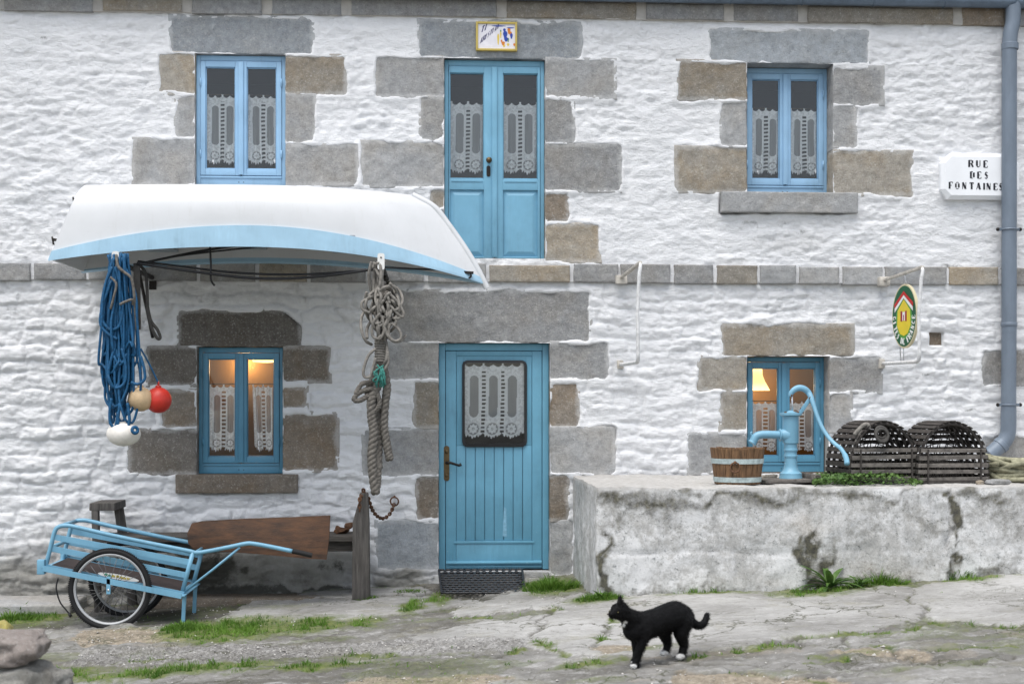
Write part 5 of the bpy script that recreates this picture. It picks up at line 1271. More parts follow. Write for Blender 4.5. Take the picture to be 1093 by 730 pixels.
# ================================================================== doormat of linked rubber
xa_, xb2 = P(468, 612, -.05).x, P(557.5, 610, -.05).x; xc_, xd_ = P(471, 637, -.62).x, P(560.5, 632, -.62).x
zt0 = P(512, 607.5, -.08).z
yf = -.66; zf_ = gz_at(.4, yf) + .022
prof = [(-.085, zt0), (-.11, zt0 - .012), (-.24, zt0 + (zf_ - zt0) * .34), (-.45, zt0 + (zf_ - zt0) * .72), (yf, zf_)]
PR = smoothpts([(0, a, b) for a, b in prof], 6)
Ld = [0]
for a, b in zip(PR[:-1], PR[1:]): Ld.append(Ld[-1] + (b - a).length)
def mp(u, s):
    d = s * Ld[-1]; i = min(max(int(np.searchsorted(Ld, d)) - 1, 0), len(PR) - 2); t = (d - Ld[i]) / (Ld[i + 1] - Ld[i] + 1e-9); p = PR[i].lerp(PR[i + 1], t)
    l, r2 = xa_ + (xc_ - xa_) * s, xb2 + (xd_ - xb2) * s
    return Vector((l + (r2 - l) * u, p.y, p.z))
mb = MB(); nc, nr_ = 13, 10
for j in range(nr_):
    s0, s1 = j / nr_, (j + 1) / nr_
    for i in range(nc):
        o_ = .5 / nc if j % 2 else 0
        if j % 2 and i == nc - 1: continue
        c = mp((i + .5) / nc + o_, (s0 + s1) / 2); a = mp((i + .06) / nc + o_, (s0 + s1) / 2) - c; b = mp((i + .5) / nc + o_, s0 - .004 if s0 > .01 else s0) - c
        mb.tube([c + a * math.copysign(abs(math.cos(t)) ** .7, math.cos(t)) + b * math.copysign(abs(math.sin(t)) ** .7, math.sin(t)) for t in np.linspace(0, 2 * PI, 14, endpoint=False)], .0085, 6, closed=True)
for s in np.linspace(.22, 1, 9): mb.tube([mp(u, s) + Vector((0, 0, .002)) for u in np.linspace(0, 1, 12)], .0085, 6)
for u in (0.005, .995): mb.tube([mp(u, s) for s in np.linspace(.0, 1, 16)], .010, 6)
tag(mb.build('doormat', M['mat_rubber'], origin='base', smooth=True), 'black openwork rubber doormat sagging over the front door step', 'doormat')
# ================================================================== whitewashed concrete cistern
def roundbox(x0, x1, y0, y1, z0, z1, step, rad, amp, seed, faces):
    cos_, qs, off = [], [], 0
    def lin(a, b): return np.linspace(a, b, max(2, int((b - a) / step) + 1))
    for f in faces:
        if f == 'front': U, V = np.meshgrid(lin(x0, x1), lin(z0, z1)); p = np.stack([U, np.full(U.shape, y0), V], -1); fl = False
        if f == 'top': U, V = np.meshgrid(lin(x0, x1), lin(y0, y1)); p = np.stack([U, V, np.full(U.shape, z1)], -1); fl = False
        if f == 'left': U, V = np.meshgrid(lin(y0, y1), lin(z0, z1)); p = np.stack([np.full(U.shape, x0), U, V], -1); fl = True
        if f == 'right': U, V = np.meshgrid(lin(y0, y1), lin(z0, z1)); p = np.stack([np.full(U.shape, x1), U, V], -1); fl = False
        qs.append(grid_quads(U.shape[1], U.shape[0], flip=fl) + off); cos_.append(p.reshape(-1, 3)); off += U.size
    p = np.concatenate(cos_); lo = np.array([x0 + rad, y0 + rad, z0 - 9]); hi = np.array([x1 - rad, y1 + 9, z1 - rad])
    c = np.clip(p, lo, hi); d = p - c; l = np.linalg.norm(d, axis=1, keepdims=True); p = c + d / np.maximum(l, 1e-9) * np.minimum(l, rad)
    for k in range(3): p[:, k] += amp * fbm(p[:, 0] * 3.1, p[:, 1] * 3.1, p[:, 2] * 3.1, seed + k, 4, .6) + amp * .45 * fbm(p[:, 0] * 16, p[:, 1] * 16, p[:, 2] * 16, seed + 9 + k, 3)
    return p, np.concatenate(qs)
YT = -1.75; ZT = P(607, 507, 0).z; XT = P(638, 521, YT).x - .005
p, q = roundbox(XT, 8.0, YT, -.006, -.5, ZT, .022, .02, .009, 111, ('front', 'top', 'left'))
X_, Z_ = p[:, 0], p[:, 2]
fz = P(760, 589, YT).z; gr_ = np.exp(-((Z_ - fz + .01 * fbm(X_ * 2, Z_ * 0, 0, 155, 3)) / .012) ** 2) * (p[:, 1] < YT + .05) * sstep(4.2, 2.4, X_); p[:, 1] += .012 * gr_; crk = np.exp(-((X_ - P(1016, 560, YT).x + .03 * fbm(Z_ * 4, Z_ * 0, 0, 156, 4)) / .012) ** 2) * (p[:, 1] < YT + .05); p[:, 1] += .03 * crk
stain = np.zeros(len(p))
front = sstep(-1.70, -1.74, p[:, 1])
lst = [(648, 618, 7, 40, 1.0), (644, 588, 6, 30, .8), (652, 640, 10, 14, .8), (864, 604, 9, 24, 1.), (872, 576, 6, 24, 1.), (860, 586, 7, 12, .8), (880, 606, 6, 20, .9), (868, 626, 22, 9, .9), (885, 590, 8, 16, .55), (1015, 545, 5, 24, 1.), (1022, 556, 10, 14, 1.1), (1019, 585, 4, 40, .8), (1022, 612, 10, 8, .8),
       (700, 536, 70, 10, .7), (760, 531, 90, 8, .7), (1030, 533, 60, 8, .55), (990, 560, 30, 14, .4), (740, 560, 50, 14, .33), (660, 560, 20, 20, .45), (900, 575, 50, 16, .3), (820, 528, 80, 6, .7), (910, 529, 70, 7, .65), (1055, 528, 60, 6, .65), (960, 527, 50, 5, .6), (660, 530, 40, 9, .7), (712, 548, 10, 16, .45), (690, 545, 8, 20, .5), (960, 545, 60, 14, .35), (930, 560, 60, 16, .35), (800, 545, 60, 20, .28), (1060, 550, 40, 24, .4), (1003, 550, 10, 6, .5), (655, 527, 30, 6, .45), (880, 532, 60, 5, .4),
       (760, 632, 60, 6, .6), (950, 620, 60, 8, .6), (1060, 610, 40, 8, .6), (680, 634, 40, 6, .6), (1085, 560, 10, 16, .5), (740, 622, 60, 3, .35)]
X2 = X_ + .05 * fbm(X_ * 7, Z_ * 7, 0, 151, 3); Z2 = Z_ + .05 * fbm(X_ * 7, Z_ * 7, 0, 152, 3)
stain = np.maximum(blobs(X_, Z_, lst, 1.3, YT), np.maximum(.35 * gr_, .7 * crk)) * front
topm = sstep(ZT - .03, ZT - .005, Z_)
rusty = blobs(X_, Z_, [(935, 612, 60, 16, .7), (860, 562, 22, 12, .8), (905, 605, 30, 12, .5), (790, 622, 60, 10, .4)], .9, YT) * front
n = NT('cistern_render'); v = n.geo()
big = n.noise(v, 3.2, 6, .72, .4); md = n.noise(v, 16, 6, .82); fn = n.noise(v, 55, 5, .8)
c = n.ramp(n.noise(v, 2, 4, .6), .3, .7, (.56, .56, .56, 1), (.70, .70, .70, 1))
c = n.mix(n.math('MULTIPLY', n.ramp(n.math('ADD', n.math('MULTIPLY', big, .6), n.math('MULTIPLY', md, .5)), .49, .61), .75), c, n.ramp(fn, .3, .7, (.20, .195, .18, 1), (.44, .43, .41, 1)))
vs_ = n.noise(n.geo((2.2, 2.2, .45)), 4, 6, .75)
c = n.mix(n.math('MULTIPLY', n.ramp(vs_, .52, .70), .40), c, (.23, .235, .24, 1))
c = n.mix(n.math('MULTIPLY', n.ramp(n.noise(v, 26, 6, .85),   .56, .64), .75), c, (.10, .115, .11, 1))
c = n.mix(n.math('MULTIPLY', n.attr('rusty'), .7), c, n.ramp(fn, .35, .65, (.2, .15, .1, 1), (.6, .57, .52, 1)))
tcol = n.ramp(md, .3, .7, (.24, .225, .2, 1), (.52, .51, .5, 1)); c = n.mix(n.math('MULTIPLY', n.attr('top'), .8), c, tcol)
sr = n.ramp(n.math('ADD', n.attr('stain'), n.math('MULTIPLY', md, .55)), .50, .98)
c = n.mix(n.math('MULTIPLY', sr, .93), c, n.ramp(n.noise(v, 20, 5, .8), .4, .68, (.022, .021, .015, 1), (.13, .12, .075, 1)))
b = n.bump(md, .5, .014); b = n.bump(fn, .5, .005, b)
M['cistern'] = n.done(c, .88, b, 0, .25)
cis = link_mesh('cistern', np_mesh('cistern', p, q, {'stain': stain, 'top': topm, 'rusty': rusty}), origin=((XT + 5) / 2, YT / 2, 0), mats=[M['cistern']])
tag(cis, 'long low whitewashed concrete cistern with black moss streaks below the pump', 'cistern')

# ================================================================== hand pump
YP = -1.20
def pp(px, py, dy=0): return P(px, py, YP + dy)
pc = pp(844, 514); pump = empty('hand_pump', (pc.x, YP, ZT), 'pale blue cast iron hand pump with curved handle on the cistern', 'pump')
pm = (YP + DW) / 1500 * 1.01
zz = lambda py: pp(844, py).z
ax = Vector((pc.x, YP, 0))
mb = MB(); mb.lathe([(r_ * pm, zz(y_)) for r_, y_ in ((12.3, 514.5), (12.3, 509), (11.8, 508), (11.8, 505), (10, 503.5), (8.2, 502), (6.9, 497), (6.6, 488), (7.3, 487.5), (7.3, 485.5), (6.6, 485), (6.6, 481.5), (7.4, 481), (7.4, 479), (6.8, 478.5), (6.8, 474), (8.3, 472.5), (8.3, 470.8), (8.5, 470), (8.5, 444))], ax, n=32); mb.build('barrel', M['pump_blue'], pump, smooth='auto')
mb = MB(); mb.lathe([(9 * pm, zz(444.5)), (11.8 * pm, zz(443)), (11.8 * pm, zz(440.6)), (5 * pm, zz(439.8)), (2 * pm, zz(438))], ax, n=28); mb.build('top_flange', M['pump_blue'], pump, smooth='auto')
mb = MB()
for q_ in (40, 220, 310): mb.lathe([(.010, 0), (.010, .008), (.003, .010)], (pc.x + math.cos(math.radians(q_)) * 9.5 * pm, YP + math.sin(math.radians(q_)) * 9.5 * pm, zz(440.4)), n=6)
mb.build('bolt', M['rust'], pump)
mb = MB(); spy = 464.2
mb.lathe([(8.5 * pm, 0), (7.2 * pm, .03), (5.8 * pm, .055), (6.8 * pm, .06), (6.8 * pm, .068), (5.4 * pm, .072)], (pc.x - .02, YP, zz(spy)), (-1, 0, 0), 20)
mb.tube(smoothpts([pp(833, spy), pp(820, spy - .5), pp(811, spy), pp(806.5, 466.5), pp(804, 471), pp(802.6, 473)], 6), [4.3 * pm] * 26 + [4.6 * pm] * 5, 14); mb.build('spout', M['pump_blue'], pump, smooth='auto')
mb = MB(); mb.tube(smoothpts([pp(803.5, 471), pp(802.3, 466), pp(801.5, 462), pp(803, 461.2)], 4), .007, 8); mb.build('spout_hook', M['pump_blue'], pump, smooth=True)
mb = MB(); mb.tube([pp(845.4, 422), pp(845.8, 441)], 1.0 * pm, 8); mb.build('piston_rod', M['steel'], pump, smooth=True)
mb = MB()
for dy in (-.022, .022): MB().bar(pp(853.5, 441.5, dy), pp(864.8, 425, dy), .012, 4.2 * pm, (1, 0, 0)).build('fulcrum', M['pump_blue'], pump, bevel=.004, smooth=True)
H_ = [(843.8, 423), (844.5, 419.5), (848, 415.8), (853, 414), (858.5, 415.2), (863, 419), (865.8, 424.5), (869, 434), (873, 446), (878.5, 458), (885, 467.5), (891.5, 474), (897, 478.2), (901, 484), (903.5, 490), (904, 495)]
hp_ = smoothpts([pp(a, b, -.42 * max(0, (i - 5) / (len(H_) - 6)) ** 1.2) for i, (a, b) in enumerate(H_)], 5); nh = len(hp_); mb = MB()
mb.tube(hp_, [(2.2 + 1.2 * math.sin(min(1, i / nh * 2.1) * PI) + (.6 if i / nh > .86 else 0)) * pm for i in range(nh)], 12, flat=.8); mb.build('handle', M['pump_blue'], pump, smooth=True)
mb = MB(); mb.tube([pp(865, 425, -.04), pp(865, 425, .04)], .011, 10); mb.tube([pp(845, 422, -.028), pp(845, 422, .028)], .008, 8); mb.build('pivot_pin', M['rust'], pump, smooth=True)
# base boards and small fittings
mb = MB(); mb.bar(P(809, 516.2, -1.3), P(880, 514.5, -1.22), .30, .028); o = mb.build('base_board', M['pot_pale'], origin='base', bevel=.006, noise=.006, smooth=True); o.location.z = ZT + .004; tag(o, 'grey split board lying under the hand pump', 'board')
mb = MB(); a = P(858, 510, -1.05); b = P(872, 514, -1.42); a.z = b.z = ZT + .05; mb.bar(a, b, .07, .045); mb.torus(b + Vector((0, -.02, -.002)), (.3, 1, 0), .02, .008, 16, 8)
o = mb.build('timber_block', M['pot_pale'], origin='base', bevel=.008, noise=.006, smooth=True); tag(o, 'small timber block with an iron eye lying beside the pump foot', 'block')
def boulder(name, c, rad, mat, label, cat, seed, group=None, sub=4, amp=.16):
    me = bpy.data.meshes.new(name); bm = bmesh.new(); bmesh.ops.create_icosphere(bm, subdivisions=sub, radius=1.0); bm.to_mesh(me); bm.free()
    co = np.empty(len(me.vertices) * 3); me.vertices.foreach_get('co', co); co = co.reshape(-1, 3)
    co = np.sign(co) * np.abs(co) ** .68                          # blockier than a ball
    f = 1 + amp * fbm(co[:, 0] * 1.1, co[:, 1] * 1.1, co[:, 2] * 1.1 + seed, seed, 3) + amp * .6 * fbm(co[:, 0] * 3, co[:, 1] * 4, co[:, 2] * 4, seed + 3, 4, .6)
    co = co * f[:, None] * np.array(rad) + np.array(c); me.vertices.foreach_set('co', co.ravel()); me.polygons.foreach_set('use_smooth', [True] * len(me.polygons)); me.update()
    return tag(link_mesh(name, me, origin=(c[0], c[1], co[:, 2].min()), mats=[M[mat]]), label, cat, group)
for k, (px, py, Y, r3, lb) in enumerate(((823, 511, -1.05, (.05, .04, .022), 'pale pebble between the bucket and the pump foot'), (817, 509.5, -.85, (.045, .04, .025), 'second small stone behind the bucket rim'))):
    c = P(px, py, Y); boulder('pebble', (c.x, c.y, ZT + r3[2] * .8 + (.02 if k == 0 else 0)), r3, 'granite_tan', lb, 'stone', 60 + k, sub=3)
c = P(1065, 521, -1.62); boulder('pebble', (c.x, c.y, ZT + .022), (.095, .05, .022), 'granite_grey', 'flat grey stone in front of the coiled rope on the cistern', 'stone', 66, sub=3)
c = P(1046, 520, -1.6); boulder('pebble', (c.x, c.y, ZT + .016), (.03, .025, .018), 'granite_tan', 'small white shell like stone left of the flat grey stone', 'stone', 67, sub=3)

# ================================================================== bucket
YB = -1.46; bc = P(787, 518, YB); k_ = (YB + DW) / 1500 * 1.01
buck = empty('wooden_bucket', (bc.x, YB, ZT), 'brown stave bucket with two pale hoops under the pump spout', 'bucket')
zb0, zb1 = ZT + .008, P(787, 478, YB).z; r0, r1 = 24.2 * k_, 29 * k_
mb = MB(); ns = 22
for i in range(ns):
    a0, a1 = 2 * PI * (i + .03) / ns, 2 * PI * (i + .97) / ns; rng_ = []
    top = zb1 + random.uniform(-.006, .006)
    for z, ro in ((zb0, r0), (top, r1)):
        for a in (a0, (a0 + a1) / 2, a1): rng_.append((bc.x + ro * math.cos(a), YB + ro * math.sin(a), z))
        for a in (a1, (a0 + a1) / 2, a0): rng_.append((bc.x + (ro - .022) * math.cos(a), YB + (ro - .022) * math.sin(a), z))
    mb.add(rng_, [(5, 4, 3, 2, 1, 0), (6, 7, 8, 9, 10, 11)] + [(j, (j + 1) % 6, 6 + (j + 1) % 6, 6 + j) for j in range(6)])
mb.build('stave_wall', M['stave'], buck, bevel=.002, seg=1)
mb = MB(); mb.lathe([(r0 - .02, zb0 + .03), (r0 - .02, zb0 + .045)], (bc.x, YB, 0), n=24); mb.build('bottom', M['stave'], buck)
rr_ = lambda z: r0 + (r1 - r0) * (z - zb0) / (zb1 - zb0)
for py in (491.5, 511): 
    z = P(787, py, YB).z; h = .019; mb = MB(); mb.lathe([(rr_(z - h) + .001, z - h), (rr_(z - h) + .005, z - h), (rr_(z + h) + .005, z + h), (rr_(z + h) + .001, z + h)], (bc.x, YB, 0), n=44, cap=False); mb.build('hoop', M['hoop_band'], buck, smooth='auto')
c = P(778, 499, YB - r1 - .0); ang = math.atan2(-1, (c.x - bc.x) / .19); rz_ = rr_(c.z) + .012; c = Vector((bc.x + rz_ * math.cos(-1.87), YB + rz_ * math.sin(-1.87), c.z))
mb = MB(); mb.torus(c, (math.cos(-1.87), math.sin(-1.87), .15), .036, .006, 24, 8); mb.ball(c + Vector((0, 0, .036)), .013, 10, 8); mb.build('ring_handle', M['rust'], buck, smooth=True)

# ================================================================== lobster pots
def lobster_pot():
    w, hh, ln = .52, .455, .50
    t = empty('lobster_pot', (0, 0, 0), 'slatted half barrel lobster pot', 'lobster pot', 'slatted lobster pots on the cistern')
    r = random.Random(8)
    def arch(a): return (math.cos(a) * w / 2, .13 + math.sin(a) * (hh - .13)) if a >= 0 else None
    def prof(s):                                                # 0..1 round the hoop from right foot over the top to left foot
        tot = .13 * 2 + PI * (w / 2 + hh - .13) / 2; d = s * tot
        if d < .13: return (w / 2, d)
        if d > tot - .13: return (-w / 2, tot - d)
        a = PI * (d - .13) / (tot - .26); return (math.cos(a) * w / 2, .13 + math.sin(a) * (hh - .13))
    for y in (-ln / 2 + .012, -ln / 4, 0, ln / 4, ln / 2 - .012):
        mb = MB(); pts = [Vector((prof(s)[0], y, prof(s)[1])) for s in np.linspace(0, 1, 30)]; mb.tube(pts, .013, 8); mb.build('hoop', M['pot_slat'], t, smooth=True, noise=.004, nscale=20)
    for s in np.linspace(.03, .97, 23):
        x, z = prof(s); x2, z2 = prof(s + .01); tx = Vector((x2 - x, 0, z2 - z)).normalized(); nn = Vector((tx.z, 0, -tx.x)); p = Vector((x, 0, z)) + nn * .017; j = r.uniform(-.006, .006)
        mb = MB(); mb.bar(p + Vector((0, -ln / 2 - .01 + j, 0)), p + Vector((0, ln / 2 + j, 0)), .034 * r.uniform(.85, 1.2), .009, nn); mb.build('slat', M['pot_slat'], t, bevel=.002, seg=1, noise=.004, nscale=9)
    for k, z in enumerate((.03, .085, .14, .195, .25)):
        xw = (w / 2 if z < .13 else math.sqrt(max(0, 1 - ((z - .13) / (hh - .13)) ** 2)) * w / 2) + .012
        for y in (-ln / 2 - .012, ln / 2 + .012):
            mb = MB(); mb.bar((-xw, y, z + r.uniform(-.005, .005)), (xw, y, z + r.uniform(-.005, .005)), .012, .030, (0, 0, 1)); mb.build('end_slat', M['pot_pale'], t, bevel=.002, seg=1, noise=.004, nscale=9)
    for z in (.30, .345, .385, .42):
        xw = math.sqrt(max(0, 1 - ((z - .13) / (hh - .13)) ** 2)) * w / 2 + .006
        mb = MB(); mb.bar((-xw, ln / 2 + .012, z), (xw, ln / 2 + .012, z), .012, .030, (0, 0, 1)); mb.build('end_slat', M['pot_slat'], t, bevel=.002, seg=1, noise=.004, nscale=9)
    mb = MB(); ng = 9                                           # knotted cord netting of the inner parlour
    def np_(i, j, y): xx = (-1 + 2 * i / ng) * w * .44; top = .13 + math.sqrt(max(0, 1 - (xx / (w / 2)) ** 2)) * (hh - .15); return Vector((xx, y + .05 * math.sin(i * .7 + j), .03 + (top - .03) * j / ng))
    for yy0 in (-.08, .12):
        for i in range(ng + 1): mb.tube([np_(i, j, yy0) for j in range(ng + 1)], .0042, 4)
        for j in range(1, ng + 1): mb.tube([np_(i, j, yy0) for i in range(ng + 1)], .0042, 4)
    mb.build('netting', M['pot_slat'], t)
    mb = MB()
    for x in (-w / 2 + .06, w / 2 - .05): mb.bar((x, -ln / 2 - .024, .0), (x, -ln / 2 - .024, .26), .022, .010, (1, 0, 0))
    for y in (-ln / 2, 0, ln / 2): mb.bar((-w / 2, y, .012), (w / 2, y, .012), .04, .02)
    for x in (-w / 2 + .02, 0, w / 2 - .02): mb.bar((x, -ln / 2, .022), (x, ln / 2, .022), .05, .012)
    mb.build('base_frame', M['pot_slat'], t, bevel=.003, noise=.003)
    return t
pot = lobster_pot(); c2 = P(1018, 516, -1.45); c1 = P(942, 516, -1.42)
pot.location = (c2.x, -1.45 + .27, ZT + .004); WL[pot.name] = pot.location.copy()
pot['label'] = 'slatted half barrel lobster pot nearer the downpipe, with nothing on top'
p1 = dup(pot, (c1.x - c2.x, .03, .002), 'slatted half barrel lobster pot beside the pump with a rope eye on top'); p1.rotation_euler.z = math.radians(5)
# things on the first pot
c = P(941, 463, -1.45); mb = MB(); 
for rr, dz in ((.052, 0), (.045, .012), (.05, -.012)): mb.torus(c + Vector((0, dz, dz)), (.15, -1, .25), rr, .011, 24, 8)
tag(mb.build('rope_eye', M['strap'], origin=c, smooth=True), 'dark coiled rope eye hung on top of the lobster pot beside the pump', 'rope')
mb = MB(); c = lambda a, b: P(a, b, -1.40)
mb.tube(smoothpts([c(912, 464), c(917, 458), c(922, 453.5), c(926, 453), c(928, 458)], 6), [.016] * 25, 10); mb.tube(smoothpts([c(920, 459), c(916, 466), c(911, 478), c(908, 490), c(908, 505)], 6), .010, 8)
tag(mb.build('plastic_pipe', M['rope_pale'], origin=c(912, 464), smooth=True), 'pale rope end draped over the lobster pot beside the pump handle', 'rope')
# coil of old rope
r = random.Random(9); mb = MB(); cc = P(1086, 512, -1.25)
for k in range(9):
    rx, ry = r.uniform(.17, .27), r.uniform(.12, .2); z0 = ZT + .025 + .15 * k / 9; ph = r.uniform(0, 6); pts = [Vector((cc.x + r.uniform(-.015, .015) + rx * math.cos(t + ph), -1.27 + ry * math.sin(t + ph), z0 + .022 * math.sin(2 * t + k) + .045 * math.sin(t + k * 2.4))) for t in np.linspace(0, 5.9, 14)]
    mb.tube(smoothpts(pts, 5), .019, 8)
tag(mb.build('rope_coil', M['rope_green'], origin=(cc.x, -1.27, ZT), smooth=True), 'untidy coil of old greenish rope on the cistern below the downpipe', 'rope')
# creeping weeds on the cistern round the pots
r2 = np.random.default_rng(21); N = 5200; px_ = r2.uniform(868, 985, N); dens = np.where(px_ < 930, 1, .55); yy = r2.uniform(-1.72, -.62, N); base = np.array([P(a, 500, y)[0] for a, y in zip(px_, yy)])
hgt = .052 * np.exp(-((px_ - 905) / 30) ** 2) + .05 * np.exp(-((px_ - 945) / 25) ** 2) + .03; kk = (r2.uniform(0, 1, N) < dens) & ~((yy < -1.58) & (r2.uniform(0, 1, N) < .6)); base, yy, hgt = base[kk], yy[kk], hgt[kk]; N = len(base)
zz_ = ZT + hgt * r2.uniform(0, 1, N) ** .8; az = r2.uniform(0, 2 * PI, N); tl = r2.uniform(-.7, .7, N); s = r2.uniform(.010, .022, N)
d1 = np.stack([np.cos(az) * np.cos(tl), np.sin(az) * np.cos(tl), np.sin(tl)], 1) * s[:, None]; d2 = np.stack([-np.sin(az), np.cos(az), .4 * np.sin(az * 3)], 1) * s[:, None] * .62; C0 = np.stack([base, yy, zz_], 1)
co = np.stack([C0 - d1, C0 + d2, C0 + d1, C0 - d2], 1).reshape(-1, 3); q = np.arange(4 * N).reshape(-1, 4)
tag(link_mesh('creeping_weed', np_mesh('creeping_weed', co, q, smooth=False), origin=(P(905, 510, -1.3).x, -1.3, ZT), mats=[M['leaf']]), 'low green weeds creeping over the cistern top around the lobster pots', 'weeds', kind='stuff')

# ================================================================== downpipe
yd = -.10; xd = lambda px, py: P(px, py, yd)
dp = empty('downpipe', (xd(1077, 480).x, yd, xd(1077, 480).z), 'grey blue rainwater downpipe with an elbow at the foot on the right', 'downpipe')
rad = 7.9 * (12.2) / 1500
mb = MB(); t0 = xd(1081, -10); mb.tube(smoothpts([Vector((t0.x, yd, zg - .03)), xd(1081.5, 8), xd(1081, 24), xd(1078.5, 36), xd(1077.3, 50)], 5) + [xd(1077, 355)], rad, 18); mb.lathe([(rad + .003, 0), (rad + .008, .006), (rad + .008, .055), (rad + .003, .06)], xd(1078, 50) - Vector((0, 0, .03)), n=20, cap=False)
mb.tube([xd(1077, 348), xd(1076.5, 440)], rad * .985, 18); mb.lathe([(rad + .002, 0), (rad + .005, .004), (rad + .005, .03), (rad + .002, .034)], xd(1077, 346) - Vector((0, 0, .02)), n=20, cap=False); mb.build('pipe', M['pipe_paint'], dp, smooth='auto')
mb = MB(); mb.tube(smoothpts([xd(1076.5, 438), xd(1076.3, 455), xd(1075.6, 463), xd(1072.5, 470), xd(1067, 476), xd(1056, 485.5)], 6), rad * 1.03, 18); mb.lathe([(rad * 1.04, 0), (rad * 1.14, .004), (rad * 1.14, .04), (rad * 1.04, .044)], xd(1070.5, 473), (xd(1060, 482) - xd(1070, 473)), 20, cap=False); mb.build('elbow', M['pipe_paint'], dp, smooth='auto')
for py in (245, 432):
    c = xd(1077, py); mb = MB(); mb.torus(c, (0, 0, 1), rad + .004, .007, 28, 8)
    for s in (-1, 1): mb.box(c.x + s * (rad + .018) - .018, c.x + s * (rad + .018) + .018, yd - .012, yd + .012, c.z - .012, c.z + .012)
    b_ = mb.build('pipe_clip', M['pipe_paint'], dp, smooth='auto')
    mb = MB()
    for s in (-1, 1): mb.ball((c.x + s * (rad + .034), yd, c.z), .017, 10, 8)
    mb.tube([(c.x, yd + rad, c.z), (c.x, -.0, c.z)], .01, 8); mb.build('clip_bolt', M['dark_iron'], b_)

# ================================================================== signs
# stencil-like didone capitals: thick stems, hairline joins
GL = {'R': [(0, 0, 0, 1, .3), (0, 1, .55, .97, .1), (.6, .95, .62, .58, .26), (.1, .52, .55, .52, .1), (.42, .5, .72, 0, .26)], 'U': [(.08, 1, .08, .2, .3), (.08, .16, .35, .02, .14), (.35, .02, .62, .18, .1), (.66, 1, .66, .2, .12)],
      'E': [(.05, 0, .05, 1, .3), (.1, 1, .62, 1, .1), (.1, .5, .45, .5, .1), (.1, 0, .62, 0, .1), (.6, .98, .62, .8, .1), (.62, .02, .64, .22, .1)], 'D': [(.05, 0, .05, 1, .3), (.1, 1, .45, .98, .1), (.1, 0, .45, .02, .1), (.62, .85, .62, .15, .3)],
      'S': [(.55, .88, .3, 1, .12), (.3, 1, .1, .82, .14), (.1, .76, .55, .3, .28), (.55, .22, .3, .0, .14), (.3, 0, .06, .14, .12)], 'F': [(.05, 0, .05, 1, .3), (.1, 1, .62, 1, .1), (.1, .5, .45, .5, .1), (.6, .98, .62, .8, .1)],
      'O': [(.08, .8, .08, .2, .26), (.66, .8, .66, .2, .26), (.12, .9, .37, 1.0, .1), (.37, 1, .62, .9, .1), (.12, .1, .37, 0, .1), (.37, 0, .62, .1, .1)], 'N': [(.05, 0, .05, 1, .1), (.08, 1, .62, .05, .3), (.68, 0, .68, 1, .1)],
      'T': [(.35, 0, .35, 1, .3), (0, 1, .7, 1, .1), (0, 1, 0, .8, .1), (.7, 1, .7, .8, .1)], 'A': [(.0, 0, .32, 1, .1), (.35, 1, .66, 0, .3), (.14, .33, .5, .33, .1)], 'I': [(.15, 0, .15, 1, .3)],
      'K': [(.05, 0, .05, 1, .2), (.12, .45, .6, 1, .16), (.25, .55, .62, 0, .2)], 'G': [(.62, .85, .35, 1, .15), (.35, 1, .08, .75, .18), (.08, .75, .08, .25, .2), (.08, .25, .35, 0, .18), (.35, 0, .64, .15, .15), (.64, .1, .64, .45, .18)], 'C': [(.62, .85, .35, 1, .15), (.35, 1, .08, .75, .18), (.08, .75, .08, .25, .2), (.08, .25, .35, 0, .18), (.35, 0, .64, .15, .15)]}
def letter(mb, ch, fn, h, wd):
    """fn(a, b, lift) maps letter space to the world; strokes are thin raised bars"""
    for (x0, y0, x1, y1, t) in GL[ch]:
        d = Vector((x1 - x0, (y1 - y0) * 1.0)); 
        if d.length < 1e-6: continue
        dd = Vector(((x1 - x0) * wd, (y1 - y0) * h)); n_ = Vector((-dd.y, dd.x)).normalized() * (t * wd * .62)
        pts = [(x0 * wd + n_.x, y0 * h + n_.y), (x0 * wd - n_.x, y0 * h - n_.y), (x1 * wd - n_.x, y1 * h - n_.y), (x1 * wd + n_.x, y1 * h + n_.y)]
        mb.add([fn(a, b, 0) for a, b in pts] + [fn(a, b, 1) for a, b in pts], [(0, 1, 2, 3), (7, 6, 5, 4), (0, 4, 5, 1), (1, 5, 6, 2), (2, 6, 7, 3), (3, 7, 4, 0)])
def Wp(px, py, Y=-.07): return P(px, py, Y)
s0, s1 = Wp(1009, 167), Wp(1078, 209); ch = .055
sign = empty('street_sign', ((s0.x + s1.x) / 2, -.03, s1.z), 'white street name plaque with cut corners reading RUE DES FONTAINES beside the downpipe', 'sign')
out = lambda m: [(s0.x - m + ch, s1.z - m), (s1.x + .06 - ch, s1.z - m), (s1.x + .06 + m, s1.z + ch), (s1.x + .06 + m, s0.z - ch), (s1.x + .06 - ch, s0.z + m), (s0.x + ch, s0.z + m), (s0.x - m, s0.z - ch), (s0.x - m, s1.z + ch)]
mb = MB(); a_, b_ = out(0.0), out(.032); n_ = 8
mb.add([(x, -.072, z) for x, z in a_] + [(x, -.045, z - .0) for x, z in b_] + [(x, .02, z) for x, z in b_], [tuple(range(8))] + [(i, (i + 1) % 8, 8 + (i + 1) % 8, 8 + i) for i in range(8)] + [(8 + i, 8 + (i + 1) % 8, 16 + (i + 1) % 8, 16 + i) for i in range(8)])
mb.build('panel', M['sign_white'], sign)
mb = MB()
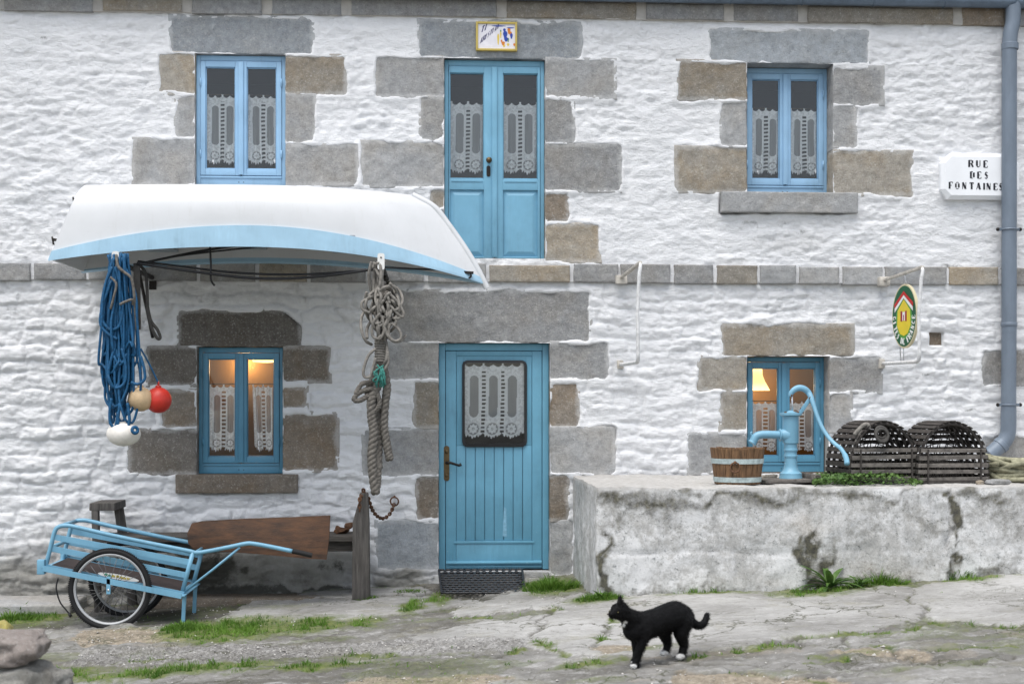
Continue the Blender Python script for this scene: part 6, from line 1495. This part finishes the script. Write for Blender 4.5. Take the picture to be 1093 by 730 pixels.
for txt, xs_2, yb, hpx in (('RUE', (1034.5, 1042.3, 1050.3), 178.7, 7.4), ('DES', (1036, 1043.7, 1051), 190.6, 7.2), ('FONTAINES', (1013.3, 1019.8, 1027.2, 1035.2, 1042.4, 1049.6, 1053.2, 1061, 1066.4), 202.4, 7.2)):
    for chx, xx in zip(txt, xs_2):
        o_ = Wp(xx, yb + (xx - 1040) * .03, -.0722); h = hpx * .00803; w = h * .78
        letter(mb, chx, lambda a, b, l: (o_.x + a, -.0722 - l * .0015, o_.z + b), h, w)
mb.build('lettering', M['sign_ink'], sign)
# tile plaque above the upstairs door
t0, t1 = P(508, 23.5, -.03), P(552, 55, -.03)
plq = empty('tile_plaque', ((t0.x + t1.x) / 2, -.02, t1.z), 'small yellow framed painted house name tile over the upstairs door', 'plaque')
mb = MB(); frame_ring(mb, t0.x, t1.z, t1.x, t0.z, -.045, .0, .018); mb.build('frame', flat('plaque_yellow', (.52, .40, .10, 1)), plq, bevel=.004, smooth=True)
MB().box(t0.x + .017, t1.x - .017, -.032, -.0, t1.z + .017, t0.z - .017).build('tile', flat('tile_white', (.74, .72, .76, 1), .25), plq)
W_, H2 = t1.x - t0.x, t0.z - t1.z
def tl_(u, v_, l=0): return Vector((t0.x + W_ * u, -.0322 - .0012 * l, t1.z + H2 * v_))
mb = MB()
def word(mb, txt, u0, v0, du, dv, h, w, sl):
    for i, chx in enumerate(txt):
        letter(mb, chx, lambda a, b, l: tl_(u0 + i * du + (a + b * sl) / W_, v0 + i * dv + (b + a * dv / du * H2 / W_) / H2, l), h, w)
word(mb, 'TI', .12, .62, .085, .07, .055, .026, .3); word(mb, 'KRISTIAN', .10, .24, .056, .068, .052, .020, .3); mb.build('lettering', flat('tile_ink', (.03, .03, .12, 1)), plq)
r = random.Random(5)
for nm_, col_, lst in (('blue_dab', (.02, .06, .36, 1), [(.71, .56, .05, .14), (.73, .40, .045, .08), (.69, .72, .03, .06), (.86, .52, .03, .1), (.55, .86, .16, .02), (.84, .80, .09, .02)]), ('orange_dab', (.62, .20, .02, 1), [(.80, .70, .035, .12), (.84, .60, .03, .08), (.66, .26, .04, .07), (.62, .34, .02, .05), (.93, .22, .025, .05)]),
                       ('yellow_dab', (.70, .52, .10, 1), [(.54, .4, .025, .2), (.60, .55, .02, .12), (.78, .22, .03, .05), (.68, .18, .03, .05)]), ('green_dab', (.08, .22, .10, 1), [(.78, .38, .02, .08), (.60, .66, .015, .07)])):
    mb = MB()
    for (u, v_, ru, rv) in lst: mb.prism([(u + ru * math.cos(t) * (1 + .2 * math.sin(3 * t)), v_ + rv * math.sin(t)) for t in np.linspace(0, 2 * PI, 16, endpoint=False)], lambda a, b, t: tl_(a, b, t), -.1, .8 + r.uniform(0, .5))
    mb.build(nm_, flat(nm_, col_, .3), plq)
# oval sign hung inside the right-hand rod frame
oc = P(966.5, 337.5, -.60); aw, ah = .195, 34.3 * 11.55 / 1500
dA = Vector((math.cos(math.radians(79)), -math.sin(math.radians(79)), 0)); dN = Vector((-dA.y, dA.x, 0)) * -1
if dN.x > 0: dN = -dN
def ov(a, b, l=0): return oc + dA * a + Vector((0, 0, b)) + dN * l
sgn = empty('oval_sign', oc, 'green oval holiday lodging sign with a yellow house emblem hanging from the rod frame', 'sign')
el = lambda s, n=48: [(aw * s * math.cos(t), ah * s * math.sin(t)) for t in np.linspace(0, 2 * PI, n, endpoint=False)]
mb = MB(); mb.prism(el(1.0), ov, -.012, .012); mb.build('rim', flat('sign_cream', (.62, .55, .36, 1)), sgn)
mb = MB(); mb.prism(el(.95), ov, -.0135, .0135); mb.build('panel', flat('sign_green', (.012, .10, .045, 1)), sgn)
def poly(name, pts, col, l0, l1):
    mb = MB(); mb.prism(pts, ov, l0, l1); return mb.build(name, flat('sign_' + name, col), sgn)
s_ = ah
poly('inner_field', [(.66 * aw * math.cos(t), -.10 * ah + .62 * ah * math.sin(t)) for t in np.linspace(0, 2 * PI, 40, endpoint=False)], (.08, .30, .05, 1), .0136, .0150)
poly('house_field', [(-.50 * aw, .18 * s_), (0, .52 * s_), (.50 * aw, .18 * s_), (.55 * aw, -.30 * s_), (.30 * aw, -.55 * s_), (0, -.62 * s_), (-.30 * aw, -.55 * s_), (-.55 * aw, -.30 * s_)], (.72, .56, .03, 1), .0151, .0165)
poly('white_gable', [(-.74 * aw, .14 * s_), (-.74 * aw, .26 * s_), (0, .66 * s_), (.74 * aw, .26 * s_), (.74 * aw, .14 * s_), (0, .56 * s_)], (.8, .8, .78, 1), .0166, .0180)
poly('red_roof', [(-.76 * aw, .27 * s_), (-.76 * aw, .40 * s_), (0, .78 * s_), (.76 * aw, .40 * s_), (.76 * aw, .27 * s_), (0, .67 * s_)], (.50, .02, .02, 1), .0166, .0182)
for a in (-.25, .12): poly('shutter', [(a * aw, -.16 * s_), ((a + .13) * aw, -.16 * s_), ((a + .13) * aw, .16 * s_), (a * aw, .16 * s_)], (.30, .015, .03, 1), .0166, .0182)
poly('window_light', [(-.10 * aw, -.14 * s_), (.10 * aw, -.14 * s_), (.10 * aw, .13 * s_), (-.10 * aw, .13 * s_)], (.75, .75, .75, 1), .0166, .0180)
poly('window_cross', [(-.03 * aw, -.14 * s_), (.03 * aw, -.14 * s_), (.03 * aw, .04 * s_), (-.03 * aw, .04 * s_)], (.3, .02, .05, 1), .0181, .0190)
mb = MB(); txt = 'GITES DE FRANCE'; n_ = len(txt)
for i, chx in enumerate(txt):
    if chx == ' ': continue
    t = math.radians(183 + (357 - 183) * i / (n_ - 1)); ex_, ey = .80 * aw * math.cos(t), .80 * ah * math.sin(t); tx, ty = -math.sin(t) * aw, math.cos(t) * ah; l_ = math.hypot(tx, ty); tx, ty = tx / l_, ty / l_
    letter(mb, chx, lambda a, b, l: ov(ex_ + (a - .014) * tx - (b - .022) * ty, ey + (a - .014) * ty + (b - .022) * tx, .0136 + l * .002), .05, .036)
mb.build('lettering', flat('sign_letters', (.8, .8, .78, 1)), sgn)
mb = MB(); top = ov(0, ah); hang = Vector((sx_, top.y, szt - .01)); mb.tube([top - Vector((0, 0, .01)), hang], .004, 6); mb.torus(top + Vector((0, 0, .012)), (1, 0, 0), .014, .004, 14, 6)
mb.build('hanging_wire', M['steel'], sgn, smooth=True)
for a, hh_ in ((-.10, .5), (-.03, .86)):
    bt = ov(a, -ah * hh_); MB().tube([bt, Vector((sx_, bt.y, szb))], .004, 6).build('lower_wire', M['steel'], sgn, smooth=True)
# ================================================================== stone kerb and foreground rocks
k0, k1 = P(-60, 650, -.52), P(78, 650, -.48); ztk = P(40, 641, -.35).z; zbk = P(40, 666, -.55).z - .06
mb = MB(); mb.box(k0.x, k1.x, -.56, -.02, zbk, ztk); tag(mb.build('stone_kerb', M['granite_grey'], origin='base', bevel=.03, seg=3, noise=.012, nscale=4, smooth=True), 'long flat stone kerb at the wall foot behind the cart wheel', 'kerb')
mb = MB(); a, b = P(150, 640, -.4), P(378, 640, -.35); zk = gz_at((a.x + b.x) / 2, -.3)
mb.box(a.x, b.x, -.38, -.02, zk - .12, zk + .02); tag(mb.build('stone_footing', M['granite_brown'], origin='base', bevel=.03, seg=3, noise=.014, nscale=4, smooth=True), 'low rough stone footing along the wall under the bench', 'kerb')
M['rock_pink'] = granite('rock_pink', L(168, 158, 152), L(142, 130, 123), .6, .4); M['rock_pale'] = granite('rock_pale', L(178, 176, 170), L(140, 132, 118), .5, .6); M['rock_lichen'] = granite('rock_lichen', L(184, 172, 96), L(150, 140, 110), .5, .4)
YR = -5.7
def rk(px, py, Y, r3, mat, lb, seed): c = P(px, py, Y); return boulder('rock', c, r3, mat, lb, 'rock', seed, 'rocks stacked in the near left corner')
rk(8, 691, YR, (.165, .17, .068), 'rock_pink', 'smooth pinkish rock lying on top of the near left stack', 201)
rk(-8, 684, YR + .28, (.085, .09, .085), 'rock_lichen', 'rock with yellow lichen behind the pinkish rock', 202)
rk(14, 730, YR, (.17, .17, .105), 'rock_pale', 'large pale grey rock under the pinkish rock', 203)
rk(57, 729, YR + .05, (.075, .10, .062), 'rock_pale', 'small pale rock at the right of the near left stack', 204)
rk(-40, 745, YR + .1, (.20, .2, .2), 'rock_pale', 'half hidden pale rock at the very corner of the photo', 205)
for k, (a, b, r3) in enumerate(((20, 775, (.3, .25, .14)), (70, 778, (.15, .2, .14)))): rk(a, b, YR, r3, 'rock_pale', ('wide pale rock at the base of the near left stack', 'smaller base rock of the near left stack')[k], 206 + k)
gzr = gz_at(P(30, 800, YR).x, YR); mb = MB()
rk(30, 812, YR, (.35, .3, max(.1, (P(30, 795, YR).z - gzr) / 2 + .05)), 'rock_pale', 'bottom rock of the near left stack, on the ground', 209)
c = P(1090, 623, -1.95); boulder('rock', c, (.07, .06, .03), 'rock_pale', 'small broken stone at the right end of the cistern foot', 'rock', 215, sub=3)
# ================================================================== cat
def Cz(px, py, Y): return P(px, py, Y)
YF_, YH_ = -4.62, -4.38      # front paws stand nearer than the hind paws
def capsules(lst, n=14, m=7):
    mb = MB()
    for (a, ra, b, rb) in lst:
        a, b = Vector(a), Vector(b); d = b - a; L_ = d.length; d.normalize(); pts, rs = [], []
        for k in range(m + 1): q = PI / 2 * k / m; pts.append(a - d * ra * math.cos(q)); rs.append(max(ra * math.sin(q), 1e-4))
        for k in range(m + 1): q = PI / 2 * k / m; pts.append(b + d * rb * math.sin(q)); rs.append(max(rb * math.cos(q), 1e-4))
        mb.tube(pts, rs, n)
    return mb
gp_f = Pg(676, 711.5); gp_h = Pg(721, 701.5)
YF_, YH_ = gp_f.y, gp_h.y
u = 7.62 / 1500                                              # metres per pixel at the cat
def yy_(px): t = (px - 676) / (721 - 676); return YF_ + .01 + (YH_ - YF_ - .02) * t
def K(px, py, dy=0): return P(px, py, yy_(px) + dy)
side = Vector((.72, .70, 0)).normalized()                     # rough left-right axis of the trunk is across this
ax_ = (K(721, 660) - K(676, 660)).normalized(); lat = Vector((-ax_.y, ax_.x, 0)).normalized()
if lat.y > 0: lat = -lat                                     # towards the viewer
def KL(px, py, l): return K(px, py) + lat * l
gz_f = ground_z(gp_f.x, gp_f.y)
C = []
def cap(a, ra, b, rb): C.append((a, ra, b, rb))
# trunk
tr = [((683, 667), 14.6), ((690, 666), 14.4), ((700, 662.5), 13.8), ((710, 659), 14.8), ((720, 656.5), 16.0), ((727, 658.5), 14)]
for (p, ra), (q_, rb) in zip(tr[:-1], tr[1:]): cap(K(*p), ra * u, K(*q_), rb * u)
cap(K(683, 668), 15 * u, K(676, 672), 11.5 * u)
cap(K(688, 671.5), 11.5 * u, K(704, 667), 10.0 * u)              # belly
cap(K(682, 664), 12 * u, K(673, 659.5), 9.2 * u); cap(K(677, 671), 10 * u, K(671, 664.5), 8 * u)    # neck and throat
# head (points left, a little up)
HD = K(661, 651.5)
cap(KL(663, 650.8, .0), 8.6 * u, KL(659.5, 651.2, 0), 8.0 * u); cap(KL(658.5, 653, 0), 6.6 * u, KL(652.6, 655.4, 0), 3.7 * u); cap(KL(655.5, 657.6, 0), 3.6 * u, KL(652.3, 657.6, 0), 2.6 * u); cap(KL(662, 653, 0), 7.8 * u, KL(672, 659, 0), 9.6 * u)
cap(KL(661, 655.5, .016), 4.8 * u, KL(658, 656, .012), 4.0 * u); cap(KL(661, 655.5, -.016), 4.8 * u, KL(658, 656, -.012), 4.0 * u)
# legs: front (near and far), hind (near and far)
gzz = lambda p: ground_z(p.x, p.y)
def leg(pts, label=None):
    for (p, ra), (q_, rb) in zip(pts[:-1], pts[1:]): cap(p, ra * u, q_, rb * u)
nf = .035; nh = .036
f1 = KL(676.0, 709.2, .0); f1.z = gzz(f1) + 3.0 * u
leg([(KL(682, 672, nf), 8.8), (KL(680.5, 684, nf), 5.8), (KL(678.5, 696, nf * .6), 4.4), (KL(677.2, 706, nf * .3), 4.3), (KL(677, 708.5, .01), 4.2)]); cap(KL(677, 709.0, .01), 3.6 * u, KL(674.0, 709.9, .012), 3.3 * u)
leg([(KL(684, 674, -nf), 8.4), (KL(684, 686, -nf), 5.6), (KL(683.4, 698, -nf * .8), 4.3), (KL(683, 704.5, -nf), 4.0)]); cap(KL(683, 705.3, -nf), 3.5 * u, KL(680.6, 706.2, -nf), 3.2 * u)
leg([(KL(724, 662, nh), 11.5), (KL(721.5, 675, nh), 8.2), (KL(724.8, 688, nh), 4.7), (KL(722.8, 697, nh), 4.4)]); cap(KL(723.0, 698.4, nh), 4.0 * u, KL(719.4, 699.2, nh), 3.9 * u)
leg([(KL(718, 663, -nh), 11), (KL(713.5, 676, -nh), 7.2), (KL(717.5, 687, -nh), 4.6), (KL(716.4, 695, -nh), 4.0)]); cap(KL(716.4, 696.4, -nh), 3.7 * u, KL(712.2, 697.6, -nh), 3.5 * u)
# tail
tl2 = [K(731, 655), K(735.5, 660), K(740, 665), K(745, 667.3), K(749, 666.6), K(752, 663.5), K(753.8, 659), K(754.5, 656)]
sm = smoothpts(tl2, 4)
for i in range(len(sm) - 1):
    f = i / len(sm); cap(sm[i], (5.4 - 2.4 * f + .0) * u, sm[i + 1], (5.4 - 2.4 * (i + 1) / len(sm)) * u)
mbc = capsules(C)
# ears as thin cones melted in by the remesh
def ear(base, tip, w, th):
    a = (tip - base).normalized(); s = Vector((ax_.x, ax_.y, 0)); f = a.cross(lat).normalized()
    v = [base + f * w, base + lat * th, base - f * w, base - lat * th, tip]; mbc.add(v, [(0, 1, 4), (1, 2, 4), (2, 3, 4), (3, 0, 4), (3, 2, 1, 0)])
ear(KL(659.8, 646.0, .022), KL(657.6, 631.5, .030), 6.2 * u, 3.2 * u); ear(KL(664.8, 646.0, -.022), KL(664.8, 633.0, -.034), 6.0 * u, 3.2 * u)
tmp = mbc.build('tmp_cat', [], origin=(0, 0, 0))
md_ = tmp.modifiers.new('r', 'REMESH'); md_.mode = 'VOXEL'; md_.voxel_size = .0052; md_.use_smooth_shade = True
s2 = tmp.modifiers.new('s', 'SMOOTH'); s2.iterations = 7; s2.factor = .55
dg = bpy.context.evaluated_depsgraph_get(); me = bpy.data.meshes.new_from_object(tmp.evaluated_get(dg)); bpy.data.objects.remove(tmp)
co = np.empty(len(me.vertices) * 3); me.vertices.foreach_get('co', co); co = co.reshape(-1, 3)
dist = lambda c, r_: np.linalg.norm((co - np.array(c)) / np.array(r_), axis=1)
nz = .35 * fbm(co[:, 0] * 40, co[:, 1] * 40, co[:, 2] * 40, 301, 3)
white = np.zeros(len(co))
for c, r_ in ((KL(665.6, 663.2, .01), (.013, .05, .010)), (KL(664.6, 667.5, .01), (.009, .05, .012)), (KL(654.6, 660.4, 0), (.008, .02, .004)), (KL(674.3, 710.5, .012), (.020, .03, .016)), (KL(720, 699.8, nh), (.030, .035, .020)), (KL(713.2, 698.0, -nh), (.032, .035, .018)), (KL(680, 707.4, -nf), (.012, .03, .010))):
    white = np.maximum(white, sstep(1.12, .86, dist(c, r_) + nz * .3))
me.vertices.foreach_set('co', (co + .0016 * np.stack([fbm(co[:, 0] * 60, co[:, 1] * 60, co[:, 2] * 90, 310 + k, 3) for k in range(3)], 1)).ravel())
at = me.attributes.new('white', 'FLOAT', 'POINT'); at.data.foreach_set('value', white.astype(np.float32))
me.polygons.foreach_set('use_smooth', [True] * len(me.polygons)); me.update(); me.materials.clear()
n = NT('cat_fur'); v = n.geo()
c = n.mix(n.attr('white'), n.ramp(n.noise(v, 60, 4, .7), .3, .7, (.0012, .0012, .0015, 1), (.0045, .0042, .0048, 1)), (.72, .71, .69, 1))
M['cat_fur'] = n.done(c, .5, n.bump(n.noise(n.geo((1, 1, .5)), 120, 4, .75), .8, .008), 0, .14, Sheen__Weight=.0)
cat = empty('cat', (gp_f.x + .1, (YF_ + YH_) / 2, gz_f), 'black cat with white hind paws and chin standing on the paving', 'cat')
WLc = WL['cat']; me.name = 'body'; body = link_mesh('body', me, cat, mats=[M['cat_fur']])
# short guard hairs over the coat
nv = np.empty(len(me.vertices) * 3); me.vertices.foreach_get('normal', nv); nv = nv.reshape(-1, 3); r = np.random.default_rng(3)
pick = r.integers(0, len(co), 26000); b0 = co[pick]; nn = nv[pick]; back = np.array([ax_.x, ax_.y, -.35]); back /= np.linalg.norm(back)
d = nn * .55 + back * .8 + r.normal(0, .18, nn.shape); d /= np.linalg.norm(d, axis=1, keepdims=True); sd = np.cross(d, nn); sd /= np.maximum(np.linalg.norm(sd, axis=1, keepdims=True), 1e-6); ln = (r.uniform(.008, .019, len(b0)) * (1 - .5 * white[pick]))[:, None]
hc = np.stack([b0 - sd * .0007 - nn * .001, b0 + sd * .0007 - nn * .001, b0 + d * ln], 1).reshape(-1, 3); tri = np.arange(len(hc)).reshape(-1, 3)
hm = np_mesh('coat', hc, tri, {'white': np.repeat(white[pick], 3)}, smooth=False); link_mesh('coat', hm, cat, mats=[M['cat_fur']])
n = NT('cat_eye'); M['cat_eye'] = n.done((.07, .06, .02, 1), .12); 
for l in (.030,):
    mb = MB(); mb.ball(KL(655.6, 652.6, l), .0045, 12, 8); mb.build('eye', M['cat_eye'], cat, smooth=True)
mb = MB(); mb.ball(KL(654.4, 652.8, -.026), .006, 12, 8); mb.build('eye', M['cat_eye'], cat, smooth=True)
mb = MB(); mb.ball(KL(648.9, 655.4, 0), (.006, .007, .0045), 10, 8); mb.build('nose', flat('cat_nose', (.03, .02, .02, 1), .3), cat, smooth=True)
# ================================================================== camera, sun, sky
cam = bpy.data.cameras.new('camera'); co_ = bpy.data.objects.new('camera', cam); COL.objects.link(co_)
cam.sensor_fit = 'HORIZONTAL'; cam.sensor_width = 36; cam.lens = 36 * F; cam.shift_y = 65.0 / 1093; cam.clip_start = .1; cam.clip_end = 1000
co_.location = (0, -DW, CAMZ); co_.rotation_euler = (PI / 2, 0, -TH)
cam.dof.use_dof = True; cam.dof.focus_distance = 10.6; cam.dof.aperture_fstop = 2.8
SC.camera = co_
SUN_EL, SUN_AZ = math.radians(68), math.radians(-28)          # azimuth measured from straight behind the camera, negative = from the left
sl = bpy.data.lights.new('sun', 'SUN'); sl.energy = 1.5; sl.angle = math.radians(50); sl.color = (1, .96, .90)
so_ = bpy.data.objects.new('sun', sl); COL.objects.link(so_)
sd_ = Vector((math.sin(SUN_AZ) * math.cos(SUN_EL), -math.cos(SUN_AZ) * math.cos(SUN_EL), math.sin(SUN_EL)))
so_.rotation_euler = (-sd_).to_track_quat('-Z', 'Y').to_euler(); so_.location = sd_ * 30
w = bpy.data.worlds.new('World'); SC.world = w; w.use_nodes = True; nt = w.node_tree
bg = nt.nodes['Background']; sky = nt.nodes.new('ShaderNodeTexSky'); sky.sky_type = 'NISHITA'; sky.sun_disc = False
sky.sun_elevation = SUN_EL; sky.sun_rotation = math.atan2(sd_.x, sd_.y); sky.air_density = 1.0; sky.dust_density = 1.0; sky.ozone_density = 1.0
hs = nt.nodes.new('ShaderNodeHueSaturation'); hs.inputs['Saturation'].default_value = .42
nt.links.new(sky.outputs[0], hs.inputs['Color']); nt.links.new(hs.outputs[0], bg.inputs['Color']); bg.inputs['Strength'].default_value = .085
SC.view_settings.view_transform = 'Standard'; SC.view_settings.look = 'None'; SC.view_settings.gamma = 1; SC.view_settings.exposure = 1.37; SC.view_settings.use_curve_mapping = False
SC.cycles.use_denoising = True; SC.cycles.max_bounces = 8; SC.cycles.transparent_max_bounces = 16
